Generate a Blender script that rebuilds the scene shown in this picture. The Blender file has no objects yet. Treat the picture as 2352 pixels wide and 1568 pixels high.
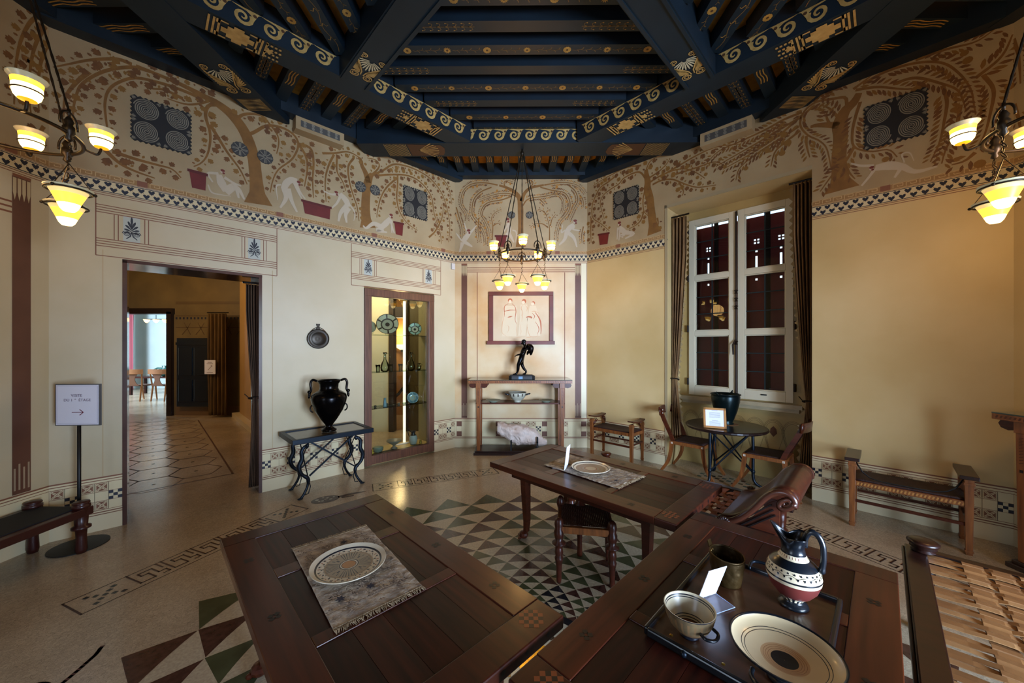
import bpy, math, random
from mathutils import Vector, Matrix
random.seed(7)
SC = bpy.context.scene
COL = SC.collection
PI = math.pi
def cosd(a): return math.cos(math.radians(a))
def sind(a): return math.sin(math.radians(a))

# ------------------------------------------------------------------ camera
# room axes: +Y towards the back wall, eye 1.6 m above the floor at x = y = 0
FPX, PCX, PCY, EYE, YAW = 842.4, 1176.0, 796.0, 1.6, math.radians(.39)
cd = bpy.data.cameras.new('camera'); cam = bpy.data.objects.new('camera', cd); COL.objects.link(cam)
cam.location = (0, 0, EYE); cam.rotation_euler = (PI/2, 0, YAW)
cd.sensor_width = 36; cd.lens = FPX/2352*36; cd.shift_y = 12/2352; cd.clip_start = .05; cd.clip_end = 100
SC.camera = cam
SC.view_settings.view_transform = 'Standard'; SC.view_settings.look = 'None'
SC.view_settings.gamma = 1; SC.view_settings.use_curve_mapping = False
SC.view_settings.exposure = 0.0
# ------------------------------------------------------------------ light
W = bpy.data.worlds.new('sky'); SC.world = W; W.use_nodes = True
nt = W.node_tree; bg = nt.nodes['Background']
sky = nt.nodes.new('ShaderNodeTexSky'); sky.sky_type = 'NISHITA'; sky.sun_disc = False; sky.sun_elevation = .7
nt.links.new(sky.outputs[0], bg.inputs[0]); bg.inputs[1].default_value = .35
def area(name, loc, target, sx, sy, power, col, spread=180):
    l = bpy.data.lights.new(name, 'AREA'); l.shape = 'RECTANGLE'; l.size = sx; l.size_y = sy; l.energy = power; l.color = col; l.spread = math.radians(spread)
    o = bpy.data.objects.new(name, l); COL.objects.link(o); o.location = loc
    o.rotation_euler = (Vector(target)-Vector(loc)).to_track_quat('-Z', 'Y').to_euler()
    return o
area('daylight_right_french_window', (3.75, -2.8, 1.25), (-.2, 4.6, 1.0), 3.0, 2.3, 470, (.56, .73, 1), 84)
area('daylight_left_french_window', (-2.55, -.95, 1.6), (0, 1.6, 1.5), 1.0, 2.2, 36, (.66, .78, 1))
area('daylight_far_room', (-13.5, 9.6, 2.6), (-11, 12, 0.8), 1.6, 2.0, 620, (.62, .78, 1))
def pt(name, loc, power, col, r=.05):
    l = bpy.data.lights.new(name, 'POINT'); l.energy = power; l.color = col; l.shadow_soft_size = r
    o = bpy.data.objects.new(name, l); COL.objects.link(o); o.location = loc; return o
pt('passage_lamp_light', (-2.9, 6.6, 2.0), 40, (1, .66, .3), .08)
pt('lobby_fill_light', (-2.6, 6.1, 2.9), 110, (1, .82, .55), .15)  # added fill without a fixture, brightens the view through the display case
pt('hall_lamp_light', (-7.2, 6.1, 3.0), 110, (1, .68, .36), .3)
WARM = (1, .56, .19)

# ------------------------------------------------------------------ helpers
def lin(h):
    if isinstance(h, str):
        h = h.lstrip('#'); c = [int(h[i:i+2], 16)/255 for i in (0, 2, 4)]
    else: c = list(h)
    return [x/12.92 if x <= .04045 else ((x+.055)/1.055)**2.4 for x in c]
_M = {}
def mat(name, c, rough=.6, metal=0., c2=None, scale=4., grain=None, bump=0., bscale=None, emit=0., trans=0., coat=0., alpha=1., ior=1.45, spec=.5, detail=4., contrast=1.):
    if name in _M: return _M[name]
    m = bpy.data.materials.new(name); m.use_nodes = True; _M[name] = m
    n = m.node_tree.nodes; L = m.node_tree.links; b = n['Principled BSDF']
    col = lin(c)+[1]
    b.inputs['Base Color'].default_value = col
    b.inputs['Roughness'].default_value = rough; b.inputs['Metallic'].default_value = metal
    b.inputs['IOR'].default_value = ior; b.inputs['Specular IOR Level'].default_value = spec
    b.inputs['Transmission Weight'].default_value = trans; b.inputs['Coat Weight'].default_value = coat
    b.inputs['Coat Roughness'].default_value = .15; b.inputs['Alpha'].default_value = alpha
    if emit:
        b.inputs['Emission Color'].default_value = col; b.inputs['Emission Strength'].default_value = emit
    if c2 is not None or bump:
        tc = n.new('ShaderNodeTexCoord'); mp = n.new('ShaderNodeMapping'); L.new(tc.outputs['Object'], mp.inputs[0])
        mp.inputs['Scale'].default_value = grain if grain else (1, 1, 1)
        ns = n.new('ShaderNodeTexNoise'); ns.inputs['Scale'].default_value = scale; ns.inputs['Detail'].default_value = detail
        L.new(mp.outputs[0], ns.inputs['Vector'])
        if c2 is not None:
            r = n.new('ShaderNodeValToRGB'); L.new(ns.outputs['Fac'], r.inputs[0])
            r.color_ramp.elements[0].position = .5-.2/contrast; r.color_ramp.elements[1].position = .5+.2/contrast
            r.color_ramp.elements[0].color = col; r.color_ramp.elements[1].color = lin(c2)+[1]
            L.new(r.outputs[0], b.inputs['Base Color'])
        if bump:
            n2 = ns
            if bscale:
                n2 = n.new('ShaderNodeTexNoise'); n2.inputs['Scale'].default_value = bscale; n2.inputs['Detail'].default_value = 3
                L.new(mp.outputs[0], n2.inputs['Vector'])
            bp = n.new('ShaderNodeBump'); bp.inputs['Strength'].default_value = bump; bp.inputs['Distance'].default_value = .01
            L.new(n2.outputs['Fac'], bp.inputs['Height']); L.new(bp.outputs[0], b.inputs['Normal'])
    return m

class MB:
    """collects geometry for ONE mesh object"""
    def __init__(s, T=None): s.v = []; s.f = []; s.mi = []; s.T = T
    def add(s, vs, fs, mi=0):
        k = len(s.v)
        if s.T is not None: vs = [s.T @ Vector(p) for p in vs]
        s.v += [tuple(p) for p in vs]; s.f += [tuple(i+k for i in f) for f in fs]
        s.mi += [mi]*len(fs) if isinstance(mi, int) else list(mi)
        return s
    def hexa(s, p, mi=0):   # 4 bottom ccw, 4 top ccw
        return s.add(p, [(3, 2, 1, 0), (4, 5, 6, 7), (0, 1, 5, 4), (1, 2, 6, 5), (2, 3, 7, 6), (3, 0, 4, 7)], mi)
    def box(s, x0, x1, y0, y1, z0, z1, mi=0):
        return s.hexa([(x0, y0, z0), (x1, y0, z0), (x1, y1, z0), (x0, y1, z0), (x0, y0, z1), (x1, y0, z1), (x1, y1, z1), (x0, y1, z1)], mi)
    def beam(s, a, b, w, h, up=(0, 0, 1), w2=None, h2=None, mi=0):   # rectangular bar a->b, width w, height h centred
        a = Vector(a); b = Vector(b); d = (b-a).normalized(); u = Vector(up)
        sd = d.cross(u)
        if sd.length < 1e-4: sd = d.cross(Vector((1, 0, 0)))
        sd.normalize(); u = sd.cross(d).normalized(); w2 = w if w2 is None else w2; h2 = h if h2 is None else h2
        def q(c, w, h): return [c-sd*w/2-u*h/2, c+sd*w/2-u*h/2, c+sd*w/2+u*h/2, c-sd*w/2+u*h/2]
        p = q(a, w, h)+q(b, w2, h2)
        return s.add(p, [(0, 1, 2, 3), (7, 6, 5, 4), (4, 5, 1, 0), (5, 6, 2, 1), (6, 7, 3, 2), (7, 4, 0, 3)], mi)
    def tube(s, path, r, n=8, closed=False, mi=0, flat=1., caps=True):
        P = [Vector(p) for p in path]; N = len(P); R = r if isinstance(r, (list, tuple)) else [r]*N
        vs = []; up = None
        for i, p in enumerate(P):
            if closed: t = P[(i+1) % N]-P[i-1]
            else: t = P[min(i+1, N-1)]-P[max(i-1, 0)]
            if t.length < 1e-9: t = Vector((0, 0, 1))
            t.normalize()
            if up is None:
                up = Vector((0, 0, 1)) if abs(t.z) < .9 else Vector((1, 0, 0))
            x = t.cross(up)
            if x.length < 1e-4: x = t.cross(Vector((0, 1, 0)))
            x.normalize(); up = x.cross(t).normalized()
            for k in range(n):
                a = 2*PI*k/n; vs.append(p+x*math.cos(a)*R[i]*flat+up*math.sin(a)*R[i])
        fs = []
        M_ = N if closed else N-1
        for i in range(M_):
            j = (i+1) % N
            for k in range(n): fs.append((i*n+k, j*n+k, j*n+(k+1) % n, i*n+(k+1) % n))
        if not closed and caps: fs += [tuple(range(n)), tuple((N-1)*n+k for k in reversed(range(n)))]
        return s.add(vs, fs, mi)
    def lathe(s, prof, n=32, mi=0, c=(0, 0, 0), f=None, sx=1., sy=1., top=True):   # f(ring, seg)->material index
        vs = []; fs = []; ms = []
        for (r, z) in prof:
            for k in range(n):
                a = 2*PI*k/n; vs.append((c[0]+r*math.cos(a)*sx, c[1]+r*math.sin(a)*sy, c[2]+z))
        for i in range(len(prof)-1):
            for k in range(n):
                fs.append((i*n+k, i*n+(k+1) % n, (i+1)*n+(k+1) % n, (i+1)*n+k)); ms.append(f(i, k) if f else mi)
        if prof[0][0] > 1e-4 and prof[0][1] < prof[1][1]: fs.append(tuple(reversed(range(n)))); ms.append(f(0, 0) if f else mi)
        if top and prof[-1][0] > 1e-4: fs.append(tuple((len(prof)-1)*n+k for k in range(n))); ms.append(f(len(prof)-2, 0) if f else mi)
        return s.add(vs, fs, ms)
    def sphere(s, c, r, n=10, mi=0, sc=(1, 1, 1)):
        vs = []; m = max(5, n//2+1)
        for i in range(m+1):
            t = PI*i/m
            for k in range(n): vs.append((c[0]+sc[0]*r*math.sin(t)*math.cos(2*PI*k/n), c[1]+sc[1]*r*math.sin(t)*math.sin(2*PI*k/n), c[2]-sc[2]*r*math.cos(t)))
        fs = [(i*n+k, i*n+(k+1) % n, (i+1)*n+(k+1) % n, (i+1)*n+k) for i in range(m) for k in range(n)]
        return s.add(vs, fs, mi)
    def prism(s, poly, h0, h1, fr=lambda a, b, h: (a, b, h), mi=0):
        n = len(poly); vs = [fr(a, b, h0) for a, b in poly]+[fr(a, b, h1) for a, b in poly]
        fs = [tuple(reversed(range(n))), tuple(range(n, 2*n))]+[(i, (i+1) % n, n+(i+1) % n, n+i) for i in range(n)]
        return s.add(vs, fs, mi)
    def grid(s, fn, nu, nv, mi=0, thick=0):
        vs = [fn(i/nu, j/nv) for j in range(nv+1) for i in range(nu+1)]
        fs = [(j*(nu+1)+i, j*(nu+1)+i+1, (j+1)*(nu+1)+i+1, (j+1)*(nu+1)+i) for j in range(nv) for i in range(nu)]
        return s.add(vs, fs, mi)
    def build(s, name, mats, parent=None, smooth=False, bevel=0., solid=0., label=None, cat=None, group=None, kind=None, loc=None, rotz=0.):
        me = bpy.data.meshes.new(name); me.from_pydata(s.v, [], s.f); me.update()
        if not isinstance(mats, (list, tuple)): mats = [mats]
        for m in mats: me.materials.append(m)
        if any(s.mi): me.polygons.foreach_set('material_index', s.mi)
        if smooth: me.polygons.foreach_set('use_smooth', [True]*len(me.polygons))
        o = bpy.data.objects.new(name, me); COL.objects.link(o)
        if smooth == 'auto' or (smooth and smooth is not True):
            pass
        if parent is not None: o.parent = parent
        if loc is not None: o.location = loc; o.rotation_euler = (0, 0, rotz)
        if solid:
            md = o.modifiers.new('solid', 'SOLIDIFY'); md.thickness = solid; md.offset = 0
        if bevel:
            md = o.modifiers.new('bevel', 'BEVEL'); md.width = bevel; md.segments = 2; md.limit_method = 'ANGLE'; md.angle_limit = .6
        tag(o, label, cat, group, kind)
        return o
def tag(o, label=None, cat=None, group=None, kind=None):
    if label: o['label'] = label
    if cat: o['category'] = cat
    if group: o['group'] = group
    if kind: o['kind'] = kind
    return o
def thing(name, label, cat, loc=(0, 0, 0), rotz=0., group=None, kind=None):
    o = bpy.data.objects.new(name, None); COL.objects.link(o); o.empty_display_size = .1
    o.location = loc; o.rotation_euler = (0, 0, rotz); return tag(o, label, cat, group, kind)
def dup(root, loc, rotz=0., label=None, group=None):
    kids = {}
    for o in bpy.data.objects:
        if o.parent is not None: kids.setdefault(o.parent.name, []).append(o)
    def cp(o, par):
        c = o.copy(); COL.objects.link(c)
        if par is not None: c.parent = par
        for ch in kids.get(o.name, []): cp(ch, c)
        return c
    r = cp(root, None); r.location = loc; r.rotation_euler = (0, 0, rotz)
    if label: r['label'] = label
    if group: r['group'] = group
    return r
def spline(pts, n=6):   # Catmull-Rom through 2-D or 3-D points
    P = [Vector(p) for p in pts]
    if len(P) < 3: return [P[0].lerp(P[1], i/n) for i in range(n+1)]
    out = []
    for i in range(len(P)-1):
        a = P[i-1] if i else P[0]*2-P[1]; b = P[i]; c = P[i+1]; d = P[i+2] if i+2 < len(P) else P[-1]*2-P[-2]
        for k in range(n):
            t = k/n
            out.append(.5*((2*b)+(c-a)*t+(2*a-5*b+4*c-d)*t*t+(3*b-a-3*c+d)*t**3))
    out.append(P[-1]); return out
def resample(P, step):
    out = [P[0].copy()]; acc = 0.
    for a, b in zip(P, P[1:]):
        L_ = (b-a).length; d = step-acc
        while d <= L_ and L_ > 0:
            out.append(a.lerp(b, d/L_)); d += step
        acc = (L_-(d-step)) if L_ > 0 else acc
    return out

# ------------------------------------------------------------------ materials
PLASTER = mat('plaster_cream', '#c5b79a', .42, c2='#b5a47f', scale=1.1, bump=.12, bscale=9, detail=7)
PLASTERR = mat('plaster_golden', '#cfb684', .42, c2='#bb9e66', scale=1.1, bump=.12, bscale=9, detail=7)
PLASTERB = mat('plaster_cream_stained', '#cbbb9a', .42, c2='#b98d54', scale=1.6, bump=.12, bscale=9, detail=8, contrast=.8)
FRESCO = mat('fresco_ground', '#a8946f', .6, c2='#97805c', scale=2.2, detail=6)
OCHRE = mat('paint_ochre', '#6e4b20', .7, c2='#825a28', scale=9)
OCHRED = mat('paint_leaf_brown', '#5c3b20', .7, c2='#784f24', scale=14)
UMBER = mat('paint_umber', '#5d3a28', .6)
LINEB = mat('paint_line_brown', '#7d4f38', .6)
INK = mat('paint_blue_black', '#1c1f2c', .5)
RED = mat('paint_dark_red', '#6e221b', .55, c2='#5b1b16', scale=6)
WHT = mat('paint_white_flesh', '#b3a38a', .6)
CREAM = mat('paint_pale_cream', '#d3c49c', .5)
RELIEF = mat('carved_dark_panel', '#1f1d1c', .6)
RELIEFL = mat('carved_panel_ridge', '#7a7464', .5)
WOOD = mat('wood_walnut', '#451d10', .34, c2='#2a120b', scale=5, grain=(.6, 7, 7), coat=.12, bump=.03, spec=.35)
WOODD = mat('wood_dark_panel', '#3a1409', .42, c2='#1c0704', scale=5, grain=(.5, 9, 9), coat=.04, spec=.2)
WOODR = mat('wood_red_rail', '#4f2211', .32, c2='#33140a', scale=4, grain=(.5, 8, 8), coat=.12, spec=.35)
WOODC = mat('wood_chair_honey', '#8a5226', .38, c2='#5e3317', scale=6, grain=(8, 8, .8), coat=.2)
WOODK = mat('wood_very_dark', '#2a1009', .35, c2='#180805', scale=5, grain=(7, .8, 7), coat=.3)
WOODV = mat('wood_vitrine_brown', '#6b4632', .45, c2='#4f3124', scale=7, grain=(7, 7, .6))
BLACKW = mat('inlay_black', '#120908', .4)
NAVY = mat('navy_beam_paint', '#15232b', .48, c2='#101c23', scale=3, spec=.4)
NAVYB = mat('navy_blue_side_paint', '#101f2a', .5, c2='#0c1820', scale=3)
GOLD = mat('gold_ornament_paint', '#a8813c', .5, c2='#8a6628', scale=20)
GOLDD = mat('dull_gold_ornament_paint', '#755a2e', .6, c2='#5c4522', scale=20)
OCHREP = mat('ochre_ceiling_boards', '#b07c28', .55, c2='#8d5f1c', scale=14)
BRONZE = mat('bronze_black', '#0c0e12', .22, .85, c2='#1a1410', scale=5)
IRON = mat('iron_blued', '#1a222b', .4, .7)
BRASS = mat('bronze_brown', '#33250f', .42, .7, c2='#564020', scale=12, bump=.5, bscale=22)
PAPER = mat('white_card', '#dfe0ee', .5)
BLKP = mat('black_plastic', '#0e0e10', .5)
GLAZEB = mat('black_glaze', '#10161d', .28, coat=.3)
CLAY = mat('cream_slip', '#cdb68e', .38, c2='#bfa377', scale=5, coat=.2)
CLAYR = mat('clay_red_brown', '#6a2d26', .42, c2='#5a2320', scale=6, coat=.1)
CLAYT = mat('clay_tan', '#a77c52', .4)
LEATHER = mat('strap_tan_leather', '#94683e', .5, c2='#7a5230', scale=6, bump=.08, bscale=60)
LEATHERD = mat('strap_brown_leather', '#7a4322', .45, c2='#5e3018', scale=6)
CANE = mat('cane_dark', '#3b1f12', .5, c2='#2a150c', scale=30)
WEAVE = mat('seat_dark_weave', '#3a211c', .6, c2='#241210', scale=60, bump=.6, bscale=130)
def glassmat(name, tint, rough=.0, mixf=.88):
    m = bpy.data.materials.new(name); m.use_nodes = True; n = m.node_tree.nodes; L = m.node_tree.links
    for x in list(n):
        if x.type != 'OUTPUT_MATERIAL': n.remove(x)
    out = [x for x in n if x.type == 'OUTPUT_MATERIAL'][0]
    t = n.new('ShaderNodeBsdfTransparent'); t.inputs[0].default_value = lin(tint)+[1]
    g = n.new('ShaderNodeBsdfGlossy'); g.inputs['Roughness'].default_value = rough
    mx = n.new('ShaderNodeMixShader'); fr = n.new('ShaderNodeFresnel'); fr.inputs[0].default_value = 1.5
    L.new(fr.outputs[0], mx.inputs[0]); L.new(t.outputs[0], mx.inputs[1]); L.new(g.outputs[0], mx.inputs[2]); L.new(mx.outputs[0], out.inputs[0])
    return m
GLASS = glassmat('clear_glass', '#eef4f0')
GLASSG = glassmat('greenish_glass', '#b9d6cb')
MARBLE = mat('marble_brown_top', '#5a4634', .2, c2='#33281f', scale=5, coat=.4)
# ================================================================== ROOM
# elongated half octagon seen from inside; centre of the floor star:
CX0, CY0 = .115, 1.873
ZT = 4.27
PBL = Vector((-.95, 5.835)); PBR = Vector((1.153, 5.835)); S_ = 2.86
PL = PBL+Vector((-S_, -S_)); PR = PBR+Vector((S_, -S_))
PFL = Vector((PL.x, 2*CY0-PL.y)); PFR = Vector((PR.x, 2*CY0-PR.y))
PFBL = Vector((PBL.x, 2*CY0-PBL.y)); PFBR = Vector((PBR.x, 2*CY0-PBR.y))
class Wall:
    def __init__(s, a, b):   # a->b runs left to right as seen from inside; normal points inwards
        s.a = a; s.d = (b-a).normalized(); s.L = (b-a).length; s.n = Vector((s.d.y, -s.d.x))
    def P(s, u, z, o=0.):
        q = s.a+s.d*u+s.n*o; return (q.x, q.y, z)
    def px(s, x, y):         # where the wall is seen at a place of the photograph: metres along the wall, height
        a = (x-PCX)/FPX; v = -(y-PCY)/FPX
        r = Vector((math.cos(YAW)*a-math.sin(YAW), math.cos(YAW)+math.sin(YAW)*a))
        t = s.a.dot(s.n)/r.dot(s.n); q = r*t
        return Vector(((q-s.a).dot(s.d), EYE+v*t))
WL = Wall(PL, PBL); WB = Wall(PBL, PBR); WR = Wall(PBR, PR)
WSL = Wall(PFL, PL); WSR = Wall(PR, PFR); WFR = Wall(PFR, PFBR); WF = Wall(PFBR, PFBL); WFL = Wall(PFBL, PFL)
def wall_mesh(name, w, mt, holes=(), th=.43, u0=-.15, u1=None, zt=4.6, label=None):
    u1 = w.L+.15 if u1 is None else u1
    m = MB()
    def bx(a, b, z0, z1):
        if b-a < 1e-4 or z1-z0 < 1e-4: return
        m.hexa([w.P(a, z0, 0), w.P(b, z0, 0), w.P(b, z0, -th), w.P(a, z0, -th), w.P(a, z1, 0), w.P(b, z1, 0), w.P(b, z1, -th), w.P(a, z1, -th)])
    hs = sorted(holes); c = u0
    for (a, b, z0, z1) in hs:
        bx(c, a, 0, zt); bx(a, b, 0, z0); bx(a, b, z1, zt); c = b
    bx(c, u1, 0, zt)
    return m.build(name, mt, kind='structure', label=label)
DOOR = (WL.L-3.632, WL.L-2.579, 0, 2.385)
VIT = (WL.L-1.454, WL.L-.384, 0, 2.40)
NICHE = (1.272, 2.782, 0, 3.46)
wall_back_left = wall_mesh('wall_back_left', WL, PLASTER, [DOOR, VIT], label='cream plaster wall with doorway, display case and painted tree frieze')
wall_back = wall_mesh('wall_back', WB, PLASTERB, label='stained cream plaster wall behind the console with painted pilasters')
wall_back_right = wall_mesh('wall_back_right', WR, PLASTERR, [NICHE], label='cream plaster wall with the curtained window niche')
wall_left = wall_mesh('wall_left', WSL, PLASTER)
wall_right = wall_mesh('wall_right', WSR, PLASTERR)
OPR = (.75, 3.0, 0, 3.0); OPL = (1.4, 2.7, 0, 2.9)
wall_front_right = wall_mesh('wall_front_right', WFR, PLASTER, [OPR])
wall_front = wall_mesh('wall_front', WF, PLASTER)
wall_front_left = wall_mesh('wall_front_left', WFL, PLASTER, [OPL])
# frames of the two french windows behind the viewer
for w, op, nm in ((WFR, OPR, 'window_2'), (WFL, OPL, 'window_3')):
    m = MB()
    for a, b, z0, z1 in ((op[0], op[0]+.07, 0, op[3]), (op[1]-.07, op[1], 0, op[3]), ((op[0]+op[1])/2-.05, (op[0]+op[1])/2+.05, 0, op[3]), (op[0], op[1], op[3]-.08, op[3]), (op[0], op[1], 0, .2)):
        m.hexa([w.P(a, z0, -.1), w.P(b, z0, -.1), w.P(b, z0, -.16), w.P(a, z0, -.16), w.P(a, z1, -.1), w.P(b, z1, -.1), w.P(b, z1, -.16), w.P(a, z1, -.16)])
    m.build(nm, mat('window_white_paint', '#cfc7ad', .4), kind='structure')

# ------------------------------------------------------------------ floor
def floor_mat():
    m = bpy.data.materials.new('mosaic_ground'); m.use_nodes = True; n = m.node_tree.nodes; L = m.node_tree.links; b = n['Principled BSDF']
    tc = n.new('ShaderNodeTexCoord')
    ns = n.new('ShaderNodeTexNoise'); ns.inputs['Scale'].default_value = 1.3; ns.inputs['Detail'].default_value = 8; L.new(tc.outputs['Object'], ns.inputs[0])
    r = n.new('ShaderNodeValToRGB'); r.color_ramp.elements[0].position = .35; r.color_ramp.elements[1].position = .65
    r.color_ramp.elements[0].color = lin('#a08c72')+[1]; r.color_ramp.elements[1].color = lin('#bba88c')+[1]; L.new(ns.outputs[0], r.inputs[0])
    vo = n.new('ShaderNodeTexVoronoi'); vo.inputs['Scale'].default_value = 75; L.new(tc.outputs['Object'], vo.inputs[0])
    v2 = n.new('ShaderNodeTexVoronoi'); v2.feature = 'DISTANCE_TO_EDGE'; v2.inputs['Scale'].default_value = 75; L.new(tc.outputs['Object'], v2.inputs[0])
    mr = n.new('ShaderNodeMapRange'); L.new(vo.outputs['Color'], mr.inputs[0]); mr.inputs[3].default_value = .82; mr.inputs[4].default_value = 1.1
    mx = n.new('ShaderNodeMix'); mx.data_type = 'RGBA'; mx.blend_type = 'MULTIPLY'; mx.inputs[0].default_value = 1
    L.new(r.outputs[0], mx.inputs[6]); L.new(mr.outputs[0], mx.inputs[7])
    jr = n.new('ShaderNodeMapRange'); L.new(v2.outputs[0], jr.inputs[0]); jr.inputs[2].default_value = .06; jr.inputs[3].default_value = .62; jr.inputs[4].default_value = 1
    m2 = n.new('ShaderNodeMix'); m2.data_type = 'RGBA'; m2.blend_type = 'MULTIPLY'; m2.inputs[0].default_value = 1
    L.new(mx.outputs[2], m2.inputs[6]); L.new(jr.outputs[0], m2.inputs[7]); L.new(m2.outputs[2], b.inputs['Base Color'])
    bp = n.new('ShaderNodeBump'); bp.inputs['Strength'].default_value = .12; bp.inputs['Distance'].default_value = .002; L.new(jr.outputs[0], bp.inputs['Height']); L.new(bp.outputs[0], b.inputs['Normal'])
    b.inputs['Roughness'].default_value = .2; b.inputs['Specular IOR Level'].default_value = .5
    return m
FLOORM = floor_mat()
fl = MB()
fl.box(-17, 6, -4, 17, -.1, 0)
floor = fl.build('floor', FLOORM, kind='structure', label='pale beige mosaic floor with polished sheen')
MG = mat('mosaic_green', '#3a3d26', .2, c2='#4b4e34', scale=8)
MR = mat('mosaic_dark_red', '#37211a', .2, c2='#50332a', scale=30)
MK = mat('mosaic_black', '#17171a', .2, c2='#222226', scale=30)
MGR = mat('mosaic_grey', '#3b3a33', .22)
MW = mat('mosaic_white', '#a5a190', .25)
MGO = mat('mosaic_gold', '#b08a14', .22, .5, c2='#7d6410', scale=60)
MLN = mat('mosaic_line_umber', '#3d2620', .25)
# star of curved triangles: 32 points, rings shrinking by .893
NT, R0, Q = 32, 2.14, .893
tri_cache = {}
cnt = 0; rest = [MB(), MB()]
for k in range(16):
    r1 = R0*Q**k; r0 = R0*Q**(k+1)
    for j in range(NT):
        A = j+k/2; a0 = math.radians(90)+(j+k/2)*2*PI/NT
        ia = int(round(A+k/2)); ib = int(round(A-k/2))
        red = (ia % 4 == 0) or (ib % 4 == 0)
        dk = k >= 11 and (ia+ib) % 6 < 3
        h = PI/NT
        pts = [(r1*math.cos(a0), r1*math.sin(a0))]+[(r0*math.cos(a0+h-h*2*i/5), r0*math.sin(a0+h-h*2*i/5)) for i in range(6)]
        cen = (r0*.9+r1*.1)
        mt = MK if dk else (MR if red else MG)
        vis = cnt < 300
        ang = (math.degrees(a0)-90+180) % 360-180
        if k < 13 and abs(ang) < 100 and vis:
            key = (k, mt.name)
            mm = tri_cache.get(key)
            if mm is None:
                b = MB(); h2 = PI/NT
                pl = [(r1*.9995, 0)]+[(r0*1.0*math.cos(h2*.97-h2*.97*2*i/5), r0*math.sin(h2*.97-h2*.97*2*i/5)) for i in range(6)]
                b.prism(list(reversed(pl)) , -.004, .0012)
                o = b.build('mosaic_triangle', mt, floor); mm = o.data; tri_cache[key] = mm
            else:
                o = bpy.data.objects.new('mosaic_triangle', mm); COL.objects.link(o); o.parent = floor
            o.location = (CX0, CY0, 0); o.rotation_euler = (0, 0, a0); cnt += 1
        else:
            b = rest[0 if mt is MG else 1]
            b.prism([(CX0+x, CY0+y) for x, y in reversed(pts)], -.004, .0012, mi=2 if dk else (1 if red else 0))
mm = MB(); mm.v = rest[0].v; mm.f = rest[0].f; mm.mi = rest[0].mi
mm.add(rest[1].v, rest[1].f, rest[1].mi)
mm.build('mosaic_triangles', [MG, MR, MK], floor, kind='stuff')
m = MB()
rg = [(CX0+1.905*math.cos(2*PI*i/128), CY0+1.905*math.sin(2*PI*i/128), .0006) for i in range(128)]
m.add(rg, [tuple(range(128))]); m.build('pale_star_ground', mat('mosaic_pale_ground', '#b9a98c', .22, c2='#a3927a', scale=70, detail=2, bump=.15, bscale=90), floor)
m = MB()
def ring(m, r0, r1, z, mi, n=64):
    m.add([(CX0+r*math.cos(2*PI*i/n), CY0+r*math.sin(2*PI*i/n), z) for r in (r0, r1) for i in range(n)], [(i, (i+1) % n, n+(i+1) % n, n+i) for i in range(n)], mi)
ring(m, .30, .349, .0016, 0); ring(m, 0.001, .30, .0012, 1); ring(m, .001, .10, .0018, 2)
for i in range(12):
    a = 2*PI*i/12
    for rr, w in ((.255, .035), (.17, .022)):
        c = (CX0+rr*math.cos(a+rr*3), CY0+rr*math.sin(a+rr*3)); 
        pl = [(c[0]+w*math.cos(a+PI/4+q*PI/2), c[1]+w*math.sin(a+PI/4+q*PI/2), .0019) for q in range(4)]
        m.add(pl, [(0, 1, 2, 3)], 0)
m.build('medallion', [MK, MW, MGO], floor, label='central medallion with black ring, dark diamonds and gold middle')
# greek key strips, end panels
def rib2(m, P, w, z, mi=0):
    """flat ribbon on the floor through 2-D points, mitred"""
    P = [Vector(p) for p in P]; N = len(P)
    for i in range(N-1):
        d = (P[i+1]-P[i]).normalized(); q = Vector((-d.y, d.x))*w/2; a = P[i]-d*w/2; b = P[i+1]+d*w/2
        m.add([(a.x-q.x, a.y-q.y, z), (b.x-q.x, b.y-q.y, z), (b.x+q.x, b.y+q.y, z), (a.x+q.x, a.y+q.y, z)], [(0, 1, 2, 3)], mi)
def key_strip(O, dr, L, wd, n):
    m = MB(); O = Vector(O); d = Vector(dr).normalized(); q = Vector((-d.y, d.x))
    T = lambda a, b: O+d*a+q*b
    e = wd*1.25; u = (L-2*e)/n; lw = .011; z = .0016
    rib2(m, [T(0, 0), T(L, 0)], lw*.6, z); rib2(m, [T(0, wd), T(L, wd)], lw*.6, z)
    rib2(m, [T(0, 0), T(0, wd)], lw, z); rib2(m, [T(L, 0), T(L, wd)], lw, z)
    for i in range(n):
        x = e+i*u; g = wd/5
        rib2(m, [T(x, wd), T(x, g), T(x+u*.42, g), T(x+u*.42, wd-2*g), T(x+u*.22, wd-2*g), T(x+u*.22, wd-g), T(x+u*.62, wd-g), T(x+u*.62, 2*g), T(x+u*.84, 2*g), T(x+u*.84, g), T(x+u*.66, g)], lw, z)
        rib2(m, [T(x+u*.84, wd), T(x+u*.84, 3*g)], lw, z)
    rib2(m, [T(L-e, 0), T(L-e, wd*.8)], lw, z)
    for x0 in (e/2, L-e/2):
        s = wd*.11
        for i in range(-2, 3):
            for j in range(-2, 3):
                if (abs(i) == abs(j)) and (i, j) != (0, 0) or (i == 0 and j == 0):
                    c = T(x0+i*s*1.25, wd/2+j*s*1.25)
                    m.add([(c.x-s/2, c.y-s/2, z), (c.x+s/2, c.y-s/2, z), (c.x+s/2, c.y+s/2, z), (c.x-s/2, c.y+s/2, z)], [(0, 1, 2, 3)], 1)
    return m.build('key_pattern_strip', [MLN, MK], floor)
def ang8(i): return CX0, CY0
key_strip((-2.588, 2.174), (.55, 1.435), 1.537, .235, 5)
key_strip((-1.565, 4.049), (1.369, .582), 1.488, .22, 5)
key_strip((2.17, 3.80), (.43, -.90), 1.58, .22, 5)
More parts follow.
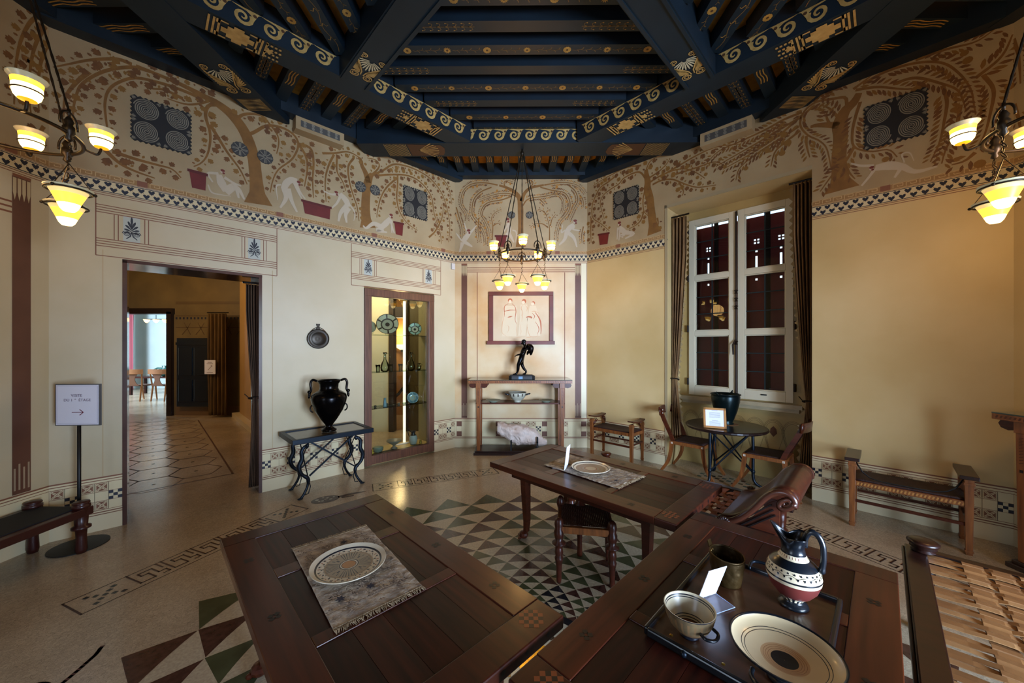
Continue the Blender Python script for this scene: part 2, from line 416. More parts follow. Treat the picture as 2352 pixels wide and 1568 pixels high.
# teal and white squares at the round table
m = MB(); random.seed(3)
for i in range(11):
    for j in range(4):
        if (i+j) % 2 == 0:
            c = Vector((2.36, 4.63))+Vector((.707, -.707))*(i*.062)+Vector((.707, .707))*(j*.055-.1)
            s = .023
            m.add([(c.x-s*1.4, c.y, .0016), (c.x, c.y-s*1.4, .0016), (c.x+s*1.4, c.y, .0016), (c.x, c.y+s*1.4, .0016)], [(0, 1, 2, 3)], (i//2) % 2)
m.build('square_pattern_strip', [mat('mosaic_teal', '#31524e', .25), MK], floor)
# fish like dark motif next to the bronze table, curl at far left
m = MB(); c = Vector((-1.98, 3.83)); d = Vector((.86, .5)); q = Vector((-.5, .86))
n = 24; pl = [c+d*.135*math.cos(2*PI*i/n)+q*.095*math.sin(2*PI*i/n) for i in range(n)]
m.add([(p.x, p.y, .0016) for p in pl], [tuple(range(n))], 0)
def flat(m, pts, z, mi=0): m.add([(p.x, p.y, z) for p in pts], [tuple(range(len(pts)))], mi)
flat(m, [c+d*.12-q*.02, c+d*.24-q*.005, c+d*.40+q*.012, c+d*.40+q*.03, c+d*.25+q*.05, c+d*.12+q*.03], .0016)
flat(m, [c+d*.15-q*.05, c+d*.27-q*.05, c+d*.27-q*.025, c+d*.15-q*.02], .0017)
for (a, b, r) in ((-.08, .02, .018), (-.03, -.03, .014), (.02, .03, .013), (.05, -.02, .016), (-.06, -.03, .012), (.0, .0, .012), (.08, .03, .011), (-.02, .055, .011)):
    p0 = c+d*a+q*b; flat(m, [Vector((p0.x+r*math.cos(k), p0.y+r*math.sin(k))) for k in [2*PI*i/10 for i in range(10)]], .0022, 1)
m.build('ray_fish_motif', [MLN, MW], floor)
m = MB()
P = spline([(-1.97, 1.55), (-1.93, 1.64), (-1.85, 1.62), (-1.88, 1.52), (-1.99, 1.46), (-1.94, 1.62), (-1.98, 1.80), (-2.02, 1.95)], 8)
P = spline([(-2.35, 1.60), (-2.27, 1.72), (-2.18, 1.70), (-2.22, 1.60), (-2.32, 1.52), (-2.16, 1.66), (-2.17, 1.86), (-2.20, 1.94)], 8)
rib2(m, P, .018, .0016); m.build('curl_motif', mat('mosaic_red_curl', '#4e1f18', .3), floor)
# polished plain floor and hexagon net in the passage
m = MB()
hx = .42
def hexline(cx, cy):
    pts = [Vector((cx+hx*.62*math.cos(PI/3*i+PI/6)*1.15, cy+hx*.62*math.sin(PI/3*i+PI/6))) for i in range(7)]
    R45 = Matrix.Rotation(math.radians(-45), 2)
    pts = [R45 @ p + Vector((-4.35, 5.55)) for p in pts]
    if all(p.x+p.y < 1.03 and (p.x-p.y) < -8.0 for p in pts): rib2(m, pts, .012, .0015)
for i in range(-8, 9):
    for j in range(-2, 12): hexline(i*hx*1.24+(j % 2)*hx*.62, -1.6+j*hx*.93)
rib2(m, [(-3.55, 4.60), (-6.9, 7.95)], .02, .0015); rib2(m, [(-3.55, 4.60), (-5.1, 3.05)], .02, .0015)
m.build('hexagon_net', mat('mosaic_net_line', '#5a4030', .3), floor)
m = MB()
for i in range(-8, 9):
    for j in range(-2, 12):
        p = Vector((i*hx*1.24+(j % 2)*hx*.62, -1.6+j*hx*.93)); p = Matrix.Rotation(math.radians(-45), 2) @ p + Vector((-4.35, 5.55))
        if p.x+p.y < .9 and p.x-p.y < -8.3:
            for a in (0, PI/2):
                d = Vector((math.cos(a), math.sin(a)))*.03; q = Vector((-d.y, d.x))*.35
                flat(m, [p-d, p+q, p+d, p-q], .0015)
m.build('small_star_motifs', MG, floor)
# ================================================================== PAINTED WALL DECORATION (flat paint on the walls)
class Deco(MB):
    def __init__(s, w): MB.__init__(s); s.w = w; s.q = 0
    def j(s): s.q = (s.q+1) % 24; return s.q*4e-5
    def poly(s, pts, o=.0015, mi=0): s.add([s.w.P(p[0], p[1], o) for p in pts], [tuple(range(len(pts)))], mi)
    def rect(s, u0, u1, z0, z1, o=.0015, mi=0): s.poly([(u0, z0), (u1, z0), (u1, z1), (u0, z1)], o, mi)
    def rib(s, P, w0, w1=None, o=.0015, mi=0):
        N = len(P); w1 = w0 if w1 is None else w1; vs = []
        for i, p in enumerate(P):
            t = (P[min(i+1, N-1)]-P[max(i-1, 0)])
            if t.length < 1e-9: t = Vector((1, 0))
            t.normalize(); q = Vector((-t.y, t.x)); w = (w0+(w1-w0)*i/max(1, N-1))/2
            vs += [s.w.P(p.x-q.x*w, p.y-q.y*w, o), s.w.P(p.x+q.x*w, p.y+q.y*w, o)]
        s.add(vs, [(2*i, 2*i+2, 2*i+3, 2*i+1) for i in range(N-1)], mi)
    def ribw(s, P, ws, o=.0015, mi=0):
        N = len(P); vs = []
        for i, p in enumerate(P):
            t = (P[min(i+1, N-1)]-P[max(i-1, 0)]).normalized(); q = Vector((-t.y, t.x))
            f = i/(N-1)*(len(ws)-1); k = min(int(f), len(ws)-2); w = (ws[k]+(ws[k+1]-ws[k])*(f-k))/2
            vs += [s.w.P(p.x-q.x*w, p.y-q.y*w, o), s.w.P(p.x+q.x*w, p.y+q.y*w, o)]
        s.add(vs, [(2*i, 2*i+2, 2*i+3, 2*i+1) for i in range(N-1)], mi)
    def disc(s, c, r, o=.0015, mi=0, n=14, ry=None):
        ry = r if ry is None else ry
        s.poly([(c[0]+r*math.cos(2*PI*i/n), c[1]+ry*math.sin(2*PI*i/n)) for i in range(n)], o, mi)
def grape_leaf(D, p, t, L, mi):
    q = Vector((-t.y, t.x))
    sh = [(0, 0), (.25, .32), (.55, .48), (.62, .28), (.85, .34), (.86, .12), (1, .04), (.86, -.12), (.85, -.34), (.62, -.28), (.55, -.48), (.25, -.32)]
    D.poly([p+t*a*L+q*b*L for a, b in sh], .0028+D.j(), mi)
def lens_leaf(D, p, t, L, mi, w=.17):
    q = Vector((-t.y, t.x)); D.poly([p, p+t*.35*L+q*w*L, p+t*.75*L+q*w*.8*L, p+t*L, p+t*.75*L-q*w*.8*L, p+t*.35*L-q*w*L], .0028+D.j(), mi)
def branch(D, pts, w0=.03, w1=.008, style='grape', leaf=.06, start=.12, step=None, leaves=True):
    P = resample(spline([D.w.px(*p) for p in pts], 8), .03)
    D.rib(P, w0, w1, .0016+D.j(), 0)
    if not leaves: return
    step = step or (leaf*.8 if style == 'grape' else leaf*.5)
    Q_ = resample(P, step); n = len(Q_)
    for i in range(int(n*start)+1, n):
        t = (Q_[i]-Q_[i-1]).normalized(); q = Vector((-t.y, t.x)); L = leaf*(1-.35*i/n)*random.uniform(.85, 1.12)
        for sd in (1, -1):
            ww = (w0+(w1-w0)*i/n)/2
            if style == 'grape':
                b = Q_[i]+q*sd*(ww+.010)
                if (i+(sd > 0)) % 2: grape_leaf(D, b, (t*.55+q*sd).normalized(), L, random.choice((1, 1, 2)))
                else: lens_leaf(D, b, (t*.4+q*sd).normalized(), L*.5, random.choice((1, 2)), .3)
            else:
                b = Q_[i]+q*sd*(ww+.012)+t*(leaf*.2 if sd > 0 else 0)
                lens_leaf(D, b, (t*.8+q*sd*.75).normalized(), L, random.choice((1, 1, 2)))
                if random.random() < .035: D.disc(b+q*sd*L*.8, L*.42, .0039, 2, 10)
def trunk(D, pts, ws, o=.0018):
    P = resample(spline([D.w.px(*p) for p in pts], 8), .03); D.ribw(P, ws, .0027, 0)
def crop(ox, oy, s): return lambda *pp: [(ox+a/s, oy+b/s) for a, b in pp]

random.seed(11)
LM = [OCHRE, OCHRED, mat('paint_leaf_ochre', '#7f5a26', .7)]
# --- back left wall
def fresco_ground(w, parent, z0=3.12, z1=4.27):
    D = Deco(w)
    if w is WR: D.rect(0, NICHE[0], z0, z1, .0006); D.rect(NICHE[1], w.L, z0, z1, .0006); D.rect(NICHE[0], NICHE[1], 3.46, z1, .0006)
    else: D.rect(0, w.L, z0, z1, .0006)
    D.build('fresco_ground', FRESCO, parent)
for w, p in ((WL, wall_back_left), (WR, wall_back_right), (WSL, wall_left), (WSR, wall_right)): fresco_ground(w, p)
fresco_ground(WB, wall_back)
D = Deco(WL)
trunk(D, [(594, 469), (590, 430), (586, 390), (582, 361), (565, 310), (537, 269), (499, 238), (465, 220), (413, 193), (344, 164), (303, 148)], [.26, .14, .12, .115, .115, .11, .105, .10, .08, .06, .045, .035, .03, .03])
G = [[(303, 148), (269, 136), (207, 138), (155, 148), (120, 155)], [(420, 227), (379, 207), (344, 203), (325, 190)], [(344, 164), (310, 155), (262, 158), (220, 172), (186, 196), (174, 224), (169, 248), (166, 290)],
     [(465, 227), (412, 205), (362, 189), (310, 179), (269, 191), (248, 210), (241, 238), (243, 269), (248, 303), (258, 348)], [(499, 241), (479, 243), (472, 265), (482, 303), (482, 331), (475, 358), (461, 375), (441, 384)],
     [(482, 286), (499, 313), (523, 351), (551, 389), (568, 424)], [(551, 293), (547, 272), (565, 262), (599, 265), (620, 286), (637, 310), (640, 331), (634, 358)],
     [(568, 310), (585, 303), (613, 289), (647, 293), (675, 310), (685, 334), (671, 365), (640, 389), (627, 413), (620, 444)], [(685, 330), (702, 358), (706, 386), (699, 430)], [(685, 330), (713, 341), (720, 372), (718, 413), (720, 458)],
     [(258, 348), (310, 365), (362, 379), (396, 389), (420, 413)], [(241, 344), (275, 375), (310, 393), (358, 410)], [(440, 205), (480, 225), (470, 235), (430, 240), (380, 225)], [(205, 165), (175, 190), (150, 225), (146, 270)],
     [(280, 110), (330, 128), (390, 160), (450, 190), (490, 215)], [(740, 352), (767, 352), (800, 349), (828, 365), (835, 385)], [(767, 355), (754, 382), (747, 415), (749, 466)], [(774, 355), (774, 393), (787, 417), (796, 444)], [(813, 362), (800, 382), (802, 415), (811, 448), (820, 475), (825, 510)],
     [(851, 404), (867, 389), (871, 378), (862, 367), (840, 362)], [(856, 402), (880, 391), (902, 378), (928, 380), (960, 392), (990, 412), (1015, 445), (1028, 485), (1033, 520), (1030, 560)], [(860, 404), (895, 401), (935, 403), (965, 418), (990, 450), (997, 490), (1010, 530), (1014, 560)],
     [(913, 402), (913, 426), (911, 453), (917, 484), (935, 512), (960, 530)], [(913, 408), (889, 429), (875, 453), (867, 484), (865, 504)], [(940, 376), (980, 385), (1010, 405), (1030, 430), (1038, 470)], [(985, 545), (1000, 530), (1015, 500), (1018, 470)]]
for g in G[:15]: branch(D, g, .034, .01, leaf=.078)
for g in G[15:]: branch(D, g, .028, .01, leaf=.07)
trunk(D, [(845, 523), (840, 493), (840, 459), (844, 422), (851, 404), (858, 398)], [.22, .13, .12, .115, .11, .11, .10, .05])
trunk(D, [(846, 420), (840, 398), (831, 380), (829, 368), (818, 358)], [.07, .07, .05, .04])
D.build('painted_trees', LM, wall_back_left)
# --- back wall
D = Deco(WB)
trunk(D, [(1196, 567), (1196, 523), (1196, 496), (1195, 469), (1191, 451), (1179, 439), (1161, 430), (1143, 425)], [.16, .085, .08, .09, .07, .05, .03])
trunk(D, [(1198, 462), (1203, 447), (1212, 436), (1223, 430), (1250, 425)], [.06, .05, .04, .03])
for g in [[(1143, 425), (1116, 420), (1089, 421), (1071, 430), (1061, 446), (1059, 469), (1071, 491), (1073, 505)], [(1250, 425), (1286, 419), (1312, 421), (1330, 428), (1345, 445)], [(1241, 430), (1268, 437), (1295, 442), (1307, 457), (1309, 476), (1300, 494), (1286, 510), (1279, 532), (1277, 551)],
          [(1303, 423), (1321, 439), (1327, 460), (1318, 480), (1307, 505)], [(1332, 448), (1339, 460), (1341, 480)], [(1200, 473), (1214, 457), (1250, 451), (1279, 446), (1293, 457), (1295, 476), (1289, 494)], [(1191, 455), (1175, 446), (1152, 444), (1125, 450), (1098, 460)],
          [(1175, 451), (1152, 459), (1125, 464), (1111, 473), (1104, 491), (1114, 509), (1123, 532), (1123, 559)], [(1129, 430), (1104, 441), (1088, 459), (1084, 487), (1089, 501), (1104, 519), (1114, 541), (1116, 564)], [(1048, 476), (1055, 501), (1061, 523), (1062, 550)], [(1160, 430), (1158, 418), (1168, 415), (1180, 418)], [(1215, 432), (1224, 422), (1220, 414), (1205, 416)],
          [(1340, 520), (1336, 540), (1337, 562)], [(1240, 458), (1250, 468), (1253, 472)], [(1100, 500), (1098, 530), (1102, 560)]]:
    branch(D, g, .022, .007, 'willow', leaf=.05)
for g in [[(1130, 559), (1132, 519), (1129, 501), (1136, 489), (1152, 480)], [(1132, 519), (1142, 513), (1152, 512)], [(1262, 559), (1262, 523), (1257, 501), (1254, 487), (1268, 478)], [(1259, 523), (1246, 514), (1230, 514), (1214, 525)], [(1264, 519), (1268, 503), (1277, 491)], [(1256, 495), (1246, 484), (1232, 480)]]:
    branch(D, g, .02, .006, 'willow', leaf=.045, start=.4, step=.05)
D.build('painted_trees', [OCHRE, OCHRED, mat('paint_orange_ochre', '#a06c28', .7)], wall_back)
# --- back right wall
D = Deco(WR)
trunk(D, [(1503, 536), (1497, 494), (1493, 459), (1487, 433), (1488, 418), (1485, 402), (1484, 388)], [.20, .115, .11, .105, .11, .10, .08, .05])
for g in [[(1484, 400), (1486, 385), (1495, 369), (1513, 359)], [(1483, 410), (1471, 396), (1454, 398), (1432, 410), (1422, 422), (1405, 433), (1387, 447), (1379, 463), (1381, 480), (1389, 504)], [(1473, 380), (1442, 384), (1415, 396), (1389, 410), (1366, 424), (1360, 431)],
          [(1420, 400), (1397, 418), (1379, 431), (1366, 455), (1360, 475), (1362, 500), (1381, 514), (1401, 531)], [(1487, 422), (1481, 439), (1477, 459), (1479, 484), (1489, 496)], [(1479, 484), (1473, 504), (1462, 516), (1444, 526)], [(1358, 500), (1357, 530), (1358, 560)],
          [(1491, 420), (1509, 408), (1530, 398), (1552, 390), (1575, 388), (1600, 397), (1620, 410)], [(1499, 424), (1520, 414), (1544, 412), (1562, 418), (1580, 425), (1605, 430), (1650, 424)], [(1489, 410), (1513, 394), (1530, 378), (1540, 362)], [(1530, 398), (1560, 380), (1604, 355), (1648, 337), (1707, 330)],
          [(1552, 400), (1600, 385), (1640, 372), (1665, 380)], [(1510, 500), (1512, 515), (1507, 525)], [(1560, 418), (1570, 440), (1563, 455)]]:
    branch(D, g, .026, .009, leaf=.08)
trunk(D, [(1932, 437), (1929, 400), (1927, 362), (1931, 310), (1929, 284), (1941, 255), (1962, 234), (1974, 212)], [.27, .14, .12, .115, .11, .11, .12, .10, .08, .05])
trunk(D, [(1927, 288), (1905, 287), (1875, 288), (1855, 294)], [.07, .05, .03])
for g in [[(1842, 258), (1800, 275), (1760, 297), (1700, 325), (1650, 348), (1615, 385)], [(1842, 268), (1800, 292), (1740, 328), (1680, 362), (1640, 385)], [(1835, 290), (1790, 320), (1740, 352), (1700, 385), (1690, 415)], [(1845, 262), (1790, 310), (1730, 350), (1655, 392)], [(1838, 300), (1800, 330), (1780, 350), (1770, 385)],
          [(1945, 241), (1941, 224), (1914, 227), (1876, 234), (1848, 255), (1838, 286), (1855, 310), (1883, 324), (1900, 344), (1910, 392)], [(1924, 268), (1903, 248), (1879, 240)], [(1905, 285), (1898, 265), (1905, 248)], [(1852, 312), (1853, 335), (1860, 362)],
          [(1965, 207), (2017, 200), (2086, 205), (2137, 193)], [(1982, 193), (2034, 165), (2103, 145), (2165, 145), (2206, 172), (2230, 207), (2237, 241), (2242, 270)], [(2051, 193), (2103, 179), (2165, 193), (2199, 207), (2213, 234), (2220, 262)], [(2103, 138), (2172, 114), (2241, 96), (2292, 62)],
          [(2165, 196), (2175, 234), (2168, 282), (2158, 327), (2137, 372)], [(1976, 234), (1965, 269), (1958, 303), (1962, 337), (2000, 348), (2041, 344), (2062, 362)], [(1962, 337), (1941, 372), (1914, 399), (1883, 441)], [(2206, 241), (2196, 293), (2172, 344), (2162, 379)], [(2258, 172), (2282, 207), (2275, 258), (2261, 310), (2241, 344)],
          [(1960, 205), (2000, 175), (2010, 165)], [(1940, 372), (1950, 395), (1965, 412)], [(2240, 180), (2300, 130), (2330, 70)], [(2240, 350), (2215, 370), (2180, 380)], [(1870, 235), (1900, 205), (1945, 190)]]:
    branch(D, g, .028, .009, 'willow', leaf=.085)
D.build('painted_trees', [OCHRE, OCHRED, mat('paint_leaf_ochre', '#7f5a26', .7)], wall_back_right)

D = Deco(WSL)
for g in [[(104, 60), (82, 100), (70, 150), (66, 215), (72, 270)], [(104, 110), (92, 150), (86, 210), (90, 260)], [(104, 30), (70, 50), (45, 100), (34, 170), (32, 240)], [(100, 290), (80, 320), (60, 340)]]: branch(D, g, .028, .01, leaf=.075)
D.build('painted_trees', LM, wall_left)
D = Deco(WSR)
for g in [[(2328, 90), (2340, 130), (2345, 200)], [(2330, 240), (2342, 280), (2348, 330)]]: branch(D, g, .028, .01, 'willow', leaf=.08)
D.build('painted_trees', LM, wall_right)
# --- painted figures
def pxr(w, x, y): return (w.px(x+1, y)-w.px(x, y)).length
def figure(D, cr, limbs, head, tail=None):
    for pts, ws in limbs:
        P = cr(*pts); sc = abs(D.w.px(P[0][0], P[0][1]+1)[1]-D.w.px(*P[0])[1])
        D.ribw(spline([D.w.px(*p) for p in P], 5), [q*sc for q in ws], .0040+D.j(), 0)
    c = D.w.px(*cr(head)[0]); sc = abs(D.w.px(cr(head)[0][0], cr(head)[0][1]+1)[1]-c[1])
    D.disc(c, 4*sc, .0052, 0); D.disc(c+Vector((.6*sc, 2.5*sc)), 4.2*sc, .0054, 1, 12, 3*sc); D.disc(c+Vector((2.2*sc, -3*sc)), 2.4*sc, .0054, 1, 9)
    if tail:
        D.ribw(spline([D.w.px(*p) for p in cr(*tail)], 5), [2.5*sc, 3.5*sc, 2.5*sc, 1.*sc], .0038, 0)
FM = [WHT, mat('paint_dull_red_hair', '#6b2d22', .6), mat('paint_white_wash', '#b9a990', .6)]
D = Deco(WL); c5 = crop(420, 360, 4.523)
figure(D, c5, [([(375, 185), (400, 270), (450, 360)], [10, 17, 13]), ([(440, 350), (540, 300), (580, 430)], [13, 10, 4]), ([(450, 375), (560, 320), (640, 445)], [13, 9, 4]), ([(370, 175), (260, 175), (310, 265)], [6, 5, 3]), ([(430, 215), (520, 270), (605, 305)], [7, 5, 3])], (410, 155), [(260, 290), (300, 370), (400, 395), (500, 410)])
figure(D, c5, [([(1045, 340), (1075, 275), (1130, 240), (1190, 250)], [12, 14, 13, 9]), ([(1050, 330), (1070, 430), (1010, 530)], [12, 9, 4]), ([(1090, 330), (1130, 460), (1185, 575)], [12, 8, 4]), ([(1150, 260), (1200, 370), (1235, 435)], [6, 5, 3]), ([(1170, 260), (1220, 370), (1270, 440)], [5, 4, 3])], (1200, 275), [(1020, 290), (970, 310), (985, 450)])
figure(D, c5, [([(1630, 385), (1690, 450), (1720, 520)], [10, 14, 12]), ([(1705, 510), (1640, 580), (1615, 670)], [12, 8, 4]), ([(1720, 530), (1690, 600), (1700, 685)], [12, 8, 4]), ([(1640, 400), (1600, 480), (1550, 530)], [6, 5, 3]), ([(1620, 390), (1540, 390), (1460, 355)], [6, 4, 3])], (1590, 380), [(1730, 490), (1785, 580), (1775, 665)])
figure(D, c5, [([(2155, 640), (2110, 690), (2060, 735)], [9, 13, 11]), ([(2060, 725), (1980, 695), (1905, 740), (1870, 715)], [11, 9, 5, 3]), ([(2080, 745), (2015, 765), (2120, 785)], [10, 8, 3]), ([(2165, 655), (2170, 790)], [5, 3]), ([(2150, 655), (2195, 795)], [5, 3])], (2160, 615))
D.build('painted_satyrs', FM, wall_back_left)
D = Deco(WB); cb = crop(1000, 380, 5.6)
figure(D, cb, [([(440, 870), (390, 930), (350, 985)], [9, 12, 10]), ([(360, 975), (420, 1010), (475, 1045)], [9, 7, 3]), ([(350, 990), (330, 1060), (310, 1115)], [9, 6, 3]), ([(440, 880), (490, 820), (530, 770)], [5, 4, 2]), ([(430, 870), (390, 800), (375, 740)], [4, 3, 2])], (425, 850), [(340, 970), (290, 900), (270, 870)])
figure(D, cb, [([(930, 740), (950, 800), (940, 880)], [7, 9, 8]), ([(945, 870), (980, 930), (1010, 990)], [8, 6, 3]), ([(930, 870), (910, 930), (930, 1000)], [8, 6, 3]), ([(930, 760), (900, 820), (870, 870)], [4, 3, 2])], (925, 705), [(990, 830), (1040, 860), (1030, 990)])
figure(D, cb, [([(1785, 760), (1730, 800), (1685, 855)], [9, 12, 10]), ([(1690, 850), (1660, 950), (1590, 1025)], [10, 7, 3]), ([(1700, 860), (1780, 930), (1820, 1050)], [10, 7, 3]), ([(1785, 790), (1770, 820), (1860, 840)], [5, 4, 2])], (1795, 725), [(1670, 830), (1620, 860), (1640, 760)])
D.build('painted_satyrs', FM, wall_back)
D = Deco(WR); c6 = crop(1340, 300, 4.9); c3 = crop(1552, 0, 2.904)
figure(D, c6, [([(405, 1085), (440, 1120), (480, 1155)], [8, 12, 10]), ([(475, 1145), (565, 1160), (470, 1215)], [10, 7, 3]), ([(470, 1165), (420, 1180), (450, 1200)], [7, 5, 3]), ([(390, 1090), (380, 1225)], [5, 3]), ([(415, 1110), (400, 1235)], [5, 3])], (405, 1050))
figure(D, c3, [([(1330, 1120), (1430, 1105), (1525, 1115)], [13, 19, 13]), ([(1510, 1110), (1600, 1145), (1745, 1110)], [13, 9, 4]), ([(1500, 1125), (1460, 1185)], [8, 4]), ([(1330, 1125), (1290, 1180), (1240, 1240)], [7, 5, 4]), ([(1320, 1105), (1230, 1105), (1170, 1090)], [6, 5, 3])], (1305, 1125), [(1525, 1085), (1510, 1030), (1560, 1020), (1590, 1075)])
D.build('painted_satyrs', FM, wall_back_right)
def tubs(w, parent, L):
    D = Deco(w)
    for q in L:
        P = [w.px(*p) for p in q]; D.poly(P, .0056, 0)
        a, b = P[0], P[1]; d = Vector((0, -.022)); D.poly([a+Vector((-.012, .006)), b+Vector((.012, .006)), b+d+Vector((.012, 0)), a+d+Vector((-.012, 0))], .0060, 1)
    D.build('painted_tubs', [RED, mat('paint_red_rim', '#541a15', .55)], parent)
tubs(WL, wall_back_left, [[(434, 389), (474, 400), (472, 438), (441, 431)], [(694, 459), (759, 476), (757, 504), (700, 490)], [(905, 509), (926, 513), (924, 542), (909, 538)]])
tubs(WB, wall_back, [[(1138, 541), (1164, 541), (1160, 568), (1144, 566)]])
tubs(WR, wall_back_right, [[(1375, 538), (1399, 534), (1396, 560), (1378, 563)]])

# --- carved spiral panels (slightly proud of the wall), rosettes
def spiral_panel(w, parent, c4, cols=2, rows=2, nm='spiral_panel', mt=(RELIEF, RELIEFL), turns=6, bar=True, base=True):
    P = [w.px(*p) for p in c4]; u0 = (P[0].x+P[3].x)/2; u1 = (P[1].x+P[2].x)/2; z1 = (P[0].y+P[1].y)/2; z0 = (P[2].y+P[3].y)/2
    D = Deco(w); W_, H_ = u1-u0, z1-z0; e = .012
    # jagged outline
    N = 22; pl = []
    def edge(a, b, nx, nz):
        for i in range(N):
            t = i/N; k = e if i % 2 else -e*.2
            pl.append((a[0]+(b[0]-a[0])*t+nx*k, a[1]+(b[1]-a[1])*t+nz*k))
    edge((u0, z0), (u1, z0), 0, -1); edge((u1, z0), (u1, z1), 1, 0); edge((u1, z1), (u0, z1), 0, 1); edge((u0, z1), (u0, z0), -1, 0)
    if base: D.prism(pl, .002, .012, lambda a, b, h: w.P(a, b, h), 0)
    cw, ch = W_/cols, H_/rows; bw = W_*.045 if bar else 0
    for i in range(cols):
        for j in range(rows):
            cx = u0+cw*(i+.5)+(bw*.35*(-1 if i < cols/2 else 1) if bar else 0); cz = z0+ch*(j+.5); rx = (cw-bw)*.475; rz = ch*.475
            sp = []; nn = 26*turns
            for k in range(nn):
                a = 2*PI*k/26; f = .06+.94*k/nn; sp.append(Vector((cx+rx*f*math.cos(a+j*PI), cz+rz*f*math.sin(a+j*PI))))
            D.rib(sp, rx*.085, rx*.09, .0135, 1)
            # palmette fans in the corners of each cell
            for (sx, sz) in ((1, 1), (1, -1), (-1, 1), (-1, -1)):
                q0 = Vector((cx+sx*cw*.5*.98-(bw*sx*0), cz+sz*ch*.5))
                if (sx > 0) == (i < cols/2) and (sz > 0) == (j < rows/2): continue
                for k in range(4):
                    an = math.atan2(-sz, -sx)+(k-1.5)*.26
                    D.ribw([q0+Vector((math.cos(an), math.sin(an)))*rx*t for t in (.04, .25, .42)], [rx*.03, rx*.09, rx*.02], .0136, 1)
    return D.build(nm, list(mt), parent, label='dark carved panel with %s spirals' % ('four' if cols == 2 else 'many small'))
spiral_panel(WL, wall_back_left, [(303, 219), (437, 263), (437, 355), (303, 320)])
spiral_panel(WL, wall_back_left, [(926, 428), (981, 441), (979, 506), (927, 494)])
spiral_panel(WR, wall_back_right, [(1410, 444), (1467, 425), (1466, 489), (1411, 505)])
spiral_panel(WR, wall_back_right, [(1986, 246), (2128, 206), (2128, 306), (1988, 345)])
def rosette(w, parent, x, y, r=.085):
    c = w.px(x, y); D = Deco(w); n = 28
    D.prism([(c.x+r*(1+.06*(i % 2))*math.cos(2*PI*i/n), c.y+r*(1+.06*(i % 2))*math.sin(2*PI*i/n)) for i in range(n)], .002, .01, lambda a, b, h: w.P(a, b, h), 0)
    for k in range(8):
        a = k*PI/4; d = Vector((math.cos(a), math.sin(a)))
        D.rib([c+d*r*.25, c+d*r*.6, c+d*r*.92], r*(.20 if k % 2 == 0 else .1), r*(.30 if k % 2 == 0 else .1), .0115, 1)
    D.rib([c+Vector((math.cos(2*PI*i/16), math.sin(2*PI*i/16)))*r*.2 for i in range(17)], r*.08, None, .0115, 1)
    for k in range(4):
        d = Vector((math.cos(k*PI/2), math.sin(k*PI/2))); D.rib([c+d*r*.3, c+d*r*1.1], r*.06, r*.06, .0125, 0)
    D.build('carved_rosette', [mat('rosette_dark', '#3a3835', .6), RELIEFL], parent)
for x, y in ((551, 343), (609, 361), (828, 429), (861, 437)): rosette(WL, wall_back_left, x, y, .072 if x < 700 else .066)
for x, y in ((1175, 494), (1216, 494)): rosette(WB, wall_back, x, y, .055)
# cream blocks that step up into the wall plate, with small spirals
def step_block(w, parent, u0, u1, z0, z1, cols):
    D = Deco(w); D.prism([(u0, z0), (u1, z0), (u1, z1), (u0, z1)], .001, .135, lambda a, b, h: w.P(a, b, h), 0)
    o = D.build('plaster_block', FRESCO, parent)
    D = Deco(w); 
    m_ = .05; N = cols
    D.prism([(u0+m_, z0+.04), (u1-m_, z0+.04), (u1-m_, z1-.035), (u0+m_, z1-.035)], .1355, .137, lambda a, b, h: w.P(a, b, h), 0)
    for i in range(N):
        for j in range(2):
            cx = u0+m_+(u1-u0-2*m_)*(i+.5)/N; cz = z0+.04+(z1-z0-.075)*(j+.5)/2; r = (z1-z0-.075)*.24
            D.rib([Vector((cx+r*(.15+.85*k/34)*math.cos(k*.45), cz+r*(.15+.85*k/34)*math.sin(k*.45))) for k in range(35)], .005, .005, .1385, 1)
    D.build('spiral_strip', [mat('strip_grey_blue', '#4a4844', .6), mat('strip_light_line', '#7f7a6c', .6)], parent)

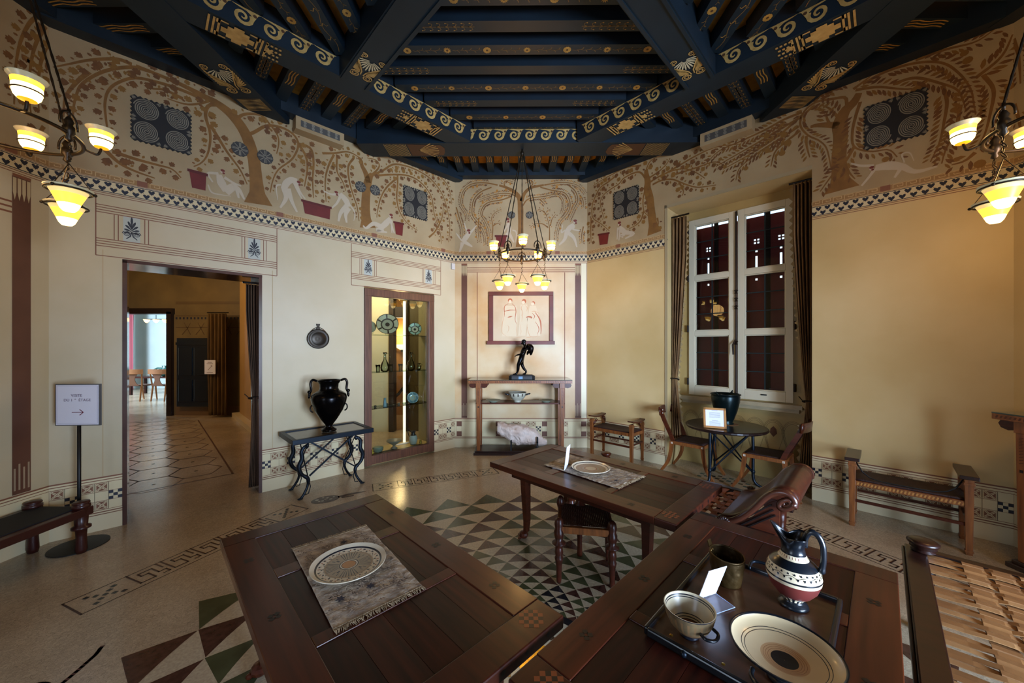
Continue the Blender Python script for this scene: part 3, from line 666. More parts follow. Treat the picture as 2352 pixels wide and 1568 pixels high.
# --- heart band, little key border
HB = [INK, LINEB, mat('band_cream', '#c9b890', .6), mat('key_border_tan', '#947146', .7), mat('key_line_light', '#bd9f70', .7)]
def heart_band(w, parent, u0, u1):
    D = Deco(w); n = max(1, round((u1-u0)/.069)); st = (u1-u0)/n
    D.rect(u0, u1, 2.965, 3.052, .0011, 2)
    for z, t, mi in ((2.949, .006, 1), (2.931, .006, 1), (2.963, .006, 0), (3.055, .006, 0), (3.066, .004, 1)): D.rect(u0, u1, z-t/2, z+t/2, .0016, mi)
    sh = [(0, -.019), (.013, -.004), (.019, .009), (.013, .017), (.005, .016), (0, .009), (-.005, .016), (-.013, .017), (-.019, .009), (-.013, -.004)]
    for i in range(n):
        for r in (0, 1):
            c = Vector((u0+(i+.25+.5*r)*st, 2.985 if r == 0 else 3.029))
            D.poly([(c.x+a*1.25, c.y+b*1.15) for a, b in sh], .0017, 0)
            if c.x+st*.5 < u1: D.rib([c+Vector((.01, .01)) if r == 0 else c+Vector((.01, -.01)), c+Vector((st*.36, .034 if r == 0 else -.034))], .0025, None, .0015, 1)
    D.rect(u0, u1, 3.072, 3.118, .0010, 3)
    n = max(1, round((u1-u0)/.085)); st = (u1-u0)/n
    for i in range(n):
        x = u0+i*st; g = st/6
        if i % 13 == 6: D.rect(x, x+st*.8, 3.07, 3.12, .0014, 1); continue
        D.rib([Vector((x, 3.078)), Vector((x, 3.112))], .005, None, .0014, 4)
        D.rib([Vector((x, 3.112)), Vector((x+4.5*g, 3.112))], .005, None, .0014, 4)
        D.rib([Vector((x+4.5*g, 3.112)), Vector((x+4.5*g, 3.088))], .005, None, .0014, 4)
        D.rib([Vector((x+4.5*g, 3.088)), Vector((x+2*g, 3.088))], .005, None, .0014, 4)
        D.rib([Vector((x+2*g, 3.088)), Vector((x+2*g, 3.1))], .005, None, .0014, 4)
    D.build('heart_frieze', HB, parent)
heart_band(WL, wall_back_left, 0, WL.L); heart_band(WB, wall_back, 0, WB.L)
heart_band(WR, wall_back_right, 0, NICHE[0]); heart_band(WR, wall_back_right, NICHE[1], WR.L)
heart_band(WSL, wall_left, WSL.L-1.9, WSL.L); heart_band(WSR, wall_right, 0, .6)

# --- dado
DM = [LINEB, INK, mat('dado_brown_square', '#6a4433', .55), CREAM, mat('dado_x_brown', '#7c5138', .6), mat('dado_base_cream', '#d3c49f', .35)]
def dado(w, parent, u0, u1, cols=None, phase=0):
    D = Deco(w); D.rect(u0, u1, 0, .455, .0008, 3)
    D.rect(u0, u1, .0, .135, .006, 5); 
    for z, t in ((.459, .012), (.436, .007), (.414, .004), (.176, .004), (.158, .009), (.140, .006)): D.rect(u0, u1, z-t/2, z+t/2, .0016 if z > .15 else .0066, 0)
    s = .0793
    if cols is None:
        n = int((u1-u0)/s+.5); s2 = (u1-u0)/max(n, 1)
        cols = [(u0+i*s2, s2, 'K' if (i+phase) % 3 == 0 else 'X') for i in range(n)]
    for (x, wd, k) in cols:
        D.rect(x-.0012, x+.0012, .176, .414, .0016, 0); D.rect(x+wd-.0012, x+wd+.0012, .176, .414, .0016, 0)
        for zz in (.255, .335): D.rect(x, x+wd, zz-.0012, zz+.0012, .0016, 0)
        if k == 'K':
            for i in range(3):
                for j in range(3):
                    if (i+j) % 2 == 0: D.rect(x+i*wd/3, x+(i+1)*wd/3, .2565+j*.0257, .2565+(j+1)*.0257, .0018, 1)
        elif k == 'B':
            D.rect(x, x+wd, .337, .413, .0018, 2); D.rect(x, x+wd, .177, .253, .0018, 2)
        elif k == 'X':
            for zc in (.2155, .3745):
                cx = x+wd/2; h = wd*.38; g = .006
                for (a, b) in ((1, 0), (0, 1), (-1, 0), (0, -1)):
                    t = Vector((a, b)); q = Vector((-b, a))
                    D.poly([Vector((cx, zc))+t*g*1.6, Vector((cx, zc))+t*h+q*(h-g*1.4), Vector((cx, zc))+t*h-q*(h-g*1.4)], .0018, 4)
                for (a, b) in ((1, 1), (1, -1)):
                    D.rib([Vector((cx-a*h, zc-b*h)), Vector((cx+a*h, zc+b*h))], .0035, None, .0019, 4)
                for q in ((-h-.006, -h-.006, h+.006, -h-.004), (-h-.006, h+.004, h+.006, h+.006)): D.rect(cx+q[0], cx+q[2], zc+q[1], zc+q[3], .0018, 4)
                for q in (-h-.006, h+.004): D.rect(cx+q, cx+q+.002, zc-h, zc+h, .0018, 4)
    D.build('dado_border', DM, parent)
dado(WL, wall_back_left, 0, DOOR[0], phase=-int(DOOR[0]/.0793+.5)+1)
dado(WL, wall_back_left, DOOR[1], VIT[0]); dado(WL, wall_back_left, VIT[1], WL.L)
dado(WR, wall_back_right, 0, NICHE[0], phase=2); dado(WR, wall_back_right, NICHE[1], WR.L, phase=0)
dado(WSL, wall_left, WSL.L-1.9, WSL.L, cols=[]); dado(WSR, wall_right, 0, .6, cols=[(.12, .08, 'B')])
ux = lambda x: WB.px(x, 900).x
bc = [(ux(1049), .08, 'B'), (ux(1139), .08, 'B'), (ux(1245), .08, 'B'), (ux(1335), .08, 'B')]
x = ux(1151); i = 0
while x < ux(1236): bc.append((x, .079, 'KXX'[(i+2) % 3])); x += .079; i += 1
bc.append((ux(1293), .08, 'X'))
dado(WB, wall_back, 0, WB.L, cols=bc)

# --- lintel panels over doorway and display case
def palmette(D, c, H, mi=0):   # c = centre bottom
    for k in range(9):
        a = PI/2+(k-4)*.30; d = Vector((math.cos(a), math.sin(a))); L = H*(.52 if k == 4 else .46-.045*abs(k-4))
        b = Vector((c.x, c.y+H*(.36+.06*(3-abs(k-4)))))
        P = [b+d*L*t+Vector((0, -1))*H*.10*(t*t)*abs(k-4)/3 for t in (0, .3, .6, .85, 1)]
        D.ribw(P, [H*.02, H*.05, H*.085, H*.07, H*.01], .0034, mi)
    for s in (-1, 1):
        sp = [Vector((c.x+s*H*.17+s*H*.13*(1-.75*k/30)*math.cos(.42*k), c.y+H*.26+H*.13*(1-.75*k/30)*math.sin(.42*k))) for k in range(31)]
        D.rib(sp, H*.03, H*.015, .0034, mi)
        D.ribw([Vector((c.x, c.y+H*.36)), Vector((c.x+s*H*.05, c.y+H*.15)), Vector((c.x+s*H*.18, c.y+H*.02))], [H*.03, H*.05, H*.03], .0034, mi)
def lintel(x0, x1, yt, yl1, yl2, yb, pals):
    D = Deco(WL); A = WL.px(x0, yt); u0 = A.x; u1 = WL.px(x1, yt).x
    zb = WL.px(x0, yb).y; z1 = WL.px(x0, yl1).y; z2 = WL.px(x0, yl2).y; zt = 2.925
    t = .007
    for u in (u0, u1): D.rect(u-t/2, u+t/2, zb, zt, .0017, 0)
    D.rect(u0, u1, zb-t/2, zb+t/2, .0017, 0)
    for z in (z1, z2):
        for k in (-.032, -.011, .011, .032): D.rect(u0, u1, z+k-.0035, z+k+.0035, .0017, 0)
    for (a, b) in pals:
        ua, ub = WL.px(a, 560).x, WL.px(b, 560).x; w_ = ub-ua
        D.rect(ua, ub, z2+.036, z1-.036, .0024, 2)
        for du in (-.03, -.055): 
            D.rect(ua+du-.003, ua+du+.003, z2+.036, z1-.036, .0017, 0); D.rect(ub-du-.003, ub-du+.003, z2+.036, z1-.036, .0017, 0)
        palmette(D, Vector(((ua+ub)/2, z2+.055)), (z1-z2-.10), 1)
    D.build('lintel_panel', [LINEB, mat('palmette_grey_black', '#2b2c33', .6), mat('palmette_ground_pale', '#aeb0a4', .6)], wall_back_left)
lintel(220, 636, 455, 476, 554, 585, [(283, 322), (570, 598)])
lintel(807, 1012, 560, 583, 633, 654, [(836, 855), (977, 992)])

# --- pilasters
def pilaster(w, parent, u0, u1, z0=.47, z1=2.92, o=.003):
    D = Deco(w); wd = u1-u0
    D.rect(u0, u1, z0, z1-.02, o, 0)
    D.rect(u0, u1, z1-.02, z1, o+.002, 2)
    for k in range(4):
        a = u0+wd*(k+.12)/4; b = u0+wd*(k+.88)/4
        D.poly([(a, z1-.03), (b, z1-.03), (b, z1-.14), ((a+b)/2, z1-.20), (a, z1-.14)], o+.001, 1)
        D.rect(u0+wd*(k+.3)/4, u0+wd*(k+.7)/4, z0+.03, z0+.20+.03*(k % 2), o+.001, 3)
    D.build('painted_pilaster', [mat('pilaster_brown', '#65402f', .5, c2='#573527', scale=4), mat('pilaster_tongue', '#b3a07a', .6), LINEB, mat('pilaster_flute', '#9b8468', .6)], parent)
ub = lambda x: WB.px(x, 784).x
pilaster(WB, wall_back, ub(1060), ub(1073)); pilaster(WB, wall_back, ub(1321), ub(1334.5))
pilaster(WSL, wall_left, WSL.px(27, 700).x, WSL.px(70, 700).x)
D = Deco(WB)
for x in (1096, 1297): D.rect(ub(x)-.006, ub(x)+.006, .47, 2.78, .0018)
for z in (2.79, 2.82, 2.855): D.rect(ub(1073), ub(1321), z-.005, z+.005, .0018)
D.rect(ub(1347), ub(1348), 0.47, 2.93, .0018)
D.build('panel_lines', LINEB, wall_back)
D = Deco(WB); D.rect(ub(1335.5), WB.L-.004, .47, 2.92, .0012); D.build('pale_border_strip', mat('pale_border', '#d8cfae', .4), wall_back)
# thin vertical lines on the left wall
D = Deco(WL)
for x, yb in ((236, 1090), (626, 1030)): 
    u = WL.px(x, 700).x; D.rect(u-.004, u+.004, .47, 2.45, .0015)
D.build('panel_lines', mat('line_faint', '#b39c74', .5), wall_back_left)
D = Deco(WSL)
for z in (2.62, 2.66, 2.70): D.rect(WSL.L-1.9, WSL.px(27, 700).x, z-.007, z+.007, .0015)
D.build('panel_lines', LINEB, wall_left)
# ================================================================== CEILING
ceil_root = thing('ceiling', 'dark blue beamed ceiling with gold ornament', None, kind='structure')
ZB, ZJ, ZC = 4.14, 4.31, 4.45
BW = .32
m = MB(); m.box(-4.6, 4.8, -2.9, 6.5, ZC, ZC+.15); m.build('ceiling_boards', OCHREP, ceil_root)
def XY(x, y): return Vector((CX0+x, CY0+y))
beams = {}
def bar(name, a, b, w, z0, z1, parent, mt=NAVY, mt2=NAVYB, mold=0):
    a = Vector(a); b = Vector(b); d = (b-a).normalized(); q = Vector((-d.y, d.x))*w/2
    m = MB(); P = [a-q, b-q, b+q, a+q]
    m.hexa([(p.x, p.y, z0) for p in P]+[(p.x, p.y, z1) for p in P], [0, 0, 1, 1, 1, 1])
    if mold:
        for s in (-1, 1):
            e = q.normalized()*s*(w/2-.012); m.hexa([(p.x, p.y, z0-.012) for p in (a+e*.94-e.normalized()*.02, b+e*.94-e.normalized()*.02, b+e, a+e)]+[(p.x, p.y, z0) for p in (a+e*.94-e.normalized()*.02, b+e*.94-e.normalized()*.02, b+e, a+e)], 0)
    return m.build(name, [mt, mt2], parent)
HS = 2.85; RS = 3.49
tie = bar('tie_beam', XY(-2.09, HS+.01), XY(2.29, HS+.01), BW, ZB, ZC+.02, ceil_root)
rear = bar('tie_beam', XY(-2.1, -HS), XY(2.1, -HS), BW, ZB, ZC+.02, ceil_root)
sL = bar('side_beam', XY(-2.845, -2.2), XY(-2.845, 2.30), BW, ZB, ZC+.02, ceil_root)
sR = bar('side_beam', XY(2.82, -2.2), XY(2.82, 2.30), BW, ZB, ZC+.02, ceil_root)
h = 2.47*math.sqrt(2)
def dg(a, b, w, nm): return bar(nm, a, b, w, ZB+.004, ZC+.02, ceil_root)
bL = dg(XY(-2.75, h-2.75), XY(-h+2.75+.0, 2.75), .24, 'diagonal_beam')
bR = dg(XY(h-2.75, 2.75), XY(2.75, h-2.75), .24, 'diagonal_beam')
bL2 = dg(XY(-2.75, -h+2.75), XY(-h+2.75, -2.75), .24, 'diagonal_beam')
bR2 = dg(XY(2.75, -h+2.75), XY(h-2.75, -2.75), .24, 'diagonal_beam')
c1 = h/2-.08
bP = bar('cross_beam', XY(-c1, c1), XY(c1, -c1), .28, ZB+.002, ZC+.02, ceil_root, mold=1)
bQ = bar('cross_beam', XY(-c1, -c1), XY(c1, c1), .28, ZB+.001, ZC+.02, ceil_root, mold=1)
# joists, clipped to their fields
def clip(p, d, cons):
    t0, t1 = -9, 9
    for (nx, ny, c) in cons:     # nx*x+ny*y <= c
        a = nx*d[0]+ny*d[1]; b = c-(nx*p[0]+ny*p[1])
        if abs(a) < 1e-9:
            if b < 0: return None
        elif a > 0: t1 = min(t1, b/a)
        else: t0 = max(t0, b/a)
    return (t0, t1) if t1-t0 > .12 else None
PT = .2455
def orn_joist(parent, a, b, z, kind, w=.10):
    """gold painted pattern on the underside of a joist"""
    a = Vector(a); b = Vector(b); d = (b-a).normalized(); q = Vector((-d.y, d.x)); L = (b-a).length
    m = MB()
    def rb(P, ws, mi=0, o=.0015):
        N = len(P); vs = []
        for i, p in enumerate(P):
            t = (P[min(i+1, N-1)]-P[max(i-1, 0)]).normalized(); n = Vector((-t.y, t.x))*ws/2
            vs += [(p.x-n.x, p.y-n.y, z-o), (p.x+n.x, p.y+n.y, z-o)]
        m.add(vs, [(2*i, 2*i+1, 2*i+3, 2*i+2) for i in range(N-1)], mi)
    T = lambda s, o: a+d*s+q*o
    if kind == 'rosette':
        n = max(1, int(L/.36)); st = L/n
        for i in range(n):
            c = (i+.5)*st; big = i % 2
            pts = []
            for k in range(24):
                r = .036*(1 if k % 2 else (.62 if big else .88)); pts.append(T(c+r*math.cos(2*PI*k/24)*1.05, r*math.sin(2*PI*k/24)))
            m.add([(p.x, p.y, z-.002) for p in pts], [tuple(range(24))], 0)
            m.add([(p.x, p.y, z-.003) for p in [T(c+.011*math.cos(k), .011*math.sin(k)) for k in [2*PI*i/10 for i in range(10)]]], [tuple(range(10))], 2)
            rb([T(c+.05+ (st-.1)*k/10, .007*math.sin(k*1.9)) for k in range(11)], .004, 1)
            for k in range(1, 7):
                s = c+.05+(st-.1)*k/7; sg = 1 if k % 2 else -1; rb([T(s, 0), T(s+.018, sg*.013), T(s+.022, sg*.028)], .006, 1)
    elif kind == 'scroll':
        for e in (0, 1):
            for i in range(7):
                s = .12+i*.068; s = s if e == 0 else L-s
                if s > L-.05 or s < .03: continue
                sg = 1 if e == 0 else -1
                for o in (-1, 1):
                    rb([T(s, 0), T(s+sg*.03, o*.010), T(s+sg*.036, o*.026), T(s+sg*.016, o*.036)], .006, 1)
                    c = T(s+sg*.012, o*.034); m.add([(c.x+.006*math.cos(k), c.y+.006*math.sin(k), z-.002) for k in (0, 1.25, 2.5, 3.75, 5)], [(0, 1, 2, 3, 4)], 0)
            rb([T(.10 if e == 0 else L-.10, 0), T(.58 if e == 0 else L-.58, 0)], .006, 1)
    elif kind == 'waves':
        for k in (-1, 0, 1): rb([T(.10+.05*i, k*.026+.007*math.sin(i*1.7)) for i in range(9)], .010, 0)
    elif kind == 'vine':
        n = max(2, int(L/.14))
        rb([T(.04+(L-.08)*k/(3*n), .02*math.sin(k*.9)) for k in range(3*n+1)], .006, 1)
        for i in range(n):
            s = .08+(L-.14)*i/n
            for o in (-1, 1): rb([T(s, 0), T(s+.03, o*.018), T(s+.02, o*.036)], .006, 0 if o > 0 else 1)
    m.build({'rosette': 'gold_rosettes', 'scroll': 'gold_scrolls', 'waves': 'gold_wave_stripes', 'vine': 'gold_vine'}[kind], [GOLD, GOLDD, mat('ornament_brown', '#4a2f18', .6)], parent)
rt2 = math.sqrt(.5); JW = .11
def joist(p, d, t, orn=None, w=JW, z0=ZJ, nm='joist'):
    p = Vector(p); d = Vector(d); a = XY(*(p+d*t[0])); b = XY(*(p+d*t[1]))
    o = bar(nm, a, b, w, z0, ZC+.01, ceil_root)
    if orn: orn_joist(o, a, b, z0, orn, w)
    return o
e_ = .10
# central fields (between the crossing beams), inside the rotated square
rc = h-.12*1.414
k = 0
for i in range(13):
    y = 2.705-PT*i
    if y < .35: break
    cons = [(0, -1, -y+.001), (1, 1, rc), (-1, 1, rc), (1, -1, -.14*1.414), (-1, -1, -.14*1.414)]
    t = clip((0, y), (1, 0), cons[1:])
    if t: joist((0, y), (1, 0), t, ('scroll', 'rosette')[i % 2])
    t = clip((0, -y), (1, 0), [(1, -1, rc), (-1, -1, rc), (1, 1, -.2), (-1, 1, -.2)])
    if t: joist((0, -y), (1, 0), t)
for s in (-1, 1):
    for i in range(13):
        xx = (2.705-PT*i)
        if xx < .35: break
        x_ = s*xx
        t = clip((x_, 0), (0, 1), [(-s, 1, -.14*1.414), (-s, -1, -.14*1.414), (s, 1, rc), (s, -1, rc)])
        if t: joist((x_, 0), (0, 1), t, ('vine', 'rosette')[i % 2])
# outer fields: straight ones
yw = 5.835-CY0; g = HS+BW/2
i = -9
while i < 10:
    x_ = i*.2335-.01
    t = clip((x_, 0), (0, 1), [(0, -1, -g), (0, 1, yw-.05), (-1, 1, (yw+1.065)-.05), (1, 1, (yw+1.038)-.05)])
    if t and t[1]-t[0] > .2: joist((x_, 0), (0, 1), t, 'waves', w=.10)
    i += 1
for s in (-1, 1):
    xw = 3.93
    for i in range(-8, 9):
        y = i*.2455
        t = clip((0, y), (1, 0), [(-s, 0, -3.0), (s, 0, xw), (s, 1, xw+1.1-.05), (s, -1, xw+1.1-.05)])
        if t and t[1]-t[0] > .2: joist((0, y), (1, 0), t, 'waves' if y > 0 else None, w=.10)
# outer diagonal fields: joists at right angles to the diagonal beams
bw_ = 3.53
for s in (-1, 1):
    dr = Vector((s*rt2, rt2)); al = Vector((-s*rt2, rt2))
    for i in range(-10, 11):
        a_ = i*.2335+.08
        p = al*a_
        cons = [(-dr.x, -dr.y, -(2.47+.11)), (dr.x, dr.y, bw_), (0, 1, HS-BW/2), (s, 0, 2.84-BW/2)]
        t = clip(p, dr, cons)
        if t: joist(p, dr, t, ('waves', 'scroll')[i % 2] if t[1]-t[0] > .5 else None, w=.11)
# wall plates
def plate(w, u0, u1, z0=4.235):
    m = MB(); m.hexa([w.P(u0, z0, .14), w.P(u1, z0, .14), w.P(u1, z0, -.02), w.P(u0, z0, -.02), w.P(u0, ZC, .14), w.P(u1, ZC, .14), w.P(u1, ZC, -.02), w.P(u0, ZC, -.02)])
    m.build('wall_plate', NAVYB, ceil_root)
plate(WL, -.05, WL.L+.05, 4.215); plate(WB, -.05, WB.L+.05, 4.262); plate(WR, -.05, WR.L+.05, 4.205); plate(WSL, 0, WSL.L+.05, 4.23); plate(WSR, -.05, WSR.L, 4.20)
plate(WF, 0, WF.L); plate(WFL, 0, WFL.L); plate(WFR, 0, WFR.L)
ul = lambda x, y: WL.px(x, y).x
step_block(WL, wall_back_left, ul(672, 285), ul(781, 320), 4.07, 4.215, 5)
ur = lambda x, y: WR.px(x, y).x
step_block(WR, wall_back_right, ur(1617, 320), ur(1734, 280), 4.05, 4.205, 5)
# --- gold ornament on the big beams
def face_frame(o, ux_, uy_, off):   # plane at point o spanned by ux_, uy_ with outward normal off
    o, ux_, uy_, off = map(Vector, (o, ux_, uy_, off))
    return lambda a, b, h=0.: tuple(o+ux_*a+uy_*b+off*h)
class Orn(MB):
    def __init__(s, F): MB.__init__(s); s.F = F
    def poly(s, pts, h=.002, mi=0): s.add([s.F(p[0], p[1], h) for p in pts], [tuple(range(len(pts)))], mi)
    def rib(s, P, ws, h=.002, mi=0):
        P = [Vector(p) for p in P]; N = len(P); vs = []
        ws = ws if isinstance(ws, (list, tuple)) else [ws, ws]
        for i, p in enumerate(P):
            t = (P[min(i+1, N-1)]-P[max(i-1, 0)]).normalized(); q = Vector((-t.y, t.x))
            f = i/(N-1)*(len(ws)-1); k = min(int(f), len(ws)-2); w = (ws[k]+(ws[k+1]-ws[k])*(f-k))/2
            vs += [s.F(p.x-q.x*w, p.y-q.y*w, h), s.F(p.x+q.x*w, p.y+q.y*w, h)]
        s.add(vs, [(2*i, 2*i+2, 2*i+3, 2*i+1) for i in range(N-1)], mi)
GM = [mat('gold_light_ornament', '#b39559', .5, c2='#97773f', scale=20), NAVYB, mat('ornament_brown', '#4a2f18', .6), mat('ornament_pale', '#b5ad8c', .5)]
def running_dog(parent, o, ux_, off, L, H=.10, st=.19, flip=1):
    """wave scroll: heavy curling tails hanging from the upper edge"""
    F = face_frame(o, ux_, (0, 0, 1), off); D = Orn(F); n = max(1, int(round(L/st))); st = L/n
    for i in range(n):
        x0 = (i+.5)*st
        def q(a, b): return (x0+flip*a*st, b*H)
        sp = []
        for k in range(22):
            a = PI*1.85+2*PI*k/14; r = .45*(1-.043*k); sp.append(q(-.12+r*.74*math.cos(a), -.50-r*math.sin(a)))
        D.rib(sp, [H*.20, H*.17, H*.12, H*.05], .002)
        D.poly([q(-.5, 0), q(.52, 0), q(.42, -.08), q(.34, -.30), q(.24, -.58), q(.10, -.82), q(.06, -.70), q(.17, -.5), q(.18, -.26), q(.02, -.12), q(-.3, -.07)], .0025)
        c = q(.30, -.20); D.poly([(c[0]+.014*math.cos(t), c[1]+.014*math.sin(t)) for t in [2*PI*j/9 for j in range(9)]], .0035, 2)
    D.build('gold_wave_scroll', GM, parent, label='gold running wave scroll')
dL = Vector((rt2, rt2, 0)); dR = Vector((rt2, -rt2, 0))
# faces turned towards the middle of the room
zf = ZJ+.0
a = XY(-2.75, h-2.75)+Vector((rt2, -rt2))*.12; b = XY(-h+2.75, 2.75)+Vector((rt2, -rt2))*.12
p0 = XY(-c1+.22, c1+.22)+Vector((-rt2, rt2))*0
def seg(parent, A, B, nrm, flip=1, H=.145):
    A = Vector(A); B = Vector(B); d = (B-A); L = d.length; d.normalize()
    running_dog(parent, (A.x, A.y, zf), (d.x, d.y, 0), (nrm[0], nrm[1], 0), L, H, flip=flip)
mid = h/2
off = Vector((rt2, -rt2))*.1205
seg(bL, XY(-mid+.12, mid+.12)+off, XY(-h+2.70, 2.70)+off, (rt2, -rt2))
seg(bL, XY(-2.7, h-2.7)+off, XY(-mid-.12, mid-.12)+off, (rt2, -rt2))
off = Vector((-rt2, -rt2))*.1205
seg(bR, XY(h-2.70, 2.70)+off, XY(mid-.12, mid+.12)+off, (-rt2, -rt2), -1)
seg(bR, XY(mid+.12, mid-.12)+off, XY(2.7, h-2.7)+off, (-rt2, -rt2), -1)
seg(tie, XY(-h+2.72, HS+.01-BW/2-.0005), XY(h-2.72, HS+.01-BW/2-.0005), (0, -1))
# undersides: palmettes, stepped crosses
def under(parent, c, d, fn, nm, lab=None):
    d = Vector(d).normalized(); q = Vector((-d.y, d.x)); F = face_frame((c[0], c[1], ZB-.001), (d.x, d.y, 0), (q.x, q.y, 0), (0, 0, -1)); D = Orn(F); fn(D); D.build(nm, GM, parent, label=lab)
def palm(W_=.25, L=.36):
    def fn(D):
        w = W_/2
        for s in (-1, 1):
            # lyre line from the big upper volute round to the corner volute
            D.rib([(L*.30, s*w*.10), (L*.16, s*w*.16), (-L*.05, s*w*.52), (-L*.22, s*w*.86), (-L*.36, s*w*.92)], [.010, .013, .011], .004)
            D.rib([(L*.34+w*.40*(1-.82*k/30)*math.cos(.42*k+2.6)*.8, s*(w*.46+w*.40*(1-.82*k/30)*math.sin(.42*k+2.6+PI))) for k in range(31)], [.013, .007], .003)
            D.rib([(-L*.40+w*.26*(1-.8*k/26)*math.cos(.42*k), s*(w*.62+w*.28*(1-.8*k/26)*math.sin(.42*k))) for k in range(27)], [.011, .006], .003)
            for k in range(8):   # fan between volute and edge
                t = k/7; a0 = (L*.22-L*.10*t, s*w*(.22+.12*t)); b0 = (L*.14-L*.42*t, s*w*.97)
                D.rib([a0, ((a0[0]+b0[0])/2, (a0[1]+b0[1])/2+s*w*.06), b0], [.003, .011, .012], .0025)
        for k in range(11):
            a = (k-5)*.25; r = L*.40*(1-.035*abs(k-5)); c = -L*.33
            D.rib([(c+r*.22*math.cos(a), r*.22*math.sin(a)*.8), (c+r*.75*math.cos(a), r*.75*math.sin(a)*.85), (c+r*math.cos(a), r*math.sin(a)*.85)], [.004, .014, .009], .003, 3)
    return fn
def steps(W_=.20, L=.5):
    def fn(D):
        w = W_/2
        for k in (-1, 1):
            for j in (0, 1, 2): D.rib([(k*(L*.30+j*.032), -w), (k*(L*.30+j*.032), w)], .014)
        s = .042
        for (a, b, c, d) in ((-2.6, 2.6, -.7, .7), (-1.7, 1.7, -1.6, 1.6), (-.8, .8, -2.3, 2.3)): D.poly([(a*s, c*s), (b*s, c*s), (b*s, d*s), (a*s, d*s)], .002+abs(d)*.0003)
        for sx in (-1, 1):
            for sy in (-1, 1):
                D.poly([(sx*.12, sy*w*.55), (sx*.145, sy*w*.55), (sx*.145, sy*w), (sx*.12, sy*w)]); D.poly([(sx*.07, sy*w*.85), (sx*.13, sy*w*.85), (sx*.13, sy*w), (sx*.07, sy*w)])
        for i in range(4):
            for j in range(4): D.poly([(L*.46+i*.03+(j % 2)*.01+.011*math.cos(t), -w*.8+j*w*.53+.013*math.sin(t)) for t in [2*PI*q/8 for q in range(8)]])
        D.poly([(L*.44, 0), (L*.52, w*.3), (L*.60, 0), (L*.52, -w*.3)], .003)
    return fn
pc = XY(-mid+.28, mid-.28); under(bP, pc, (-rt2, rt2), lambda D: palm()(D), 'gold_palmette', 'gold palmette with volutes')
pc = XY(mid-.28, mid-.28); under(bQ, pc, (rt2, rt2), lambda D: palm()(D), 'gold_palmette', 'gold palmette with volutes')
under(bL, XY(-h+2.33, 2.33), (-rt2, -rt2), steps(.20, .42), 'gold_stepped_cross', 'gold stepped cross between bars')
under(bR, XY(h-2.33, 2.33), (rt2, -rt2), steps(.20, .42), 'gold_stepped_cross', 'gold stepped cross between bars')
under(bL, XY(-2.38, h-2.38), (rt2, rt2), steps(.20, .42), 'gold_stepped_cross', 'gold stepped cross between bars')
under(bR, XY(2.38, h-2.38), (-rt2, rt2), steps(.20, .42), 'gold_stepped_cross', 'gold stepped cross between bars')
def longpalm(D):
    palm(.27, .42)(D); v = list(D.v)
    for i in range(9): D.rib([(.27+i*.022, -.12), (.27+i*.022, .12)], .005)
    for i in range(8): D.rib([(.28+i*.022, .12), (.29+i*.022, 0), (.28+i*.022, -.12)], .005, .003)
under(sL, XY(-2.845, 1.60), (0, 1), longpalm, 'gold_palmette', 'gold palmette and zigzag band')
under(sR, XY(2.82, 1.60), (0, 1), longpalm, 'gold_palmette', 'gold palmette and zigzag band')
for s in (-1, 1):
    def fn(D):
        for i in range(16): D.rib([(.02+i*.018, -.14), (.02+i*.018, .14)], .006)
        D.poly([(-.42, -.12), (.0, -.14), (.0, .14), (-.42, .12), (-.46, .05), (-.45, -.05)], .0015, 2)
        for k in range(9):
            a = PI+(k-4)*.2; D.rib([(-.12, 0), (-.12+.26*math.cos(a), .22*math.sin(a))], [.004, .014], .003)
    under(tie, XY(s*1.50+.03, HS+.01), (s, 0), fn, 'gold_end_pattern', 'dull gold striped end pattern')
# ================================================================== WINDOW NICHE
def whexa(m, w, a, b, z0, z1, o0, o1, mi=0):   # box on a wall: u a..b, height z0..z1, offset o0..o1
    m.hexa([w.P(a, z0, o1), w.P(b, z0, o1), w.P(b, z0, o0), w.P(a, z0, o0), w.P(a, z1, o1), w.P(b, z1, o1), w.P(b, z1, o0), w.P(a, z1, o0)], mi)
WINW = mat('window_white_paint', '#cfc7ad', .4)
WU0, WU1, WZ0, WZ1 = 1.403, 2.570, .94, 3.345
m = MB(); o = -.43
whexa(m, WR, NICHE[0]-.1, WU0+.02, 0, 3.6, o-.14, o); whexa(m, WR, WU1-.02, NICHE[1]+.1, 0, 3.6, o-.14, o)
whexa(m, WR, WU0+.02, WU1-.02, 0, WZ0+.02, o-.14, o); whexa(m, WR, WU0+.02, WU1-.02, WZ1-.02, 3.6, o-.14, o)
niche = m.build('wall_niche_back', mat('niche_plaster', '#b39a62', .5, c2='#9d8450', scale=1.5, detail=6, bump=.1, bscale=8), kind='structure')
class NW(Wall): pass
WN = Wall(PBR-WR.n*.43, PR-WR.n*.43); WN.a = WR.a-WR.n*.43
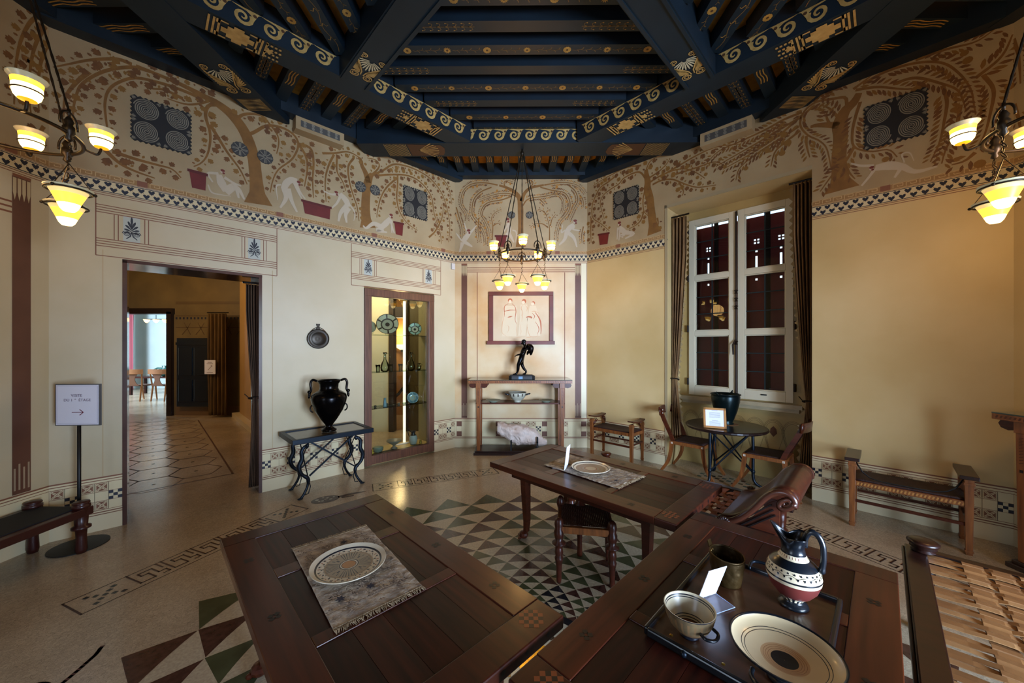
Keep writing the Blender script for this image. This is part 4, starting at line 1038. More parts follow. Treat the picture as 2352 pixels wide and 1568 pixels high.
# painted pots and arches under the sill
D = Deco(WN)
for i in range(7):
    c = Vector((WU0+.02+i*.19, .56)); 
    for r in (.085, .098, .108): D.rib([c+Vector((r*math.cos(t)*1.0, r*math.sin(t)*1.5)) for t in [PI*k/14 for k in range(15)]]+[c+Vector((-r*.3, -.28))], .004, None, .0015, 0)
    D.rib([c+Vector((.108, 0)), c+Vector((.03, -.28))], .004, None, .0015, 0)
    if i % 2: lens_leaf(D, c+Vector((0, -.05)), Vector((0, 1)), .13, 1, .28)
D.build('painted_arcade', [mat('arcade_line', '#7a643c', .6), mat('arcade_brown', '#5c3a26', .6)], niche)
m = MB(); whexa(m, WR, 1.30, 2.66, .875, .925, -.43, -.33); whexa(m, WR, 1.33, 2.63, .83, .876, -.43, -.36)
m.build('trim_1', mat('sill_stone', '#b5a685', .4, c2='#9c8d70', scale=5), kind='structure', label='stone window sill')
m = MB(); whexa(m, WR, NICHE[0]-.035, NICHE[0], .0, 3.50, -.0, .006); whexa(m, WR, NICHE[0]-.035, NICHE[1], 3.46, 3.50, 0, .006)
m.build('trim_2', mat('niche_edge', '#9a8a6a', .45), kind='structure')
win = thing('window_1', 'tall white casement window with leaded panes and red shutters behind', None, kind='structure')
o0, o1 = -.47, -.40
m = MB()
mu = (WU0+WU1)/2
zr = [WZ0, WZ0+.115]; 
for s, (a, b) in enumerate(((WU0, mu-.012), (mu+.012, WU1))):
    fm = MB(); st = .075
    whexa(fm, WR, a, a+st, WZ0, WZ1, o0, o1); whexa(fm, WR, b-st, b, WZ0, WZ1, o0, o1)
    H_ = (WZ1-WZ0-.20-.14)/3
    ys = [WZ0+.12+k*(H_+.07) for k in range(3)]
    whexa(fm, WR, a+st, b-st, WZ0, ys[0], o0, o1); whexa(fm, WR, a+st, b-st, ys[2]+H_, WZ1, o0, o1)
    for k in (0, 1): whexa(fm, WR, a+st, b-st, ys[k]+H_, ys[k+1], o0, o1)
    for y in ys:   # glazing beads
        for q in ((a+st, a+st+.012, y, y+H_), (b-st-.012, b-st, y, y+H_), (a+st, b-st, y, y+.012), (a+st, b-st, y+H_-.012, y+H_)): whexa(fm, WR, q[0], q[1], q[2], q[3], o0+.01, o1-.018)
    sash = fm.build('sash', WINW, win, bevel=.004)
    for y in ys:
        g = MB(); whexa(g, WR, a+st, b-st, y, y+H_, -.452, -.446); g.build('pane', GLASS, sash)
        g = MB(); cu = (a+b)/2; whexa(g, WR, cu-.007, cu+.007, y, y+H_, -.446, -.438)
        for k in (1, 2): whexa(g, WR, a+st, b-st, y+H_*k/3-.006, y+H_*k/3+.006, -.446, -.438)
        g.build('lead_bars', mat('lead_bar_green', '#1d2a2c', .5, .3), sash)
g = MB(); g.tube([WR.P(mu, WZ0+.05, -.385), WR.P(mu, WZ1-.02, -.385)], .011, 8)
for z in (1.65, 2.1, 2.2, 2.3): g.lathe([(.001, -.03), (.022, -.02), (.012, 0), (.024, .02), (.001, .035)], 10, 0, WR.P(mu, z, -.385))
g.tube([WR.P(mu, 1.70, -.385), WR.P(mu-.03, 1.62, -.35), WR.P(mu-.02, 1.5, -.34)], .011, 6)
g.build('espagnolette_bolt', mat('dark_iron_bolt', '#2a1f18', .4, .5), win)
for z in (1.12, 1.85, 2.55, 3.2):
    for u in (WU0-.012, WU1+.012):
        g = MB(); g.lathe([(.001, -.05), (.014, -.045), (.014, .045), (.001, .05)], 8, 0, WR.P(u, z, -.40)); g.build('hinge', mat('dark_iron_bolt', '', .4), win)
g = MB(); whexa(g, WR, 2.25, 2.31, 1.005, 1.02, -.40, -.39); g.build('small_latch', BLKP, win)
# shutters with cut-outs, outside the glass
holes = []
for cu in (WU0+.18, WU0+.47, mu+.17, mu+.43):
    for du in (-.032, .005):
        for dz in (0, .038): holes.append((cu+du, cu+du+.026, 2.93+dz, 2.93+dz+.028))
    holes += [(cu-.016, cu+.012, 2.82, 2.85), (cu-.016, cu+.012, 2.585, 2.775), (cu-.016, cu+.012, 2.535, 2.562), (cu-.016, cu+.012, 2.455, 2.485)]
us = sorted({WU0-.1, WU1+.1} | {h_[0] for h_ in holes} | {h_[1] for h_ in holes}); zs = sorted({WZ0-.05, WZ1-.07} | {h_[2] for h_ in holes} | {h_[3] for h_ in holes})
m = MB()
for i in range(len(us)-1):
    run = None
    for j in range(len(zs)-1):
        cu, cz = (us[i]+us[i+1])/2, (zs[j]+zs[j+1])/2
        inh = any(h_[0] < cu < h_[1] and h_[2] < cz < h_[3] for h_ in holes)
        if not inh and run is None: run = zs[j]
        if inh and run is not None: whexa(m, WR, us[i], us[i+1], run, zs[j], -.66, -.63); run = None
    if run is not None: whexa(m, WR, us[i], us[i+1], run, zs[-1], -.66, -.63)
m.build('shutter', mat('shutter_red_brown', '#b04146', .5, c2='#96343c', scale=3), win)
m = MB()
for a in (WU0+.26, mu-.02, mu+.27): whexa(m, WR, a, a+.05, WZ0-.05, WZ1, -.63, -.61)
m.build('shutter_battens', mat('shutter_dark', '#2a1012', .5), win)
m = MB()
for (a, b) in ((WU0-.12, WU0-.10), (WU1+.1, WU1+.12)): whexa(m, WR, a, b, .8, 3.5, -.66, -.5)
whexa(m, WR, WU0-.12, WU1+.12, .78, .8, -.66, -.5)
m.build('outer_reveal', mat('shutter_dark', '', .5), win)

# ------------------------------------------------------------------ curtains
CURT = mat('curtain_brown_gold', '#85633a', .75, c2='#4a3019', scale=9, grain=(1, 1, .35), detail=5)
CURTL = mat('curtain_edge_beige', '#a08a62', .75)
def curtain(name, label, w, u0, u1, o, z0, z1, tie=None, pull=0., folds=7, depth=.05, mats=(CURT, CURTL), side=1, seed=1):
    random.seed(seed); ph = [random.uniform(0, 6) for _ in range(4)]
    root = thing(name, label, 'curtain', w.P((u0+u1)/2, z0, o), 0)
    R_ = Vector(root.location)
    def fn(a, b):
        z = z0+(z1-z0)*b; k = 1.
        if tie is not None:
            t = (z-tie)/(z1-tie) if z > tie else (tie-z)/(tie-z0)
            k = .28+.72*min(1, t*1.3)**.8 if z > tie else .28+.45*t
        c = (u0 if pull < 0 else u1) if tie is not None else (u0+u1)/2
        u = c+((u0+(u1-u0)*a)-c)*k
        q = math.sin(a*folds*2*PI+ph[0]+.5*math.sin(b*3+ph[1]))*depth*(.5+.5*k)+.2*depth*math.sin(a*23+b*4)
        return Vector(w.P(u, z, o+q))-R_
    m = MB(); m.grid(fn, folds*8, 30); c = m.build('cloth', mats[0], root, smooth=True, solid=.006)
    e = MB(); n_ = 40
    if side:
        ed = 1. if side > 0 else 0.
        for i in range(n_):
            p = fn(ed, i/n_); p2 = fn(ed, (i+1)/n_); q = Vector((w.d.x, w.d.y, 0))*(.035*side)
            e.add([p, p2, (p+p2)/2+q], [(0, 1, 2)])
        e.build('zigzag_border', mats[1], root)
    m = MB(); m.tube([Vector(w.P(u0-.03, z1+.02, o))-R_, Vector(w.P(u1+.03, z1+.02, o))-R_], .012, 8)
    m.build('rod', mat('rod_dark', '#1c1713', .4, .5), root)
    if tie is not None:
        m = MB(); cu = (u0 if pull < 0 else u1)+(.14*(u1-u0) if pull < 0 else -.14*(u1-u0))
        m.tube([Vector(w.P(cu+.055*math.cos(t), tie+.015*math.sin(t), o+.05*math.sin(t)))-R_ for t in [2*PI*i/14 for i in range(14)]], .008, 6, closed=True)
        m.tube([Vector(w.P(cu-.05, tie, o))-R_, Vector(w.P(cu-.09, tie+.05, o-.02))-R_], .005, 5); m.build('tie_cord', mat('rod_dark', '', .4), root)
    return root
curtain('curtain', 'brown gold striped curtain at the left side of the window niche', WR, NICHE[0]+.02, NICHE[0]+.20, -.13, .30, 3.34, tie=1.16, pull=-1, folds=4, depth=.035, seed=2)
curtain('curtain', 'dark brown curtain at the right side of the window niche', WR, NICHE[1]-.19, NICHE[1]-.02, -.16, .08, 3.40, tie=1.0, pull=1, folds=5, depth=.045, side=-1, seed=5)

# ================================================================== DOORWAY, PASSAGE, FAR ROOMS
MARB = mat('door_marble_mauve', '#5b4038', .12, c2='#3e2c2a', scale=2.5, detail=8, coat=.5)
m = MB(); t = .03
whexa(m, WL, DOOR[0], DOOR[0]+t, 0, DOOR[3], -.45, .008); whexa(m, WL, DOOR[1]-t, DOOR[1], 0, DOOR[3], -.45, .002)
whexa(m, WL, DOOR[0], DOOR[1], DOOR[3]-t, DOOR[3], -.45, .008)
m.build('door_1', MARB, kind='structure', label='doorway lined with glossy mauve marble')
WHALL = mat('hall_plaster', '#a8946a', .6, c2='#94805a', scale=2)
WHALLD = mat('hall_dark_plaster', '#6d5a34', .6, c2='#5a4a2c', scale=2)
def wallbox(name, pts, z0, z1, mt, th=.12, kind='structure'):
    a, b = Vector(pts[0]), Vector(pts[1]); d = (b-a).normalized(); q = Vector((-d.y, d.x))*th
    m = MB(); P = [a, b, b+q, a+q]; m.hexa([(p.x, p.y, z0) for p in P]+[(p.x, p.y, z1) for p in P]); return m.build(name, mt, kind=kind)
wallbox('wall_passage_right', [(-2.75, 4.80), (-6.25, 8.30)], 0, 3.6, mat('passage_warm_plaster', '#b8935a', .5, c2='#a9844c', scale=1.5), -.12)
wallbox('trim_3', [(-2.75, 4.62), (-6.42, 8.29)], 0, .10, mat('passage_step_stone', '#c8b791', .35), -.16)
wallbox('wall_passage_left', [(-4.95, 2.45), (-10.6, 8.1)], 0, 3.6, WHALL, .12)
m = MB()
def yb(m, x0, x1, z0, z1, y0=8.5, y1=8.7, mi=0): m.box(x0, x1, y0, y1, z0, z1, mi)
HX0, HX1, HZ = -9.35, -7.99, 2.41
yb(m, -14, HX0, 0, 3.6); yb(m, HX1, -6.1, 0, 3.6); yb(m, HX0, HX1, HZ, 3.6)
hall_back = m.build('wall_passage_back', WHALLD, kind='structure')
m = MB(); m.box(HX0-.03, HX0+.04, 8.42, 8.72, 0, HZ); m.box(HX1-.06, HX1+.05, 8.42, 8.72, 0, HZ); m.box(HX0-.05, HX1+.07, 8.42, 8.72, HZ-.05, HZ+.08)
m.build('door_2', mat('door_frame_black_brown', '#1d1210', .25, coat=.3), kind='structure')
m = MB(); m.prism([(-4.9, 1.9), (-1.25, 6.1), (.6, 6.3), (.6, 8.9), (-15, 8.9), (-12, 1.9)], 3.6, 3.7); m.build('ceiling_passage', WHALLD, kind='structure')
# painted band on the hall wall
class FlatY:
    def __init__(s, y): s.y = y; s.n = Vector((0, -1))
    def P(s, u, z, o=0.): return (u, s.y-o, z)
D = Deco(FlatY(8.5))
for z in (2.05, 2.32, 2.6, 2.64): D.rect(-7.9, -6.2, z-.008, z+.008, .002, 0)
for i in range(20): D.rect(-7.9+i*.085, -7.86+i*.085, 2.24, 2.29, .002, 1)
for i in range(5):
    x = -7.75+i*.32
    D.rib([Vector((x, 1.88)), Vector((x+.12, 2.02)), Vector((x+.2, 2.16))], .02, .01, .002, 0); D.rib([Vector((x+.2, 1.88)), Vector((x+.05, 2.16))], .02, .01, .002, 0)
D.rect(-7.9, -6.2, .0, .22, .004, 2)
D.build('painted_band', [mat('band_brown_dark', '#4a341c', .6), INK, mat('hall_base_brown', '#6a5034', .4)], hall_back)
# dark double door panel
cb_ = thing('panelled_door', 'blue-black panelled door leaf seen through the doorway', 'door', (-7.36, 8.42, .22))
m = MB(); m.box(-.42, .38, -.03, .03, 0, 1.58); m.build('leaf', mat('blue_black_lacquer', '#0c1824', .22, coat=.4), cb_, bevel=.005)
for (a, b, c, d) in ((-.36, -.05, .12, .62), (-.0, .32, .12, .62), (-.36, -.05, .72, 1.36), (0, .32, .72, 1.36)):
    m = MB(); m.box(a, b, -.05, -.03, c, d); m.build('panel', mat('blue_black_lacquer', '', .3), cb_, bevel=.008)
m = MB(); m.box(-.42, .38, -.055, -.03, 1.42, 1.48); m.build('moulding', mat('blue_black_lacquer', '', .3), cb_)
CURO = mat('curtain_olive_gold', '#6b5026', .8, c2='#4a361a', scale=8, grain=(1, 1, .3))
class FY(FlatY):
    d = Vector((1, 0)); a = Vector((0, 0))
curtain('curtain', 'olive brown curtain hanging beside the blue-black door in the passage', FY(8.25), -6.92, -6.50, 0, .05, 2.35, tie=None, folds=5, depth=.04, mats=(CURO, CURO), side=0, seed=9)
curtain('curtain', 'narrow brown curtain tied back behind the doorway\'s right jamb', WL, DOOR[1]-.115, DOOR[1]-.02, -.22, .02, 2.30, tie=1.02, pull=1, folds=4, depth=.04, mats=(mat('curtain_door_brown', '#5a3f28', .8, c2='#3a281b', scale=10, grain=(1, 1, .25)), CURTL), side=0, seed=4)
sg = thing('notice', 'white notice with diagonal arrow hung in the passage', 'sign', (-6.80, 8.15, .99))
m = MB(); m.box(-.12, .12, -.01, .01, 0, .31); m.build('board', PAPER, sg)
m = MB(); D = Deco(FlatY(0)); 
D.rib([Vector((-.04, .09)), Vector((.05, .19))], .008, None, .012); D.rib([Vector((.02, .19)), Vector((.05, .19)), Vector((.05, .16))], .007, None, .012)
for i, (a, b) in enumerate(((-.05, .05), (-.07, .07))): D.rect(a, b, .26-.035*i, .268-.035*i, .012)
D.rect(-.07, .07, .03, .038, .012); D.build('print', mat('print_brown', '#5d3a36', .6), sg)
# far bright room
FARW = mat('far_room_wall', '#b9c4be', .6, c2='#aab8b4', scale=1)
m = MB(); m.box(-20, -7.4, 14.0, 14.2, 0, 4); m.build('wall_far_room_back', FARW, kind='structure')
m = MB(); m.box(-16.4, -16.2, 8.7, 14, 0, 4); m.build('wall_far_room_left', FARW, kind='structure')
m = MB(); m.box(-7.6, -7.4, 8.72, 14, 0, 4); m.build('wall_far_room_right', FARW, kind='structure')
m = MB(); m.box(-17, -7.4, 8.72, 14.2, 4, 4.1); m.build('ceiling_far_room', FARW, kind='structure')
curtain('curtain', 'pink red curtain at the left edge of the bright far room', FY(13.4), -14.5, -14.0, 0, .01, 2.9, folds=4, depth=.04, mats=(mat('curtain_pink_red', '#a0525a', .7), CURTL), side=0, seed=12)
FCH = mat('far_chair_honey', '#a06a3c', .4, c2='#8a5830', scale=6)
def far_chair():
    r = thing('dining_chair', 'honey wood chair with curved back rail, left of the pair in the far room', 'chair', (-11.15, 10.9, 0), .0)
    m = MB(); m.box(-.23, .23, -.22, .2, .44, .475); m.build('seat', mat('far_seat_brown', '#4e3020', .6), r, bevel=.01)
    for sx in (-1, 1):
        m = MB(); m.tube([(sx*.21, -.22, .44), (sx*.215, -.27, 0)], [.024, .018], 6); m.build('leg', FCH, r)
        m = MB(); m.tube([(sx*.21, .2, .44), (sx*.2, .26, 0)], [.024, .018], 6); m.build('leg', FCH, r)
        m = MB(); m.tube([(sx*.23, -.22, .44), (sx*.26, -.26, .88)], [.02, .018], 6); m.build('post', FCH, r)
    m = MB(); m.grid(lambda a, b: ((a-.5)*.62, -.27-.10*(.25-(a-.5)**2)*2, .80+b*.14), 10, 2); m.build('back_rail', FCH, r, solid=.022)
    m = MB(); m.grid(lambda a, b: ((a-.5)*(.16+.22*abs(2*b-1)**2), -.27-.02*b, .46+b*.36), 6, 8); m.build('splat', mat('far_splat_brown', '#6a4226', .5), r, solid=.015)
    return r
fc = far_chair(); dup(fc, (-10.42, 10.93, 0), -.08, 'honey wood chair with curved back rail, right of the pair in the far room')
ft = thing('side_table', 'dark table carrying a green jug in the far room', 'table', (-11.9, 12.3, 0))
m = MB(); m.box(-.9, .9, -.3, .3, .56, .60); m.build('table_top', WOODD, ft)
for sx in (-.8, .8):
    for sy in (-.24, .24):
        m = MB(); m.box(sx-.03, sx+.03, sy-.03, sy+.03, 0, .56); m.build('leg', WOODD, ft)
fj = thing('jug', 'dark green jug with branching spout on the far room table', 'jug', (-11.75, 12.3, .60))
m = MB(); m.lathe([(.08, 0), (.16, .05), (.19, .16), (.15, .27), (.09, .31), (.12, .36)], 16); m.build('body', mat('jug_green', '#1f4a42', .3), fj, smooth=True)
m = MB(); m.tube([(.12, 0, .34), (.24, 0, .33), (.22, 0, .2), (.16, 0, .14)], .018, 6); m.build('handle', mat('jug_green', '', .3), fj)
m = MB(); m.tube([(-.1, 0, .25), (-.3, 0, .28), (-.45, 0, .20)], [.05, .03, .03], 8); m.build('spout', mat('jug_green', '', .3), fj)
lf = thing('chandelier', 'small row of three lit glass lamps in the far room', 'lamp', (-12.1, 12.3, 2.5))
GLOW = mat('lamp_glow_warm', '#ffc86a', .5, emit=6)
for i in range(3):
    m = MB(); m.lathe([(.02, -.09), (.06, -.05), (.09, .02)], 12, 0, (-.32+i*.32, 0, 0)); m.build('shade', GLOW, lf)
m = MB(); m.tube([(-.4, 0, .03), (.4, 0, .03)], .012, 6); m.tube([(0, 0, .03), (0, 0, 1.5)], .008, 6); m.build('rod', IRON, lf)
# lobby behind the display case
LOB = mat('lobby_orange_plaster', '#b9905a', .6, c2='#a87c44', scale=1.5)
m = MB(); m.box(-6.2, .6, 8.6, 8.75, 0, 3.6); m.build('wall_lobby_back', LOB, kind='structure')
m = MB(); m.box(.4, .55, 6.3, 8.6, 0, 3.6); m.build('wall_lobby_right', LOB, kind='structure')
m = MB(); m.box(-4.3, -2.36, 6.9, 7.0, 0, 3.6); m.build('wall_lobby_partition', mat('lobby_pale_plaster', '#c0b694', .6), kind='structure')
m = MB(); m.box(-2.36, -2.27, 6.86, 7.04, 0, 3.5); m.box(-2.1, -2.02, 6.9, 7.0, 0, 3.5); m.box(-2.27, -2.1, 6.9, 7.0, 2.15, 2.35); m.build('door_3', mat('lobby_dark_frame', '#2c221c', .4), kind='structure')
m = MB(); m.box(-2.02, -1.2, 6.95, 7.0, 0, 3.5); m.build('wall_lobby_dark_panel', mat('lobby_olive', '#4a4228', .5), kind='structure')
sc_ = thing('wall_lamp', 'half bowl uplight on the orange wall behind the display case', 'lamp', (-2.62, 8.54, 1.62))
m = MB(); m.lathe([(.03, -.10), (.12, -.05), (.2, .02), (.21, .03)], 18, sy=.4); m.build('bowl', mat('sconce_glow', '#ffdca8', .5, emit=3), sc_, smooth=True)
m = MB(); m.box(-.03, .03, -.02, .06, -.14, 0); m.build('bracket', IRON, sc_)
bpy.data.objects['passage_lamp_light'].location = (-2.62, 8.35, 1.85)
hr = thing('handrail', 'dark sloping handrail behind the display case', 'handrail', (-2.3, 7.6, 0))
m = MB(); m.tube([(-.45, 0, .35), (-.1, -.05, .62), (.25, -.05, 1.05)], .03, 8); m.build('rail', BLKP, hr)
m = MB(); m.tube([(-.4, 0, .39), (-.4, 0, 0)], .015, 6); m.build('post', BLKP, hr); m = MB(); m.tube([(.2, -.05, .98), (.2, -.05, 0)], .015, 6); m.build('post', BLKP, hr)

# ================================================================== DISPLAY CASE in the wall
dc = thing('display_case', 'tall glass display case in a brown wooden frame set in the wall', 'display case', WL.P((VIT[0]+VIT[1])/2, 0, 0))
R_ = Vector(dc.location)
def loc(mb):
    mb.v = [tuple(Vector(v)-R_) for v in mb.v]; return mb
fw = .10
m = MB()
for (a, b, z0, z1) in ((VIT[0]+.004, VIT[0]+fw, 0.02, 2.375), (VIT[1]-fw, VIT[1]-.004, .02, 2.375)): whexa(m, WL, a, b, z0, z1, -.06, .015)
loc(m).build('stile', WOODV, dc, bevel=.006)
m = MB(); whexa(m, WL, VIT[0]+.004, VIT[1]-.004, 2.275, 2.375, -.058, .018); loc(m).build('rail', WOODV, dc, bevel=.006)
m = MB(); whexa(m, WL, VIT[0]+.004, VIT[1]-.004, .03, .145, -.058, .018)
loc(m).build('rail', WOODV, dc, bevel=.006)
m = MB(); whexa(m, WL, VIT[0]+fw, VIT[1]-fw, .145, 2.275, -.04, -.035); loc(m).build('front_glass', GLASS, dc)
m = MB(); whexa(m, WL, VIT[0], VIT[1], .001, .13, -.43, -.06); loc(m).build('base_board', mat('case_base_cream', '#b59c64', .4), dc)
m = MB(); whexa(m, WL, VIT[0], VIT[0]+.02, .13, 2.38, -.42, -.06); whexa(m, WL, VIT[1]-.02, VIT[1], .13, 2.38, -.42, -.06); loc(m).build('side_lining', mat('case_lining', '#8d8560', .4), dc)
SZ = [1.765, 1.248, .752]
for z in SZ:
    m = MB(); whexa(m, WL, VIT[0]+.02, VIT[1]-.02, z-.006, z, -.36, -.075); loc(m).build('glass_shelf', GLASSG, dc)
m = MB(); whexa(m, WL, VIT[1]-.30, VIT[1]-.265, .13, 2.3, -.40, -.38); loc(m).build('light_strip', mat('tube_light', '#fff0cf', .5, emit=1.6), dc)
m = MB(); whexa(m, WL, VIT[0]+.025, VIT[0]+.12, 1.0, 2.0, -.40, -.39); loc(m).build('text_panel', PAPER, dc)
m = MB()
for k in range(9): whexa(m, WL, VIT[0]+.03, VIT[0]+.03+.07*(.6+.4*((k*7) % 5)/5), 1.2+k*.08, 1.212+k*.08, -.389, -.388)
loc(m).build('text_lines', BLKP, dc, kind='stuff')
def vp(x, o=-.2):
    w = Wall(PL+WL.n*o, PBL+WL.n*o); w.a = WL.a+WL.n*o; u = w.px(x, 800).x; p = w.P(u, 0, 0); return p[0], p[1]
def plate_upright(name, label, x, zc, r, o, mt, mt2, tilt=1.25, n=36, face=None):
    px_, py_ = vp(x, o); t = thing(name, label, 'plate', (px_, py_, zc-r))
    ang = math.atan2(-py_, -px_) if face is None else face
    T = Matrix.Translation((0, 0, r)) @ Matrix.Rotation(ang, 4, 'Z') @ Matrix.Rotation(tilt, 4, 'Y')
    m = MB(T)
    m.lathe([(.001, -.02), (r*.5, -.02), (r*.62, -.012), (r*.95, .006), (r, .012), (r*.95, .010), (r*.6, -.008), (r*.48, -.013), (r*.2, -.014), (.001, -.014)], n, f=lambda i, k: (1 if i in (4, 6) or (i == 5 and k % 6 == 0) or (i == 8) else (2 if i == 7 else 0)))
    m.build('dish', [mt, mt2, mat('slip_grey', '#8f8a72', .4)], t, smooth=True)
    m = MB(); m.tube([(-.03, 0, .05), (-.03, 0, .001), (.05, 0, .001), (.05, 0, .03)], .003, 5); m.build('stand', GLASSG, t)
    return t
SLIP = mat('slip_cream_grey', '#a39c80', .4); DK = mat('slip_black', '#231a18', .4)
plate_upright('plate', 'large painted plate with black centre on the top glass shelf', 890, 1.765+.155, .152, -.14, SLIP, DK)
plate_upright('plate', 'small green rimmed plate at right on the top glass shelf', 953, 1.765+.10, .098, -.14, mat('slip_green', '#7f957f', .4), DK)
plate_upright('plate', 'plate half hidden at the left edge of the top glass shelf', 849, 1.765+.11, .09, -.28, SLIP, SLIP)
plate_upright('glass_dish', 'round clear glass dish standing on the third shelf', 948, .752+.085, .083, -.16, mat('dish_glass_blue', '#6d8589', .15, .3), mat('dish_glass_rim', '#9fb4b6', .15, .4))
def glassware(name, label, x, z, prof, o=-.16, handle=None, group=None):
    px_, py_ = vp(x, o); t = thing(name, label, name.split('_')[-1], (px_, py_, z), 0, group)
    m = MB(); m.lathe(prof, 20, top=False); m.build('body', GLASS, t, smooth=True, solid=.002)
    if handle: m = MB(); m.tube(handle, .006, 6); m.build('handle', GLASS, t, smooth=True)
    return t
dec = [(.03, 0), (.055, .01), (.062, .06), (.045, .12), (.018, .17), (.014, .24), (.028, .27)]
glassware('glass_decanter', 'tall clear glass decanter with looped handle on the middle shelf, left', 884, 1.249, dec, handle=[(.02, 0, .26), (.07, 0, .25), (.075, 0, .15), (.055, 0, .09)])
glassware('glass_decanter', 'clear glass decanter with long neck on the middle shelf, right', 944, 1.249, dec, handle=[(.02, 0, .26), (.06, 0, .22), (.055, 0, .12)])
cup_ = [(.022, 0), (.024, .004), (.024, .05), (.034, .10)]
for x, l in ((868, 'small clear tumbler left of the glass decanter'), (898, 'small clear tumbler just right of the left decanter'), (920, 'flared clear tumbler alone in the middle of the middle shelf')): glassware('glass_tumbler', l, x, 1.249, cup_, group='clear tumblers on the middle shelf')
glassware('glass_jug', 'little glass jug at the right end of the middle shelf', 962, 1.249, [(.02, 0), (.035, .02), (.03, .06), (.015, .08), (.028, .105)], handle=[(.02, 0, .10), (.05, 0, .08), (.03, 0, .04)])
px_, py_ = vp(884, -.14); t = thing('flask', 'slim blue grey flask standing on the third shelf', 'flask', (px_, py_, .753)); m = MB(); m.lathe([(.024, 0), (.026, .02), (.018, .09), (.016, .12), (.022, .125)], 14); m.build('body', mat('flask_blue_grey', '#6f858c', .3), t, smooth=True)
random.seed(5)
for i in range(9):
    x = 862+i*9; px_, py_ = vp(x, -.18-.06*(i % 2)); 
    if i % 3 == 0:
        t = thing('small_pot', 'tiny silver pot at the %s of the third glass shelf' % ('left end', 'middle', 'right end')[i//3], 'pot', (px_, py_, .753), 0, 'tiny silver pots on the third shelf')
        m = MB(); m.lathe([(.012, 0), (.02, .012), (.014, .028), (.018, .03)], 12); m.build('body', mat('silver', '#a8a090', .25, .9), t, smooth=True)
    else:
        t = thing('spoon', '%s thin silver spoon from the left on the third glass shelf' % ('first', 'second', 'third', 'fourth', 'fifth', 'last')[i-i//3-1], 'spoon', (px_, py_, .7545), .9, 'silver spoons on the third shelf')
        m = MB(); m.tube([(-.06, 0, .002), (.03, 0, .003)], .002, 5); m.build('stem', mat('silver', '', .25), t)
        m = MB(); m.sphere((.045, 0, .004), .014, 8, 0, (1.2, .8, .25)); m.build('bowl', mat('silver', '', .25), t)
px_, py_ = vp(905, -.17); t = thing('footed_bowl', 'grey footed bowl on the floor of the display case', 'bowl', (px_, py_, .131)); m = MB()
m.lathe([(.05, 0), (.045, .012), (.02, .03), (.02, .05), (.06, .075), (.105, .11), (.108, .125), (.10, .12), (.05, .085), (.001, .08)], 24, top=False); m.build('body', mat('bowl_grey_clay', '#7a7060', .4), t, smooth=True)
px_, py_ = vp(868, -.15); t = thing('small_bowl', 'small lidded grey bowl at left in the display case', 'bowl', (px_, py_, .131)); m = MB()
m.lathe([(.04, 0), (.07, .03), (.072, .06), (.075, .065), (.05, .08), (.001, .085)], 20); m.build('body', mat('bowl_green_grey', '#6d7768', .4), t, smooth=True)
px_, py_ = vp(949, -.17); t = thing('jug', 'black and white jug with tall handle in the display case', 'jug', (px_, py_, .131)); m = MB()
m.lathe([(.03, 0), (.045, .01), (.06, .06), (.062, .10), (.045, .14), (.028, .165), (.04, .205)], 20, f=lambda i, k: 1 if i in (0, 4, 5) else 0); m.build('body', [mat('jug_pale', '#9fa29a', .4), GLAZEB], t, smooth=True)
m = MB(); m.tube([(-.04, 0, .19), (-.065, 0, .25), (-.085, 0, .2), (-.06, 0, .12)], .007, 6); m.build('handle', GLAZEB, t, smooth=True)
for x, l in ((856, 'left'), (966, 'right')):
    px_, py_ = vp(x, -.085); t = thing('brass_ornament', 'small brass ornament at the %s corner of the case floor' % l, 'ornament', (px_, py_, .131)); m = MB()
    m.lathe([(.03, 0), (.03, .01), (.012, .02), (.022, .04), (.01, .055), (.02, .07)], 12); m.build('body', mat('brass_gold', '#a08030', .3, .9), t, smooth=True)
for x, o, l in ((888, -.11, 'dark knife shaped blade'), (925, -.32, 'pale enamel plaque')):
    px_, py_ = vp(x, o); t = thing('plaque', l+' lying on the case floor', 'plaque', (px_, py_, .131), .8); m = MB()
    m.box(-.11, .11, -.03, .03, 0, .006); m.build('plate', PAPER if 'pale' in l else BLKP, t)
# ================================================================== FURNITURE
R45 = math.radians(45)
def rboard(m, x0, x1, y0, y1, z0, z1, mi=0): m.box(x0, x1, y0, y1, z0, z1, mi)
def leg_paw(mt, parent, x, y, H, sx, sy, w=.075):
    m = MB(); P = [(0, 0, H), (0, 0, H*.8), (-.004, 0, H*.5), (-.008, 0, H*.25), (-.004, 0, H*.10)]
    for i in range(4):
        a, b = P[i], P[i+1]; w1 = w*(1-.12*i); w2 = w*(1-.12*(i+1))
        m.beam((x+sx*a[0], y+sy*a[0], a[2]), (x+sx*b[0], y+sy*b[0], b[2]), w1, w1*.8, (1, 0, 0), w2, w2*.8)
    m.sphere((x+sx*.012, y+sy*.012, H*.055), .036, 10, 0, (1.1, 1.1, .95))
    for k in (-1, 0, 1): m.sphere((x+sx*.035+k*.018*(-sy), y+sy*.035+k*.018*sx, .014), .017, 7, 0, (1, 1, .8))
    m.build('leg', mt, parent)
